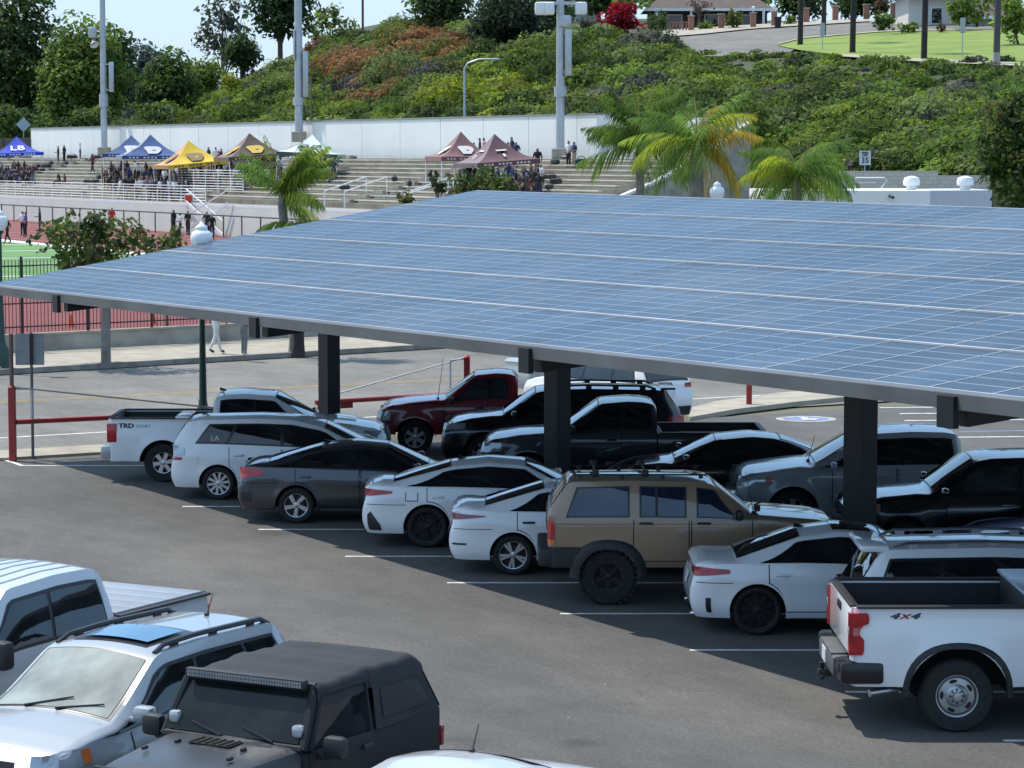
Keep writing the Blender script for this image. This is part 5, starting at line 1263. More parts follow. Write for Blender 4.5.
# ------------------------------------------------------------------ tall poles
def light_pole(px, q1, zb, top, r0, r1, label, boxes, flood=None):
    p = on_q1(px, q1, zb); t = thing('light_pole', label, 'light pole', p, 0, 'tall stadium light poles')
    m = MB(); m.path([(0, 0, 0), (0, 0, (top-zb)*.5), (0, 0, top-zb)], [r0, (r0+r1)/2, r1], 12); m.build('pole', M_galv, t, True)
    for (dx, z0, z1, w, kind) in boxes:
        b = MB()
        if kind == 'box': b.box((dx, -.2, (z0+z1)/2 - zb), (w, .35, z1-z0), bev=.04); b.box((dx*.5, -.1, z1-zb-.2), (abs(dx), .1, .1)); b.box((dx*.5, -.1, z0-zb+.2), (abs(dx), .1, .1)); b.build('ballast_box', M_galv, t, True)
        if kind == 'horn': b.lathe([(0, 0), (.08, 0), (.14, -.2), (.42, -.62), (.38, -.62), (.1, -.15)], 14, 'Z'); h = b.build('loudspeaker', M_white, t, True, loc=(dx, -.1, z1-zb), rot=(R(-35), R(25 if dx > 0 else -25), 0))
        if kind == 'lamp': b.box((dx, -.15, (z0+z1)/2-zb), (w, .5, z1-z0), bev=.12); b.box((dx*.5, -.1, z0-zb+.1), (abs(dx), .1, .1)); b.build('floodlight', M_galv, t, True)
        if kind == 'collar': b.lathe([(r0*1.02, z0-zb), (r0*1.35, z0-zb), (r0*1.35, z1-zb), (r0*1.02, z1-zb)], 12); b.build('collar', M_galv, t)
        if kind == 'cable': b.path([(dx, -.2, z1-zb), (dx*1.6, -.2, (z0*.6+z1*.4)-zb), (dx*2.2, -.15, (z0*.8+z1*.2)-zb), (dx, -.15, z0-zb)], .05, 5); b.build('conduit', M_black, t)
    if flood:
        b = MB(); b.box((0, -.1, flood-zb), (2.6, .2, .2)); b.build('cross_arm', M_galv, t)
        for dx in (-1.25, -.75, 1.3): b = MB(); b.box((dx, -.35, flood-zb-.35), (.75, .6, .8), bev=.12); b.build('floodlight', M_white, t, True)
    bs = MB(); bs.box((0, 0, .4), (1.1, 1.1, .8), bev=.08); bs.build('concrete_base', M_conc, t)
zz = lambda y, px, q1: at(px, y, on_q1(px, q1).y).z
light_pole(106, 86, zz(156, 106, 86), 34, .30, .20, 'tall grey light pole with horn speaker and floodlight left of the navy tents',
           [(.75, zz(92, 106, 86), zz(62, 106, 86), .42, 'box'), (-.9, zz(38, 106, 86), zz(27, 106, 86), .7, 'lamp'), (-.9, 0, zz(40, 106, 86), .5, 'horn'), (0, zz(107, 106, 86), zz(94, 106, 86), 0, 'collar')])
light_pole(300, 86.2, zz(142, 300, 86.2), 34, .33, .24, 'tall grey light pole beside the white and green tent',
           [(.55, zz(97, 300, 86), zz(51, 300, 86), .4, 'box'), (-.3, zz(60, 300, 86), zz(30, 300, 86), .14, 'box'), (0, zz(105, 300, 86), zz(97, 300, 86), 0, 'collar'), (.3, zz(120, 300, 86), zz(98, 300, 86), .2, 'cable')])
light_pole(560, 85.6, zz(161, 560, 85.6), zz(-30, 560, 86), .29, .24, 'tall grey light pole with white floodlights behind the maroon letter tent',
           [(.5, zz(76, 560, 86), zz(30, 560, 86), .42, 'box'), (.3, zz(28, 560, 86), zz(16, 560, 86), .75, 'lamp'), (0, zz(97, 560, 86), zz(87, 560, 86), 0, 'collar'), (.3, zz(115, 560, 86), zz(96, 560, 86), .2, 'cable')], zz(4, 560, 86))
# curved street lamp in front of the hill
p = on_q1(465, 92, 7.0); t = thing('street_lamp', 'thin grey street lamp with curved arm against the ivy hill', 'street lamp', p); h = zz(68, 465, 92) - 7
MB().path([(0, 0, 0), (0, 0, h), (.25, 0, h+.35), (1.0, 0, h+.62), (2.0, 0, h+.66)], [.1, .08, .07, .06, .05], 8).build('pole', M_galv, t, True); MB().box((2.15, 0, h+.62), (.75, .3, .17), bev=.07).build('lamp_head', M_galv, t, True)
p = on_q1(312, 93, 7.0); t = thing('street_pole', 'thin wooden pole behind the white wall beside the tall light pole', 'pole', p); MB().path([(0, 0, 0), (0, 0, zz(76, 312, 93)-7)], .09, 6).build('pole', simple('pole_wood', (.2, .16, .1), .8), t)
p = on_q1(364, 160, 10); t = thing('utility_pole', 'thin reddish utility pole rising beyond the hill crest', 'pole', p); MB().path([(0, 0, 0), (0, 0, 24)], .17, 6).build('pole', simple('pole_redwood', (.17, .07, .05), .8), t)
# ------------------------------------------------------------------ lamps, gates, signs
def acorn_lamp(p, h, label, cat='street lamp', rb=.16):
    t = thing('street_lamp', label, cat, p, 0, 'green street lamps with white globes')
    MB().lathe([(0, 0), (rb*1.7, 0), (rb*1.7, .18), (rb*1.25, .25), (rb*1.15, .7), (rb*.7, .85), (rb*.55, 1.0), (.065, h*.6), (.055, h-.12), (.10, h-.08), (.13, h)], 16).build('post', M_green, t, True)
    MB().lathe([(.12, h), (.17, h+.05), (.235, h+.15), (.25, h+.28), (.235, h+.38), (.19, h+.44), (.13, h+.47), (.145, h+.50), (.12, h+.56), (.06, h+.60), (.035, h+.63), (0, h+.66)], 20).build('globe', M_globe, t, True, 50)
w = gp(2, 373); acorn_lamp(w, 4.25, 'ornate dark green street lamp with white globe at the left edge', rb=.2)
w = at(202, 300, 58.5); acorn_lamp(Vector((w.x, w.y, 0)), 4.35, 'slim dark green street lamp whose white globe shows above the canopy edge')
w = at(717, 190, 86); acorn_lamp(Vector((w.x, w.y, 0)), 5.0, 'white lamp globe above the far canopy edge between the palms')

def gate(px, py, side, label, L, tophgt, red_h, band=False):
    w = gp(px, py); t = thing('swing_gate', label, 'gate', w, 0, 'red swing gates across the driveway')
    MB().box((0, 0, red_h/2), (.15, .15, red_h), bev=.02).lathe([(0, red_h+.06), (.05, red_h+.04), (.09, red_h)], 10).build('gate_post', M_redpaint, t)
    MB().path([(0, 0, red_h*.98), (0, 0, tophgt)], .05, 6).build('tall_pipe', simple('rusty_pipe', (.16, .10, .08), .7), t) if tophgt > red_h else None
    d = Vector((C60, S60, 0))*side
    MB().path([d*.08 + Vector((0, 0, .83)), d*L + Vector((0, 0, .80))], .055, 8).build('gate_arm', M_redpaint, t, True)
    MB().path([Vector((0, 0, red_h)), d*L*.98 + Vector((0, 0, .88))], .018, 5).build('stay_cable', M_galv, t)
    MB().path([d*.45 + Vector((0, 0, .83)), d*.45 + Vector((0, 0, red_h-.06)), d*.02 + Vector((0, 0, red_h-.04))], .025, 5).build('bracket', M_galv, t)
    if band:
        st = MB()
        for k in range(2): st.box(d*(L-.22-k*.34) + Vector((0, -.02, .74)), (.15, .05, .2), ROT_E1)
        st.build('hazard_stripes', simple('gate_white', (.55, .5, .48), .6), t); MB().box(d*(L-.5) + Vector((0, .04, .74)), (.9, .04, .22), ROT_E1).build('barrier_board', M_redpaint, t)
gate(13, 461, 1, 'red swing gate with tall rusty pipe post at the left, bar half open', 5.0, 2.72, 1.58)
gate(467, 428, -1, 'red swing gate behind the maroon pickup with striped board at its tip', 4.0, 1.7, 1.7, True)
w = gp(749, 408); t = thing('bollard', 'short red bollard standing alone on the pale kerb strip', 'bollard', w); MB().box((0, 0, .42), (.14, .14, .84), bev=.015).lathe([(0, .88), (.05, .87), (.08, .84)], 10).build('post', M_redpaint, t)
w = gp(33, 459); t = thing('parking_sign', 'back of a grey square sign on a thin post beside the left red gate', 'sign', w); MB().path([(0, 0, 0), (0, 0, 2.72)], .035, 6).build('post', simple('sign_post_grey', (.14, .14, .145), .5, .3), t)
MB().box((-.04, .04, 2.36), (.62, .012, .68), bev=.005).build('sign_plate', simple('sign_back', (.30, .31, .32), .5, .4), t); MB().box((0, -.02, 2.36), (.06, .03, .62)).build('bracket', M_fence, t)
p = on_q1(25, GW+2); w = at(24, 155, p.y); t = thing('street_sign', 'back of a diamond shaped sign above the dark fence at far left', 'sign', (w.x, w.y, 5)); MB().path([(0, 0, 0), (0, 0, 5.3)], .05, 5).build('post', M_galv, t); MB().box((0, -.06, 4.55), (1.05, .03, 1.05), mat=Matrix.Rotation(R(45), 3, 'Y')).build('sign_plate', simple('sign_back_blue', (.33, .40, .46), .4, .3), t)
# speed sign on the hill road
w = at(865, 158, 151); t = thing('speed_sign', 'white speed limit 35 sign at the foot of the ivy hill', 'sign', (w.x, w.y, 4.5)); z0 = w.z - 4.5
MB().path([(0, 0, 0), (0, 0, z0+.4)], .035, 5).build('post', M_galv, t); MB().box((0, -.05, z0), (.66, .02, .82), bev=.008).build('sign_plate', M_white, t)
mk = simple('sign_black', (.01, .01, .01), .5)
for txt, sz, dz in (('SPEED', .15, .30), ('LIMIT', .15, .16), ('35', .46, -.14)): obj('lettering', text_mesh('lettering', txt, sz, mk, bold=.008), t, (0, -.066, z0+dz), (math.pi/2, 0, 0))

# ------------------------------------------------------------------ buildings and walls at right middle
def on_d(px, d, z): k = (px-512)/F; return Vector((k*d, d, z))
t = thing('roof_block', 'plain white flat roofed block with two vent caps behind the canopy', 'building', on_d(850, 108, 0)); o0 = t.location.copy()
zt = at(850, 190, 108).z
A_, B_, C_ = at(765, 192, 106), at(930, 192, 106), at(992, 191.5, 107.5)
m = MB(); m.prism([Vector((A_.x, A_.y, 0))-o0, Vector((B_.x, B_.y, 0))-o0, Vector((B_.x+.5, B_.y+7, 0))-o0, Vector((A_.x, A_.y+7, 0))-o0], (0, 0, zt)); m.build('wall', M_whitewall, t)
m = MB(); m.prism([Vector((B_.x+.01, B_.y+.15, 0))-o0, Vector((C_.x, C_.y, 0))-o0, Vector((C_.x, C_.y+6, 0))-o0, Vector((B_.x+.51, B_.y+6, 0))-o0], (0, 0, zt)); m.build('side_wall', simple('shaded_white_wall', (.52, .53, .56), .7, var=.05), t)  # greyer copy of the white wall, shading past the corner put in
for px in (911.5, 965): 
    p = at(px, 190, 108.5) - o0; MB().lathe([(.22, -.3), (.22, .12), (.34, .14), (.36, .3), (.30, .46), (.1, .52), (0, .53)], 14, c=(p.x, p.y, zt+.05)).build('vent_cap', M_white, t, True)
p = at(890, 196, 105.9) - o0; MB().tube(p + Vector((0, .1, 0)), p + Vector((.1, -.25, -.06)), .06, n=8).build('drain_spout', M_black, t)
t = thing('block_wall', 'beige concrete block wall at the foot of the hill behind the white block', 'wall', on_d(920, 135, 0)); o0 = t.location.copy()
za, zb2 = at(900, 171, 135).z, at(950, 175.5, 135).z
def block_mat():
    m, nt, b = new_mat('beige_block'); br = nt.nodes.new('ShaderNodeTexBrick'); tc = nt.nodes.new('ShaderNodeTexCoord'); mp = nt.nodes.new('ShaderNodeMapping'); mp.inputs['Rotation'].default_value = (math.pi/2, 0, 0)
    nt.links.new(tc.outputs['Object'], mp.inputs[0]); nt.links.new(mp.outputs[0], br.inputs['Vector']); br.inputs['Scale'].default_value = 1.0; br.inputs['Brick Width'].default_value = .4; br.inputs['Row Height'].default_value = .2; br.inputs['Mortar Size'].default_value = .012
    br.inputs['Color1'].default_value = (.56, .51, .42, 1); br.inputs['Color2'].default_value = (.62, .57, .47, 1); br.inputs['Mortar'].default_value = (.42, .38, .32, 1); nt.links.new(br.outputs[0], b.inputs['Base Color']); b.inputs['Roughness'].default_value = .9; return m
mb_ = block_mat(); m = MB()
a, b_, c_ = at(840, 171, 135)-o0, at(938, 171, 135)-o0, at(1040, 171, 135)-o0
m.prism([(a.x, 0, 0), (b_.x, 0, 0), (b_.x, .3, 0), (a.x, .3, 0)], (0, 0, za)); m.prism([(b_.x+.003, .02, 0), (c_.x, .02, 0), (c_.x, .3, 0), (b_.x+.003, .3, 0)], (0, 0, zb2)); m.build('wall', mb_, t)
t = thing('pipe_rail', 'white pipe hand rail in front of the beige block wall', 'rail', on_d(870, 128, 0)); o0 = t.location.copy()
pts = [at(x, y, 128)-o0 for x, y in ((856, 190), (856, 178), (884, 178), (887, 181), (880, 190))]; m = MB(); m.path(pts, .05, 6); m.path([at(856, 183, 128)-o0, at(876, 183, 128)-o0], .04, 6); m.build('rail', M_white, t, True)

# ------------------------------------------------------------------ cups and cones
for px, py, lab in ((71, 324, 'small orange cone on the track, left of the other cone'), (153, 321, 'small orange cone on the track nearer the slim green lamp')):
    w = gp(px, py+3, .66); t = thing('traffic_cone', lab, 'cone', w, 0, 'orange cones on the track'); MB().lathe([(.0, .46), (.035, .45), (.12, .03)], 14).build('cone', simple('orange_cone', (.75, .11, .02), .5), t, True); MB().box((0, 0, .015), (.32, .32, .03)).build('base', simple('orange_cone', (.75, .11, .02), .5), t)
p = on_q1(189, G0+.1, 3.13); t = thing('drink_cooler', 'red and white drink cooler on the walkway beside the white stair', 'cooler', p); MB().lathe([(.0, .0), (.22, .0), (.25, .55), (0, .55)], 14).build('body', simple('cooler_red', (.6, .05, .03), .4), t, True); MB().lathe([(.26, .55), (.26, .64), (0, .68)], 14).build('lid', M_white, t, True)
# ------------------------------------------------------------------ foliage
def leaf_mat(name, trans=.45, rough=.55):
    m, nt, b = new_mat(name)
    at_ = nt.nodes.new('ShaderNodeAttribute'); at_.attribute_name = 'leaf_colour'
    b.inputs['Roughness'].default_value = rough; b.inputs['Specular IOR Level'].default_value = .10
    nt.links.new(at_.outputs['Color'], b.inputs['Base Color'])
    tr = nt.nodes.new('ShaderNodeBsdfTranslucent'); hs = nt.nodes.new('ShaderNodeHueSaturation'); hs.inputs['Value'].default_value = 1.5; hs.inputs['Saturation'].default_value = 1.1
    nt.links.new(at_.outputs['Color'], hs.inputs['Color']); nt.links.new(hs.outputs[0], tr.inputs[0])
    mx = nt.nodes.new('ShaderNodeMixShader'); mx.inputs[0].default_value = trans
    out = nt.nodes['Material Output']; nt.links.new(b.outputs[0], mx.inputs[1]); nt.links.new(tr.outputs[0], mx.inputs[2]); nt.links.new(mx.outputs[0], out.inputs[0]); return m
M_leaf = leaf_mat('foliage'); M_palm = leaf_mat('palm_foliage', .4, .65)
M_bark = simple('bark', (.10, .075, .055), .9, var=.35, scale=3); M_greybark = simple('grey_bark', (.20, .18, .16), .9, var=.3, scale=3); M_darkbark = simple('dark_bark', (.035, .028, .025), .9, var=.3, scale=2)

def leaf_mesh(name, P, S_, C_, up=.3, mat=None, N=None, aspect=.55):
    n = len(P); N = RNG.normal(size=(n, 3)) if N is None else N + RNG.normal(size=(n, 3))*.6
    N[:, 2] = np.abs(N[:, 2]) + up*.5; N /= np.linalg.norm(N, axis=1)[:, None]
    A = np.cross(N, RNG.normal(size=(n, 3))); A /= np.linalg.norm(A, axis=1)[:, None] + 1e-9; B = np.cross(N, A)
    s = np.asarray(S_)[:, None]*np.ones((n, 1)); V = np.empty((n, 4, 3))
    V[:, 0] = P - A*s; V[:, 1] = P + B*s*aspect + N*s*.12; V[:, 2] = P + A*s; V[:, 3] = P - B*s*aspect + N*s*.12
    me = bpy.data.meshes.new(name); me.vertices.add(n*4); me.vertices.foreach_set('co', V.reshape(-1).astype(np.float32))
    me.loops.add(n*4); me.loops.foreach_set('vertex_index', np.arange(n*4, dtype=np.int32)); me.polygons.add(n)
    me.polygons.foreach_set('loop_start', np.arange(0, n*4, 4, dtype=np.int32)); me.materials.append(mat or M_leaf); me.update(calc_edges=True)
    ca = me.color_attributes.new('leaf_colour', 'FLOAT_COLOR', 'POINT'); cc = np.ones((n, 4, 4), np.float32); cc[:, :, :3] = np.asarray(C_)[:, None, :]
    ca.data.foreach_set('color', cc.reshape(-1)); return me

def clumps(centers, radii, per, size, cols, flat=.75, var=.28):
    P = []; S_ = []; Cc = []; Nn = []
    for c, r in zip(centers, radii):
        n = max(12, int(per*r*r)); d = RNG.normal(size=(n, 3)); d /= np.linalg.norm(d, axis=1)[:, None]
        rad = r*(.55 + .5*RNG.random(n)**.6); p = d*rad[:, None]; p[:, 2] *= flat
        P.append(np.asarray(c) + p); S_.append(size*(.6 + .8*RNG.random(n))); Nn.append(d*.8)
        base = np.asarray(cols[RNG.integers(len(cols))])*(1 + RNG.normal()*var*.6)
        Cc.append(np.clip(base*(1 + RNG.normal(size=(n, 1))*var*.5), .004, 1))
    return np.concatenate(P), np.concatenate(S_), np.concatenate(Cc), np.concatenate(Nn)

def tree(name, label, base, crown_c, rx, ry, rz, n, cols, size, cat='tree', group=None, trunk_r=.25, mat=M_bark, lump=.34, per=None, gaps=.0, trunk_mat=None, limbs=6, dens=1.0):
    base = Vector(base); cc = Vector(crown_c) - base; t = thing(name, label, cat, base, 0, group)
    cs = []; rs = []
    for i in range(n):
        d = RNG.normal(size=3); d /= np.linalg.norm(d); k = (.25 + .75*RNG.random()**.6)*(1 if RNG.random() > .15 else 1.10)
        cs.append(np.array([cc.x + d[0]*rx*k*(1-lump*.6), cc.y + d[1]*ry*k*(1-lump*.6), cc.z + d[2]*rz*k*(1-lump*.5)])); rs.append(min(rx, rz)*lump*(.7 + .75*RNG.random()))
    per = per or dens*6.5/(size*size)*.30
    P, S_, C_, N_ = clumps(cs, rs, per, size, cols)
    obj('crown', leaf_mesh('crown', P, S_, C_, N=N_), t)
    m = MB(); top = Vector((cc.x, cc.y, cc.z - rz*.1)); knee = Vector((cc.x*.4 + random.uniform(-.2, .2), cc.y*.4, max(.3, (cc.z - rz)*.75)))
    m.path([Vector((0, 0, -.3)), knee, Vector((cc.x*.7, cc.y*.7, cc.z - rz*.55)), top], [trunk_r*1.25, trunk_r, trunk_r*.75, trunk_r*.3], 8)
    for i in range(limbs):
        e = Vector(cs[i % n]); s_ = knee.lerp(top, .25 + .5*random.random()); md = s_.lerp(e, .5) + Vector((0, 0, .1*rz)); m.path([s_, md, e], [trunk_r*.45, trunk_r*.3, trunk_r*.1], 6)
    m.build('trunk', trunk_mat or mat, t, True); return t

# ------------------------------------------------------------------ the hill
HX = [-150, 0, 100, 150, 185, 250, 300, 330, 400, 450, 520, 560, 600, 640, 680, 760, 850, 921, 1024, 1250, 1800]
HY = {130: [112, 110, 110, 112, 110, 82, 62, 44, 28, 27, 38, 44, 42, 46, 53, 57, 59, 64, 72, 90, 115],
      150: [108, 106, 106, 107, 104, 78, 56, 38, 24, 22, 28, 32, 30, 34, 38, 40, 40, 42, 46, 60, 80],
      178: [106, 104, 104, 104, 100, 74, 52, 34, 20, 18, 20, 22, 20, 24, 26, 24, 22, 20, 22, 30, 50]}
def hill_base(px): return 5.6 if px < 741 else 5.3
def terr(px, q1):
    p = on_q1(px, q1); ks = [130, 150, 178]
    zs = [at(px, float(np.interp(px, HX, HY[k])), on_q1(px, k).y).z for k in ks]
    q0 = 89 if px < 741 else 97
    z = float(np.interp(q1, [q0] + ks, [hill_base(px)] + zs)); return Vector((p.x, p.y, z))
def terr_y(px, y):                                   # the hill point seen at height y of direction px
    lo, hi = 90.0, 178.0
    for _ in range(40):
        mq = (lo + hi)/2; v = terr(px, mq); r = v - Vector((0, 0, H)); yy = 384 - F*(r.dot(UP)/r.dot(FW))
        if yy > y: lo = mq
        else: hi = mq
    return terr(px, (lo + hi)/2)
rows = []
for px in np.linspace(-150, 1800, 96):
    rows.append([terr(px, q) + Vector((0, 0, .0 if q > 88.5 else -6)) for q in (88, 89, 97, 104, 112, 121, 130, 140, 150, 164, 178)] + [terr(px, 178)*1.0 + Vector((40, 60, 3))])
o = MB().grid(rows).build('hill', simple('hill_soil', (.045, .055, .02), .95, var=.4, scale=.2), None, True); o['kind'] = 'structure'
def ivy_col(px, y, r):
    g = [(.085, .130, .026), (.115, .165, .034), (.14, .18, .036), (.055, .088, .024), (.115, .15, .05)]
    c = np.array(g[RNG.integers(len(g))])
    k = math.exp(-(((px-385)/52)**2 + ((y-62)/34)**2)) + .8*math.exp(-(((px-455)/35)**2 + ((y-45)/16)**2))
    if RNG.random() < k*.85: c = np.array([(.22, .115, .055), (.18, .105, .045), (.15, .11, .045), (.13, .13, .04)][RNG.integers(4)])
    k2 = .16*math.exp(-(((px-340)/60)**2 + ((y-95)/22)**2)) + (.5 if math.hypot((px-945)/25, (y-92)/12) < 1 else 0) + (.45 if math.hypot((px-615)/14, (y-95)/20) < 1 else 0)
    if RNG.random() < k2 + .03: c = np.array([(.09, .085, .075), (.07, .075, .07)][RNG.integers(2)])
    k3 = math.exp(-(((px-505)/40)**2 + ((y-95)/25)**2))*.7 + math.exp(-(((px-250)/60)**2 + ((y-115)/14)**2))*.5
    if RNG.random() < k3: c = np.array([(.17, .24, .04), (.20, .23, .035)][RNG.integers(2)])
    return c
P = []; S_ = []; Cc = []; Nn = []
cnt = 0
while cnt < 3150:
    px = RNG.uniform(-40, 1260); q1 = RNG.uniform(91 if px < 741 else 97.5, 131.5)
    v = terr(px, q1); cnt += 1; r0 = RNG.uniform(.8, 2.1)*(1 if RNG.random() > .06 else 1.5)
    rv = v - Vector((0, 0, H)); y = 384 - F*(rv.dot(UP)/rv.dot(FW))
    if px > 690 and q1 > 120: r0 *= .5
    n = int(84*r0*r0) + 24; d = RNG.normal(size=(n, 3)); d[:, 2] = np.abs(d[:, 2])*.9; d /= np.linalg.norm(d, axis=1)[:, None]
    rr = r0*(.75 + .32*RNG.random(n)); p = d*rr[:, None]; p[:, 2] *= .62
    base = ivy_col(px, y, r0)*float(np.clip(1 + RNG.normal()*.27, .4, 1.7))
    P.append(np.array(v) + p - np.array([0, 0, .15])); S_.append(.11 + .16*RNG.random(n)); Nn.append(d*1.0); Cc.append(np.clip(base*(1 + RNG.normal(size=(n, 1))*.20), .004, 1))
for _ in range(215):                                   # bigger rounded shrubs standing out of the ivy
    px = RNG.uniform(-30, 1260); q1 = RNG.uniform(95 if px < 741 else 100, 129); v = terr(px, q1); r0 = RNG.uniform(1.6, 3.6)*(.7 if px > 690 else 1)*(1 if q1 < 116 else .45 if px > 690 else .8)
    rv = v - Vector((0, 0, H)); y = 384 - F*(rv.dot(UP)/rv.dot(FW)); n = int(120*r0*r0) + 40
    d = RNG.normal(size=(n, 3)); d[:, 2] = np.abs(d[:, 2])*.95 - .1; d /= np.linalg.norm(d, axis=1)[:, None]; lob = 1 + .16*np.sin(d[:, 0]*6 + px)*np.sin(d[:, 1]*7 + q1)
    p = d*(r0*lob*(.82 + .22*RNG.random(n)))[:, None]; p[:, 2] *= .85
    base = ivy_col(px, y, r0)*float(np.clip(.85 + RNG.normal()*.22, .45, 1.5)); hh = np.clip(p[:, 2:3]/(r0*.85), 0, 1)
    P.append(np.array(v) + p); S_.append(.12 + .15*RNG.random(n)); Nn.append(d*1.4); Cc.append(np.clip(base*(1 + RNG.normal(size=(n, 1))*.20), .004, 1))
me = leaf_mesh('hill_ivy', np.concatenate(P), np.concatenate(S_), np.concatenate(Cc), N=np.concatenate(Nn)); o = obj('hill_ivy', me); o['kind'] = 'stuff'; o['label'] = 'dense green ivy and shrub cover with rusty patches on the hillside'; o['category'] = 'ground cover'

# ------------------------------------------------------------------ street, lawn and houses on the crest
def drape(name, xs, ytop, ybot, mat, n=6, lift=.12):
    rows = []
    for px in xs:
        a, b = np.interp(px, *zip(*ytop)), np.interp(px, *zip(*ybot)); rows.append([terr_y(px, a + (b-a)*k/n) + Vector((0, 0, lift)) for k in range(n+1)])
    o = MB().grid(rows).build(name, mat, None, True); o['kind'] = 'structure'
drape('hill_street', np.linspace(630, 1080, 34), [(630, 40), (665, 38), (750, 31), (876, 23), (1080, 14)], [(630, 54), (700, 58), (780, 58), (800, 47), (876, 36), (1080, 30)], M_road, lift=.15)
drape('hill_pavement', np.linspace(655, 1080, 30), [(655, 34), (680, 31), (750, 27), (876, 19.5), (1080, 11)], [(655, 40), (700, 36.5), (750, 31), (876, 23), (1080, 14)], M_conc, lift=.28)
M_lawn = simple('lawn_grass', (.165, .225, .032), .9, var=.22, scale=.3)
drape('lawn', np.linspace(776, 1080, 30), [(776, 46), (800, 40), (876, 33.5), (1080, 31)], [(776, 48), (800, 53), (850, 59), (921, 64), (1080, 72)], M_lawn, 8, .22)
drape('hill_kerb', np.linspace(776, 960, 24), [(776, 46.5), (800, 40.5), (876, 34), (960, 32)], [(776, 47.5), (800, 41.3), (876, 34.8), (960, 32.6)], M_conc, 1, .32)
drape('lawn_path', np.linspace(840, 1080, 20), [(840, 57.5), (921, 62.5), (1080, 69)], [(840, 60), (921, 65.5), (1080, 72.5)], M_conc, 2, .30)

def house(label, px0, px1, ybase, dq, hgt, wall, roof, depth=9, windows=(), porch=None):
    a = terr_y((px0+px1)/2, ybase); k0, k1 = (px0-512)/F, (px1-512)/F; d = a.y + dq; x0, x1 = k0*d, k1*d
    t = thing('house', label, 'house', (a.x*d/a.y, d, a.z)); w = x1 - x0; m = MB(); m.box((0, depth/2, hgt/2 - .5), (w, depth, hgt + 1)); m.build('wall', wall, t)
    m = MB(); e = .8; zr = hgt + 2.2; m.add([(-w/2-e, -e-.4, hgt-.1), (w/2+e, -e-.4, hgt-.1), (w/2+e, depth+e, hgt-.1), (-w/2-e, depth+e, hgt-.1), (-w/2+2, depth/2, zr), (w/2-2, depth/2, zr)], [(0, 1, 5, 4), (1, 2, 5), (2, 3, 4, 5), (3, 0, 4), (3, 2, 1, 0)]); m.build('roof', roof, t)
    m = MB(); m.box((0, -e-.42, hgt-.15), (w+1.7, .06, .3)); m.build('eave_board', M_white, t)
    for (fx_, z, ww, hh, col) in windows:
        o = MB().box((fx_*w, -.03, z), (ww+.2, .08, hh+.2)).build('window', M_white, t); MB().box((fx_*w, -.08, z), (ww, .03, hh)).build('pane', M_glass if col is None else col, o)
    if porch:
        for f_ in porch: MB().box((f_*w, -1.2, hgt/2), (.28, .28, hgt)).build('porch_post', M_white, t)
    return t
M_darkwall = simple('dark_house_wall', (.055, .04, .035), .8); M_roof = simple('brown_shingle', (.10, .075, .06), .9, var=.25, scale=2); M_cream = simple('cream_stucco', (.62, .58, .52), .85, var=.06)
house('dark walled house with white porch posts behind the brick pillars', 650, 765, 31, 10, 3.0, M_darkwall, M_roof, windows=((-.3, 1.5, 1.6, 1.5, None), (.05, 1.5, 2.2, 1.6, None), (.33, 1.2, 1.1, 2.1, None)), porch=(-.46, -.16, .22, .46))
house('white garage house at the hill crest behind the middle light pole', 535, 600, 24, 6, 2.7, M_whitewall, simple('grey_shingle', (.3, .3, .31), .8), windows=((.2, 1.9, 3.0, .3, None), (-.2, 1.0, 2.0, 1.6, None)))
house('cream stucco house beyond the lawn at upper right', 905, 975, 30, 8, 4.0, M_cream, M_roof, windows=((-.1, 1.8, 1.0, 1.5, None),))
house('low cream cottage wall glimpsed between shrubs at the far right', 968, 1000, 32, 10, 2.0, M_cream, M_roof, windows=((.1, 1.0, .8, .9, None),))
def brick_mat():
    m, nt, b = new_mat('red_brick'); br = nt.nodes.new('ShaderNodeTexBrick'); tc = nt.nodes.new('ShaderNodeTexCoord'); mp = nt.nodes.new('ShaderNodeMapping'); mp.inputs['Rotation'].default_value = (math.pi/2, 0, 0)
    nt.links.new(tc.outputs['Object'], mp.inputs[0]); nt.links.new(mp.outputs[0], br.inputs['Vector']); br.inputs['Scale'].default_value = 1; br.inputs['Brick Width'].default_value = .22; br.inputs['Row Height'].default_value = .08; br.inputs['Mortar Size'].default_value = .008
    br.inputs['Color1'].default_value = (.25, .085, .05, 1); br.inputs['Color2'].default_value = (.32, .13, .08, 1); br.inputs['Mortar'].default_value = (.3, .25, .21, 1); nt.links.new(br.outputs[0], b.inputs['Base Color']); b.inputs['Roughness'].default_value = .9; return m
M_brick = brick_mat()
pil = [(691, 33, 0), (721, 31, 0), (753, 30, 1), (774, 28.5, 1), (806, 25, 0), (835, 23, 0), (866, 21, 0), (893, 19.5, 0)]
ordn = ['leftmost', 'second', 'third', 'fourth', 'fifth', 'sixth', 'seventh', 'rightmost']
for k, (px, y, lamp) in enumerate(pil):
    p = terr_y(px, y); p = p + Vector((0, 2.2, .2)); t = thing('brick_pillar', '%s brick gate pillar along the hill pavement%s' % (ordn[k], ', with lantern on top' if lamp else ''), 'pillar', p, 0, 'brick pillars of the hill street')
    MB().box((0, 0, .75), (.62, .62, 1.9)).build('shaft', M_brick, t); MB().box((0, 0, 1.76), (.78, .78, .12), bev=.02).build('cap', M_conc2, t)
    if lamp: MB().lathe([(.05, 1.8), (.05, 2.0), (.16, 2.05), (.20, 2.4), (.06, 2.5), (0, 2.55)], 10).build('lantern', M_globe, t, True)
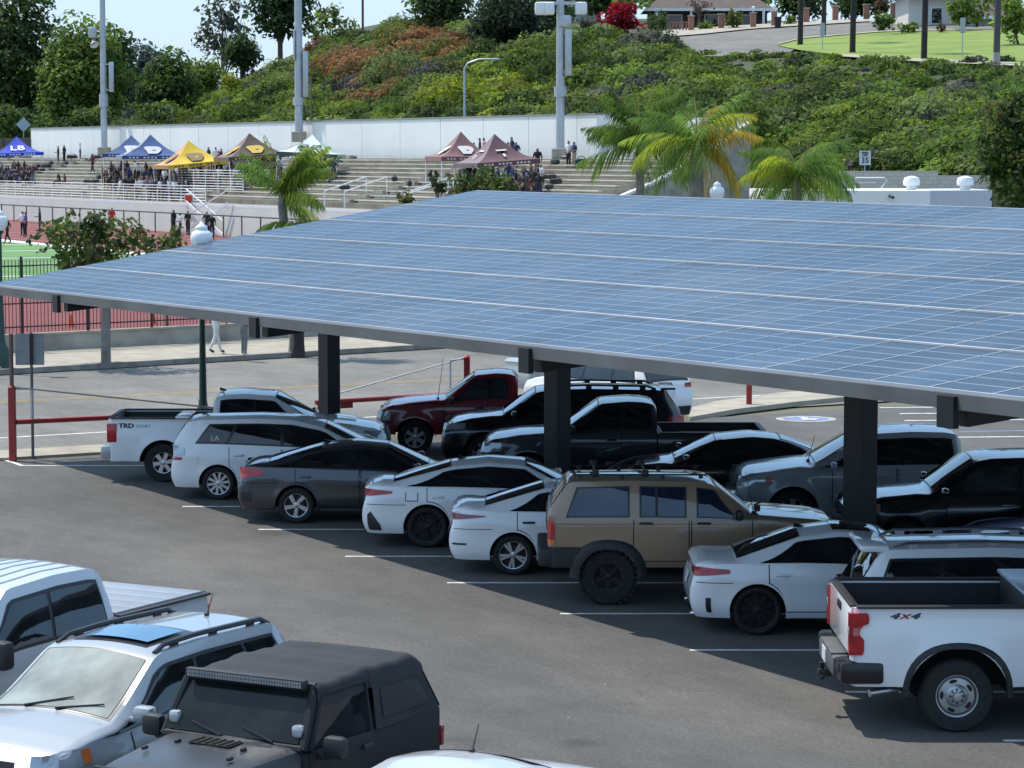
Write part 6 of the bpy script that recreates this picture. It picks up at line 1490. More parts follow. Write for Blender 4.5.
p = terr_y(678, 33) + Vector((0, 2.3, .1)); t = thing('brick_wall', 'low brick lattice wall left of the brick pillars', 'wall', p); m = MB(); m.box((0, 0, .1), (2.9, .25, .5)); m.box((0, 0, 1.2), (2.9, .28, .14)); [m.box((-1.3 + .37*i, 0, .75), (.2, .22, .8)) for i in range(8)]; m.build('lattice', M_brick, t)
p = terr_y(776, 29.5) + Vector((0, .5, .25)); t = thing('waste_bin', 'black wheeled bin at the kerb beside the fourth brick pillar', 'bin', p); m = MB(); m.add([(-.3, -.3, 0), (.3, -.3, 0), (.3, .3, 0), (-.3, .3, 0), (-.38, -.4, 1.05), (.38, -.4, 1.05), (.38, .4, 1.05), (-.38, .4, 1.05)], [(0, 1, 5, 4), (1, 2, 6, 5), (2, 3, 7, 6), (3, 0, 4, 7), (3, 2, 1, 0)]); m.build('body', M_black, t); MB().box((0, 0, 1.09), (.82, .86, .08), bev=.03).build('lid', M_black, t)
for px, yt, yb, lab in ((820, 23, 52, 'narrow pale sign on a post at the street edge of the lawn'), (959, 18, 60, 'small pale sign on a post standing in the middle of the lawn')):
    p = terr_y(px, yb); h = (yb - yt)*p.y/F; t = thing('street_sign', lab, 'sign', p); MB().path([(0, 0, 0), (0, 0, h)], .05, 5).build('post', M_galv, t); MB().box((0, -.06, h-.65), (.42, .02, 1.2), bev=.005).build('sign_plate', simple('sign_pale', (.42, .43, .44), .5), t)

# tall bare trunks on the lawn, their crowns above the picture
def fan_crown(t, h, n=26, ln=1.7):
    P = []; S_ = []; Cc = []
    for i in range(n*26):
        a = RNG.uniform(0, 6.28); e = RNG.uniform(-.7, 1.2); r = ln*(.4 + .6*RNG.random()); P.append((r*math.cos(a)*math.cos(e), r*math.sin(a)*math.cos(e), h + r*math.sin(e))); S_.append(.28); Cc.append(np.array((.05, .085, .025))*RNG.uniform(.6, 1.3))
    obj('crown', leaf_mesh('crown', np.array(P), np.array(S_), np.array(Cc), mat=M_palm, aspect=.16), t)
for k, (px, y, r0) in enumerate(((798, 47, .26), (821, 38, .25), (850, 55, .26), (921, 62, .26), (993, 67, .27))):
    p = terr_y(px, y); lab = ['tall dark palm trunk leftmost of the lawn edge', 'tall dark palm trunk farther back beside the hill street', 'tall dark palm trunk, second along the lawn front edge', 'tall dark palm trunk in the middle of the lawn front', 'tall palm trunk with pale foot at the right of the lawn'][k]
    t = thing('palm_tree', lab, 'palm tree', p, 0, 'tall palm trunks on the lawn'); hh = 16 + k*.7
    m = MB(); m.path([(0, 0, -.3), (0, 0, .5), (.1, 0, hh*.5), (.0, 0, hh)], [r0*1.25, r0, r0*.9, r0*.75], 10); m.build('trunk', M_darkbark if k < 4 else simple('mid_bark', (.09, .08, .085), .9), t, True); fan_crown(t, hh)
    if k == 4: MB().lathe([(r0*1.27, 0), (r0*1.08, .55), (r0*1.05, 1.1)], 12).build('painted_foot', simple('pale_bark', (.35, .33, .30), .9), t, True)

# ------------------------------------------------------------------ palms
def frond(P, ln, droop, az, el, cols, wid, o, n=34, spread=.55):
    az = az; d = Vector((math.cos(az), math.sin(az), 0)); side = Vector((-d.y, d.x, 0)); V, Fc, Cc = P
    pts = []
    for i in range(n+1):
        s = i/n; e = el - droop*s*1.0; 
        if i == 0: p = Vector(o)
        else: p = pts[-1] + (d*math.cos(e) + Vector((0, 0, 1))*math.sin(e))*(ln/n)
        pts.append(p)
    base = np.array(cols[RNG.integers(len(cols))])*(1 + RNG.normal()*.15)
    for i in range(2, n+1):
        s = i/n; l = wid*(math.sin(math.pi*min(1, .18 + s*.82))**.7)*RNG.uniform(.8, 1.15); w = ln/n*.46
        tn = (pts[i] - pts[i-1]).normalized()
        for sg in (-1, 1):
            tip = pts[i] + side*sg*l*.55 + tn*l*spread + Vector((0, 0, -l*.95*RNG.uniform(.5, 1.3)))
            b = len(V); md = pts[i].lerp(tip, .5) + Vector((0, 0, l*.12)); V += [pts[i] - tn*w, md + tn*w*.9, tip, md - tn*w*.9]
            Fc.append((b, b+1, b+2, b+3)); c = np.clip(base*RNG.uniform(.75, 1.25), .004, 1); Cc += [c]*4
    for i in range(n):
        b = len(V); w = .03*(1-i/n) + .008; V += [pts[i] - side*w, pts[i] + side*w, pts[i+1] + side*w*.9, pts[i+1] - side*w*.9]; Fc.append((b, b+1, b+2, b+3)); Cc += [np.array((.14, .15, .04))]*4
def palm(label, base, top, r0, n, ln, wid, cols, droop=(1.1, 2.0), wind=0.0, yellow=None, trunk=M_greybark, seg=46, els=(.15, 1.35)):
    base = Vector(base); h = top.z - base.z; t = thing('palm_tree', label, 'palm tree', base); m = MB(); off = Vector((top.x-base.x, top.y-base.y, 0))
    m.path([Vector((0, 0, -.2)), Vector((0, 0, .4)), off*.4 + Vector((0, 0, h*.5)), off + Vector((0, 0, h*.93)), off + Vector((0, 0, h))], [r0*1.5, r0*1.1, r0, r0*.95, r0*.7], 10); m.build('trunk', trunk, t, True)
    P = ([], [], [])
    for i in range(n):
        az = 6.283*i/n*2.4 + random.uniform(-.2, .2); el = random.uniform(*els) if i % 5 else random.uniform(-.3, .4)
        if wind: az = az*.0 + random.choice((math.pi, 0))*0 + (wind if random.random() < .72 else az) + random.uniform(-.8, .8)
        frond(P, ln*random.uniform(.8, 1.1), random.uniform(*droop), az, el, cols if not (yellow and random.random() < .22) else yellow, wid, off + Vector((0, 0, h)), 0, seg) if False else frond(P, ln*random.uniform(.8, 1.1), random.uniform(*droop), az, el, (yellow if (yellow and math.cos(az) > .3 and random.random() < .4) else cols), wid, off + Vector((0, 0, h)), seg)
    me = bpy.data.meshes.new('crown'); me.from_pydata([tuple(v) for v in P[0]], [], P[1]); me.materials.append(M_palm)
    ca = me.color_attributes.new('leaf_colour', 'FLOAT_COLOR', 'POINT'); cc = np.ones((len(P[0]), 4), np.float32); cc[:, :3] = np.array(P[2]); ca.data.foreach_set('color', cc.reshape(-1)); obj('crown', me, t); return t
PG = [(.12, .20, .045), (.15, .24, .05), (.09, .155, .04)]; PY = [(.30, .34, .04), (.25, .32, .05)]; PO = [(.38, .26, .04), (.32, .25, .05)]
def place_palm(label, px_t, y_t, px_b, d, r0, n, ln, wid, cols, **k):
    tp = at(px_t, y_t, d); b = at(px_b, 300, d); palm(label, (b.x, b.y, .1), tp, r0, n, ln, wid, cols, **k)
place_palm('palm with bright yellow green fronds bending right, above the canopy edge at left', 282, 194, 294, 84, .15, 30, 2.2, .6, PY + PY + PG, wind=-.1, droop=(.6, 1.5), els=(.9, 1.5))
place_palm('tall feathery dark green palm, leftmost of the three behind the canopy', 640, 142, 640, 96, .16, 48, 2.9, .85, [tuple(x*.72 for x in c_) for c_ in PG], droop=(.5, 1.9), els=(.5, 1.5))
place_palm('wide feathery palm with orange dead fronds and thick bare trunk', 697, 142, 697, 88, .24, 38, 2.8, .75, PG + PG + PY, yellow=PO, droop=(.9, 1.9))
place_palm('short bright yellow green palm in front of the white roof block', 797, 174, 796, 98, .2, 42, 2.6, .75, PY + PG + PG, droop=(1.0, 1.9))

# ------------------------------------------------------------------ broad trees near the street
MAG = [(.05, .085, .022), (.07, .115, .03), (.03, .055, .018), (.09, .10, .035)]
b = gp(106, 368); c = at(96, 243, b.y+.3); tree('street_tree', 'dark glossy leaved street tree in front of the red track at left', b, c, 2.3, 1.8, 1.1, 50, MAG, .12, trunk_r=.13, mat=M_greybark, lump=.38, dens=1.0)
c2 = at(166, 240, b.y + 9); tree('street_tree', 'small dark leafy treetop beside the white lamp globe', (c2.x, c2.y, .6), c2, .85, .7, .6, 14, MAG, .12, trunk_r=.05, mat=M_greybark, lump=.4)
c = at(478, 188, 100); tree('street_tree', 'dark leafy treetop below the maroon tents at the canopy edge', (c.x, c.y, .2), c, 1.9, 1.6, .9, 44, MAG, .14, trunk_r=.14, mat=M_greybark, lump=.42)
c = at(438, 184, 98); tree('street_tree', 'thin leafy sprig left of the dark treetop below the tents', (c.x, c.y, .2), c, .35, .35, .7, 7, MAG, .12, trunk_r=.06, mat=M_greybark, lump=.5)
c = at(405, 200, 100); tree('shrub', 'low brown green shrub at the canopy edge beside the bench rows', (c.x, c.y, .2), c, .5, .4, .5, 7, MAG, .12, cat='shrub', trunk_r=.05, lump=.5)
c = at(1022, 150, 88); tree('street_tree', 'large leafy tree at the right edge in front of the ivy hill', (c.x+.4, c.y, .2), c, 1.65, 1.7, 2.7, 60, MAG + [(.09, .14, .035)], .13, trunk_r=.16, lump=.42)
w = gp(298, 357); t = thing('palm_tree', 'dark thick palm trunk on the far pavement left of the back canopy post', 'palm tree', w); MB().path([(0, 0, 0), (.02, 0, .4), (0, 0, 2.6), (-.05, 0, 4.2)], [.24, .19, .17, .15], 10).build('trunk', M_darkbark, t, True)
P = ([], [], [])
for i in range(9): frond(P, 1.6, 1.7, i*.75, .7, PG, .4, Vector((-.05, 0, 4.2)), 0) if False else frond(P, 1.6, 1.7, i*.75, .7, PG, .4, (-.05, 0, 4.2), 20)
me = bpy.data.meshes.new('crown'); me.from_pydata([tuple(v) for v in P[0]], [], P[1]); me.materials.append(M_palm); ca = me.color_attributes.new('leaf_colour', 'FLOAT_COLOR', 'POINT'); cc = np.ones((len(P[0]), 4), np.float32); cc[:, :3] = np.array(P[2]); ca.data.foreach_set('color', cc.reshape(-1)); obj('crown', me, t)

# ------------------------------------------------------------------ trees beyond the stand and on the crest
BG = 'trees beyond the white wall'
DK = [(.06, .092, .036), (.078, .115, .042), (.045, .072, .03)]; GR = [(.10, .15, .038), (.125, .18, .045), (.07, .11, .03)]; BGN = [(.15, .21, .045), (.18, .23, .05), (.11, .16, .04)]; BLUE = [(.075, .10, .085), (.06, .085, .075)]; EUC = [(.10, .11, .075), (.075, .085, .06)]
def bgtree(label, px, y, d, rx, rz, n, cols, size=.42, name='tree', yb=None, **k):
    c = at(px, y, d); s = d/F; zb = 5.0 if d < 300 else 4.0
    if 'airy' not in label: k['lump'] = k.get('lump', .3)*1.45; k['dens'] = k.get('dens', 1)*1.1; size *= .72
    tree(name, label, (c.x, c.y, zb if yb is None else at(px, yb, d).z), c, rx*s, rx*s*.8, rz*s, n, cols, size, group=BG, trunk_r=k.pop('tr', .35), **k)
bgtree('tall dark pine like tree at the far left edge, dense with sky gaps', 14, 58, 292, 50, 84, 110, DK + GR[:1], .42, lump=.24)
bgtree('big lighter green tree left of the first light pole', 84, 76, 285, 46, 70, 110, GR + BGN, .42, lump=.25)
bgtree('dark green tree crown close right of the first light pole', 118, 72, 296, 18, 62, 40, DK + GR[:1], .42, lump=.5)
bgtree('pale blue green conifer far behind between two green trees', 140, 78, 420, 26, 42, 50, BLUE, .6, lump=.33, tr=.5)
bgtree('second dark rounded tree right of the blue green conifer', 170, 90, 310, 30, 44, 60, DK + GR, .42, lump=.3)
bgtree('yellow green low tree right of the dark rounded tree', 200, 86, 320, 24, 30, 36, BGN, .42, lump=.36)
bgtree('thin airy eucalyptus with sky showing through at upper left', 222, 28, 330, 32, 46, 90, EUC, .34, lump=.22, dens=.5, tr=.28, limbs=14, trunk_mat=M_greybark)
bgtree('small dense dark tree in front of the eucalyptus', 242, 54, 322, 17, 22, 30, DK, .40, lump=.42)
bgtree('big dark overhanging tree left of the second light pole', 280, 0, 318, 36, 40, 60, DK, .45, lump=.30)
bgtree('airy pale branches of a tree right of the second light pole', 330, 26, 325, 28, 24, 44, BGN + EUC, .34, lump=.22, dens=.5, tr=.2, limbs=10)
bgtree('rounded green tree on the crest, left of two bigger trees', 440, 6, 268, 32, 38, 60, GR + DK, .36, lump=.3, yb=40)
bgtree('large grey green tree on the crest left of the middle pole', 508, 22, 250, 42, 38, 80, [(.045, .065, .035), (.035, .05, .03), (.055, .075, .04)], .34, lump=.27, yb=58)
bgtree('green tree on the crest above the grey green tree', 552, 8, 262, 26, 28, 40, GR, .36, lump=.32, yb=40)
bgtree('yellow green bush on the slope below the eucalyptus', 230, 84, 296, 10, 11, 12, [(.20, .22, .03), (.15, .18, .03)], .32, name='shrub', lump=.45, yb=95)
bgtree('dark shrub mass left of the white wall, behind the royal blue tent', 14, 128, 270, 36, 22, 30, DK + GR, .38, name='shrub', lump=.34, yb=150)
bgtree('mixed green shrubs along the white wall below the first light pole', 88, 122, 268, 40, 16, 30, GR + DK, .36, name='shrub', lump=.35, yb=140)
bgtree('low mixed green shrubs behind the navy tents', 150, 116, 272, 32, 16, 24, DK + BLUE + GR, .36, name='shrub', lump=.35, yb=135)
CG = 'shrubs and trees around the hill houses'
def crest(label, px, y, yb, rx, rz, n, cols, size=.26, dq=0, name='shrub', **k):
    k['lump'] = k.get('lump', .3)*1.35; k['dens'] = k.get('dens', 1)*1.2
    b = terr_y(px, yb) + Vector((0, dq, 0)); s = b.y/F; c = at(px, y, b.y); tree(name, label, b, c, rx*s, rx*s*.8, rz*s, n, cols, size, cat=k.pop('cat', 'shrub' if name == 'shrub' else 'tree'), group=CG, trunk_r=k.pop('tr', .12), **k)
crest('deep red leaved bush on the crest beside the dark house', 624, 17, 33, 25, 17, 34, [(.20, .012, .022), (.13, .010, .02), (.26, .02, .03)], .24, lump=.3)
crest('dark green bush between the red bush and the brick lattice wall', 658, 26, 38, 11, 12, 16, DK + GR[:1], .22, lump=.4)
crest('green hanging tree in front of the dark house', 632, 1, 30, 40, 9, 18, GR, .3, 6, name='tree', lump=.5, tr=.2)
crest('low pale flowering bush left of the red bush', 586, 24, 34, 10, 9, 14, [(.16, .15, .12), (.07, .08, .05)], .2, lump=.4)
crest('rounded green hedge bush between the first two brick pillars', 706, 26, 32, 10, 6, 12, GR + BGN, .2, 3, lump=.45)
crest('yellow green bush between the second and third brick pillars', 734, 20, 31, 9, 10, 14, [(.16, .17, .03), (.09, .11, .03)], .2, 3, lump=.42)
crest('pinkish bare flowering tree in front of the dark house', 700, 5, 31, 18, 10, 18, [(.20, .13, .12), (.12, .09, .08)], .18, 4, name='tree', lump=.3, dens=.4, limbs=12)
for k_, (px_, y_, rx_, ry_, lab_) in enumerate(((600, -6, 40, 22, 'dark tree mass behind the white garage house'), (668, -8, 46, 20, 'dark tree mass behind the left of the dark house'), (740, -6, 44, 20, 'dark tree mass behind the right of the dark house'), (800, -4, 40, 20, 'dark tree mass behind the black bin'), (862, -4, 42, 20, 'dark tree mass behind the right brick pillars'), (930, -10, 36, 16, 'dark tree mass behind the cream house'), (990, -6, 40, 24, 'dark tree mass behind the upper right corner trees'))):
    crest(lab_, px_, y_, 24, rx_, ry_, 46, DK + GR, .34, 16, name='tree', lump=.42, tr=.3)
crest('small green bush right of the black bin', 790, 20, 27, 9, 7, 12, GR, .2, 3, lump=.45)
crest('big dark tree with spreading limbs beyond the bin', 812, 2, 24, 24, 16, 26, DK + [(.06, .05, .04)], .26, 8, name='tree', lump=.3, dens=.7)
crest('dark hedge beyond the fifth and sixth pillars', 848, 9, 22, 28, 11, 20, DK + GR[:1], .26, 6, lump=.38)
crest('reddish brown shrub mass behind the right pillars', 882, 6, 20, 18, 9, 14, [(.10, .06, .045), (.06, .05, .03)], .24, 6, lump=.4)
crest('rounded dark bush at the near left corner of the cream house', 884, 22, 34, 13, 12, 18, GR + DK, .24, 2, lump=.38)
crest('low green bush in front of the cream house', 908, 28, 35, 14, 6, 16, GR + BGN, .22, 1, lump=.42)
crest('small brown potted plant by the cream house wall', 941, 27, 35, 4, 6, 6, [(.14, .10, .06), (.10, .08, .05)], .18, 1, lump=.6)
crest('broad bright green tree hanging over the right of the cream house', 967, 10, 34, 30, 20, 34, GR + BGN, .28, 4, name='tree', lump=.30)
crest('weeping bright green tree at the upper right corner', 1014, 18, 47, 20, 28, 32, BGN, .26, 0, name='tree', lump=.3)
crest('low spreading shrubs at the right end of the lawn edge', 968, 60, 66, 26, 5, 16, [(.05, .065, .045), (.08, .085, .06)], .2, 0, lump=.5)
crest('dark low shrub at the foot of the right palm trunk', 1008, 60, 64, 14, 5, 10, DK, .2, 0, lump=.5)
# ------------------------------------------------------------------ people
def skin_person(key, pose):
    """one continuous skinned figure; pose gives joint positions (metres, facing -Y)"""
    J = pose
    names = list(J.keys()); idx = {n: i for i, n in enumerate(names)}
    E = [('pelvis', 'waist'), ('waist', 'chest'), ('chest', 'neck'), ('neck', 'head'), ('head', 'crown')]
    for s in 'lr': E += [('chest', 'sh'+s), ('sh'+s, 'el'+s), ('el'+s, 'wr'+s), ('wr'+s, 'ha'+s), ('pelvis', 'hi'+s), ('hi'+s, 'kn'+s), ('kn'+s, 'an'+s), ('an'+s, 'to'+s)]
    RAD = dict(pelvis=(.155, .12), waist=(.14, .105), chest=(.165, .115), neck=(.058, .058), head=(.085, .10), crown=(.075, .085))
    for s in 'lr': RAD.update({'sh'+s: (.07, .07), 'el'+s: (.046, .046), 'wr'+s: (.032, .032), 'ha'+s: (.045, .025), 'hi'+s: (.10, .10), 'kn'+s: (.066, .066), 'an'+s: (.045, .045), 'to'+s: (.045, .035)})
    me = bpy.data.meshes.new('person'); me.from_pydata([J[n] for n in names], [(idx[a], idx[b]) for a, b in E], [])
    o = bpy.data.objects.new('tmp', me); COL.objects.link(o); md = o.modifiers.new('skin', 'SKIN'); md.use_smooth_shade = True
    sv = me.skin_vertices[0].data
    for n in names: sv[idx[n]].radius = RAD[n]; sv[idx[n]].use_root = (n == 'pelvis')
    sb = o.modifiers.new('sub', 'SUBSURF'); sb.levels = sb.render_levels = 1
    dg = bpy.context.evaluated_depsgraph_get(); dg.update(); m2 = bpy.data.meshes.new_from_object(o.evaluated_get(dg), depsgraph=dg); bpy.data.objects.remove(o)
    m2.name = 'person'; m2.materials.clear()
    for k in range(5): m2.materials.append(M_cloth)
    seg = []
    for a, b in E:
        A_, B_ = Vector(J[a]), Vector(J[b])
        lab = 0 if b in ('head', 'crown') or a in ('ell', 'elr', 'wrl', 'wrr') else 1 if (a in ('waist', 'chest', 'pelvis') and b[:2] in ('wa', 'ch', 'ne', 'sh')) or a[:2] == 'sh' else 4 if a[:2] == 'an' else 2
        seg.append((A_, B_, lab))
    hc = Vector(J['head'])
    for p in m2.polygons:
        c = p.center; best = None
        for A_, B_, lab in seg:
            d = B_ - A_; t = max(0, min(1, (c - A_).dot(d)/d.length_squared)); dd = (c - A_ - d*t).length
            if best is None or dd < best[0]: best = (dd, lab)
        lab = best[1]
        if lab == 0 and c.z > hc.z - .06 and (c.y > hc.y - .01 or c.z > hc.z + .07): lab = 3
        p.material_index = lab
    return m2
def stand(arm=.25, bend=.1, stride=0.0, lean=0.0, kneeup=0.0):
    J = dict(pelvis=(0, 0, .95), waist=(0, .0, 1.12), chest=(0, -lean*.5, 1.34), neck=(0, -lean, 1.50), head=(0, -.02-lean, 1.60), crown=(0, -.01-lean, 1.70))
    for s, k in (('l', 1), ('r', -1)):
        sw = stride*k
        J['sh'+s] = (k*.19, -lean*.8, 1.42); J['el'+s] = (k*(.24 + arm*.1), sw*.5 + .02, 1.14); J['wr'+s] = (k*(.24 + arm*.02), sw*.7 - bend, .93 + bend*.6); J['ha'+s] = (k*(.24), sw*.75 - bend*1.35, .85 + bend*.75)
        J['hi'+s] = (k*.10, 0, .90); J['kn'+s] = (k*.105, -sw*.45 - .02, .50); J['an'+s] = (k*.11, -sw*1.0 + (.05 if sw < 0 else 0), .085 + (.07 if sw < 0 else 0)); J['to'+s] = (k*.12, -sw*1.0 - .14 + (.03 if sw < 0 else 0), .035 + (.02 if sw < 0 else 0))
    return J
def sit():
    J = dict(pelvis=(0, .02, .53), waist=(0, .03, .70), chest=(0, -.03, .92), neck=(0, -.07, 1.07), head=(0, -.10, 1.17), crown=(0, -.09, 1.27))
    for s, k in (('l', 1), ('r', -1)):
        J['sh'+s] = (k*.19, -.05, .99); J['el'+s] = (k*.24, -.08, .72); J['wr'+s] = (k*.18, -.30, .62); J['ha'+s] = (k*.15, -.38, .61)
        J['hi'+s] = (k*.10, -.02, .50); J['kn'+s] = (k*.13, -.44, .50); J['an'+s] = (k*.13, -.44, .10); J['to'+s] = (k*.13, -.58, .045)
    return J
PM = [skin_person('a', stand(.25, .08)), skin_person('b', stand(.5, .28)), skin_person('c', stand(.3, .1, .22, .04)), skin_person('d', sit())]
SKIN = [simple('skin_warm', (.36, .20, .135), .6), simple('skin_tan', (.24, .125, .08), .6), simple('skin_deep', (.11, .06, .04), .6)]
HAIR = [simple('hair_black', (.012, .01, .01), .5), simple('hair_brown', (.05, .03, .018), .5), simple('hair_light', (.18, .11, .05), .5)]
CL = {'black': (.012, .012, .014), 'white': (.62, .62, .62), 'maroon': (.10, .02, .025), 'navy': (.02, .03, .09), 'grey': (.18, .18, .19), 'red': (.45, .03, .025), 'blue': (.03, .07, .40), 'purple': (.10, .05, .25), 'pink': (.55, .25, .28), 'tan': (.32, .24, .16), 'brown': (.09, .055, .04)}
def clo(c): return simple('cloth_' + c, CL[c], .85, var=.15, scale=5)
M_shoe = simple('shoe_dark', (.03, .03, .03), .6)
def person(loc, rz, pose, top, legs, label, group=None, scale=1.0, hair=None, shoe=None):
    o = obj('person', PM[pose]); o.location = loc; o.rotation_euler = (0, 0, rz); o.scale = (scale,)*3
    ms = [random.choice(SKIN), clo(top), clo(legs), hair or random.choice(HAIR[:2]), shoe or M_shoe]
    for i, m in enumerate(ms): o.material_slots[i].link = 'OBJECT'; o.material_slots[i].material = m
    return tag(o, label, 'person', group)
def row_z(q1): return ZB0 + rz_*(int((q1 - G0 - 1.6)/rd) + 1)
NM = ['standing person', 'person with bent arms', 'walking person', 'seated person']
used = {}
def spectator(px, row, pose, top, legs, where, group='spectators on the grandstand', rz=None, nudge=0):
    q1 = G0 + 1.6 + rd*(row + (.78 if pose != 3 else .45)); p = on_q1(px, q1); z = ZB0 + rz_*(row+1) - (0.24 if pose == 3 else 0)
    if row < 0: q1 = G0 + .95; p = on_q1(px, q1); z = 3.16
    lab = '%s, %s top, %s %s, %s' % (NM[pose], top, legs, 'shorts' if legs in ('tan', 'white') else 'trousers', where)
    person((p.x, p.y, z), R(-60) + random.uniform(-.9, .9) if rz is None else rz, pose, top, legs, lab, group, random.uniform(.93, 1.05))
rs_ = random.Random(5)
dark = ['black', 'black', 'black', 'navy', 'maroon', 'black', 'brown', 'white']; lg = ['black', 'black', 'navy', 'grey', 'black', 'tan']
def crowd(px0, px1, rows, n, where, tops=dark):
    for i in range(n):
        px = px0 + (px1-px0)*(i + rs_.uniform(.1, .9))/n; r_ = rs_.choice(rows); pose = rs_.choice([0, 0, 1, 1, 2, 3]) if r_ >= 0 else rs_.choice([0, 1, 2]); spectator(px, r_, pose, rs_.choice(tops), rs_.choice(lg), where)
crowd(0, 36, [1, 2, 3], 20, 'below the royal blue tent', dark + ['white', 'grey']); crowd(104, 128, [1, 2], 15, 'at the left end of the navy tents'); crowd(112, 182, [0, 1, 2, 3], 36, 'under the navy tents', dark + ['blue', 'white', 'white']); crowd(120, 182, [-1], 17, 'on the walkway below the navy tents', ['white', 'navy', 'black', 'grey', 'white'])
crowd(170, 226, [1, 2, 3, 4], 32, 'under the yellow tent', dark + ['maroon', 'white', 'tan']); crowd(180, 226, [6, 7], 11, 'on the rows behind the yellow tent'); crowd(228, 282, [2, 3, 4, 5], 31, 'under the brown tent', dark + ['white', 'white', 'grey']); crowd(262, 276, [4, 5], 7, 'at the right edge of the brown tent', ['pink', 'white', 'tan'])
crowd(300, 340, [4, 5], 8, 'under the white and green tent'); crowd(508, 542, [1, 2, 3], 20, 'right of the maroon letter tent'); crowd(455, 500, [2, 3], 11, 'under the maroon tents'); crowd(470, 522, [8, 9], 8, 'on the top rows behind the maroon tents', ['pink', 'black', 'white', 'navy'])
spectator(60, 8, 1, 'black', 'brown', 'on the upper rows near the white wall', None); spectator(66, 8, 0, 'black', 'black', 'beside the bending person near the white wall', None); spectator(82, 9, 0, 'white', 'brown', 'alone on the top row before the white wall', None)
spectator(94, 5, 2, 'maroon', 'black', 'alone on the empty middle rows', None); spectator(60.5, 2, 3, 'black', 'black', 'on the empty lower rows, left one of two', None); spectator(66.5, 2, 3, 'maroon', 'black', 'on the empty lower rows, right one of two', None)
spectator(568.5, 8, 0, 'white', 'black', 'left of two beside the middle light pole', None); spectator(574, 8, 1, 'navy', 'tan', 'right of two beside the middle light pole', None); spectator(537.5, 6, 0, 'black', 'tan', 'alone between maroon tent and light pole', None)
def bag(px, row, k):
    q1 = G0 + 1.6 + rd*(row + .4); p = on_q1(px, q1); t = obj('sports_bag', BAGM, None, (p.x, p.y, ZB0 + rz_*(row+1) + .21), (0, 0, random.uniform(0, 3))); t.scale = (random.uniform(.9, 1.4), random.uniform(.9, 1.2), random.uniform(.8, 1.2)); tag(t, 'dark sports bag left on a bench of the grandstand', 'bag', 'sports bags on the bench rows')
bm_ = MB(); bm_.box((0, 0, .16), (.6, .32, .32), bev=.12); bm_.path([(-.2, 0, .28), (-.12, 0, .42), (.12, 0, .42), (.2, 0, .28)], .02, 5); BAGM = bm_.mesh('sports_bag', M_black, True)
for px, row in ((70, 9), (74, 9), (77, 9), (95, 9), (99, 9), (68, 7), (40, 6), (46, 6), (50, 6), (44, 5), (53, 7), (100, 3), (88, 2), (92, 2), (97, 2), (28, 1), (33, 1), (36, 5), (30, 4), (546, 5), (552, 5), (556, 4), (549, 3), (581, 8), (555, 8), (395, 4), (410, 3), (345, 2), (430, 5)): bag(px, row, 0)
# athletes down on the track
def trackman(px, yf, pose, top, legs, label, rz=None, group=None):
    z = 1.0; w = gp(px, yf, z); q = to_q(w); z = tz(min(q[1], far_q2)); w = gp(px, yf, z); person((w.x, w.y, z), random.uniform(-2, 2) if rz is None else rz, pose, top, legs, label, group, 1.0)
trackman(7.5, 244, 2, 'black', 'black', 'person in black walking on the field just right of the left lamp globe'); trackman(23, 236, 1, 'white', 'black', 'person in white top near the field edge behind a purple one'); trackman(26, 237, 0, 'purple', 'black', 'person in dark purple top at the field edge'); trackman(40, 232, 1, 'black', 'navy', 'person in black top at the track behind the street tree')
trackman(112, 231, 0, 'red', 'black', 'person in red top seen above the street tree crown'); trackman(174, 234, 0, 'black', 'black', 'person in black at the fence, left of the white stair'); trackman(180.5, 238, 1, 'white', 'black', 'person in white top turned away by the white stair'); trackman(188, 235, 0, 'black', 'black', 'tall person in black standing at the foot of the white stair')
trackman(207, 236, 1, 'black', 'black', 'person in black on the right of the white stair'); trackman(212, 240, 0, 'black', 'navy', 'person in black jacket nearest the right stair side'); trackman(233, 236, 0, 'purple', 'grey', 'person with long hair in purple top by the chain link fence'); trackman(262, 236, 0, 'black', 'black', 'person in black showing over the canopy edge near the yellow green palm'); trackman(279, 236, 0, 'white', 'black', 'person in white showing over the canopy edge under the yellow green palm')
w = gp(216, 353.5, .16); person((w.x, w.y, .155), ROT_E1 + math.pi/2, 2, 'white', 'white', 'person in white top and pale trousers walking on the pavement under the canopy edge', shoe=M_shoe)
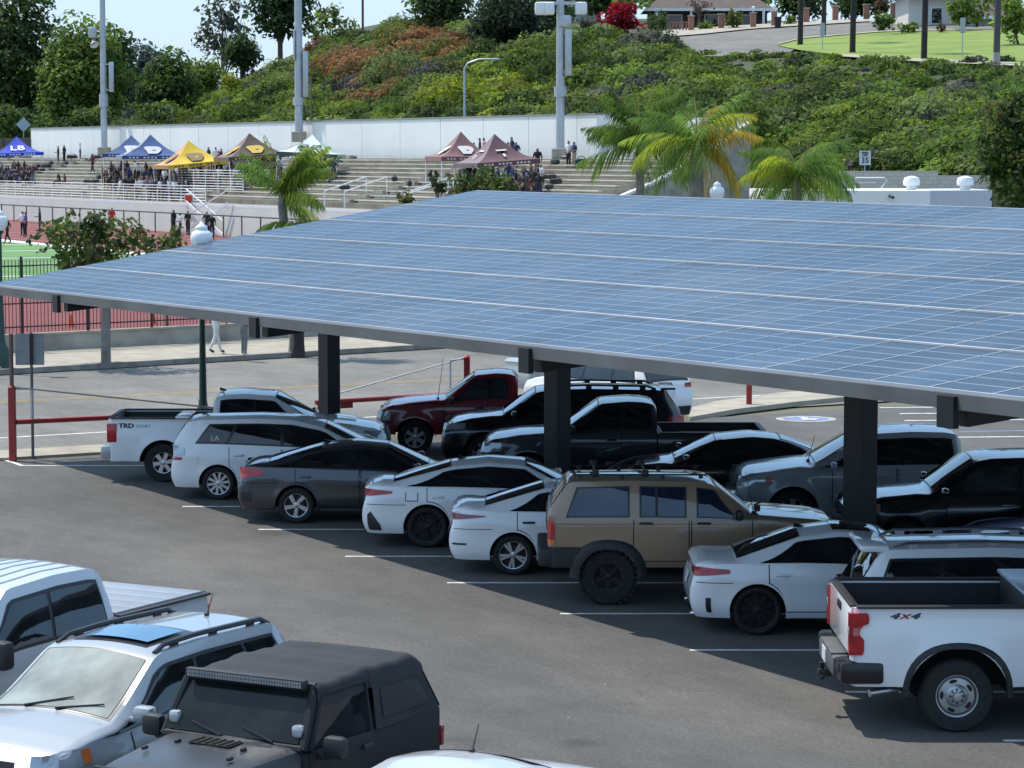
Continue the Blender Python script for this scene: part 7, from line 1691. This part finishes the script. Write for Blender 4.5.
w = gp(244, 356, .16); person((w.x, w.y, .155), ROT_E1 + math.pi/2, 0, 'grey', 'grey', 'person in grey trousers walking on the pavement near the back canopy post', shoe=M_white)
# ------------------------------------------------------------------ light
SUN = Vector((.43, -.30, -1)).normalized()
elev = math.asin(-SUN.z)
sl = bpy.data.lights.new('sun', 'SUN'); sl.energy = 4.9; sl.angle = R(.53); sl.color = (1, .95, .87)
so = bpy.data.objects.new('sun', sl); COL.objects.link(so); so.rotation_euler = SUN.to_track_quat('-Z', 'Y').to_euler(); so.location = (0, 0, 60)
w = bpy.data.worlds.new('World'); S.world = w; w.use_nodes = True
nt = w.node_tree; bg = nt.nodes['Background']; sky = nt.nodes.new('ShaderNodeTexSky'); sky.sky_type = 'NISHITA'; sky.sun_disc = False
sky.sun_elevation = elev; sky.sun_rotation = math.atan2(-SUN.x, -SUN.y); sky.air_density = 1.0; sky.dust_density = 1.2; sky.ozone_density = 1.0; sky.altitude = 50
# haze thicker towards the horizon, its higher colours brightened as added fill light
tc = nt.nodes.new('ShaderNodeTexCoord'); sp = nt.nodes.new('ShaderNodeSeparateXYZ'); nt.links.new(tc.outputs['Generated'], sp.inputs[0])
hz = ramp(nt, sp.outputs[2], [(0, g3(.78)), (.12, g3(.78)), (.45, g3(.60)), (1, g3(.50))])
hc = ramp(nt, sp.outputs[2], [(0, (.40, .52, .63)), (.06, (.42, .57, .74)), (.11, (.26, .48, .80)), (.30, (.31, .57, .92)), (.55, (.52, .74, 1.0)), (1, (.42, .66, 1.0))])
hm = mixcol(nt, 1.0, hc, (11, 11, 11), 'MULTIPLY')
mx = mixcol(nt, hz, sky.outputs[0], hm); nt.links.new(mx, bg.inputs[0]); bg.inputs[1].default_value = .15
S.view_settings.view_transform = 'Standard'; S.view_settings.look = 'None'; S.view_settings.exposure = 0
S.render.resolution_x = 1024; S.render.resolution_y = 768
S.cycles.max_bounces = 6; S.cycles.diffuse_bounces = 2; S.cycles.glossy_bounces = 3; S.cycles.transmission_bounces = 2; S.cycles.caustics_reflective = False; S.cycles.caustics_refractive = False
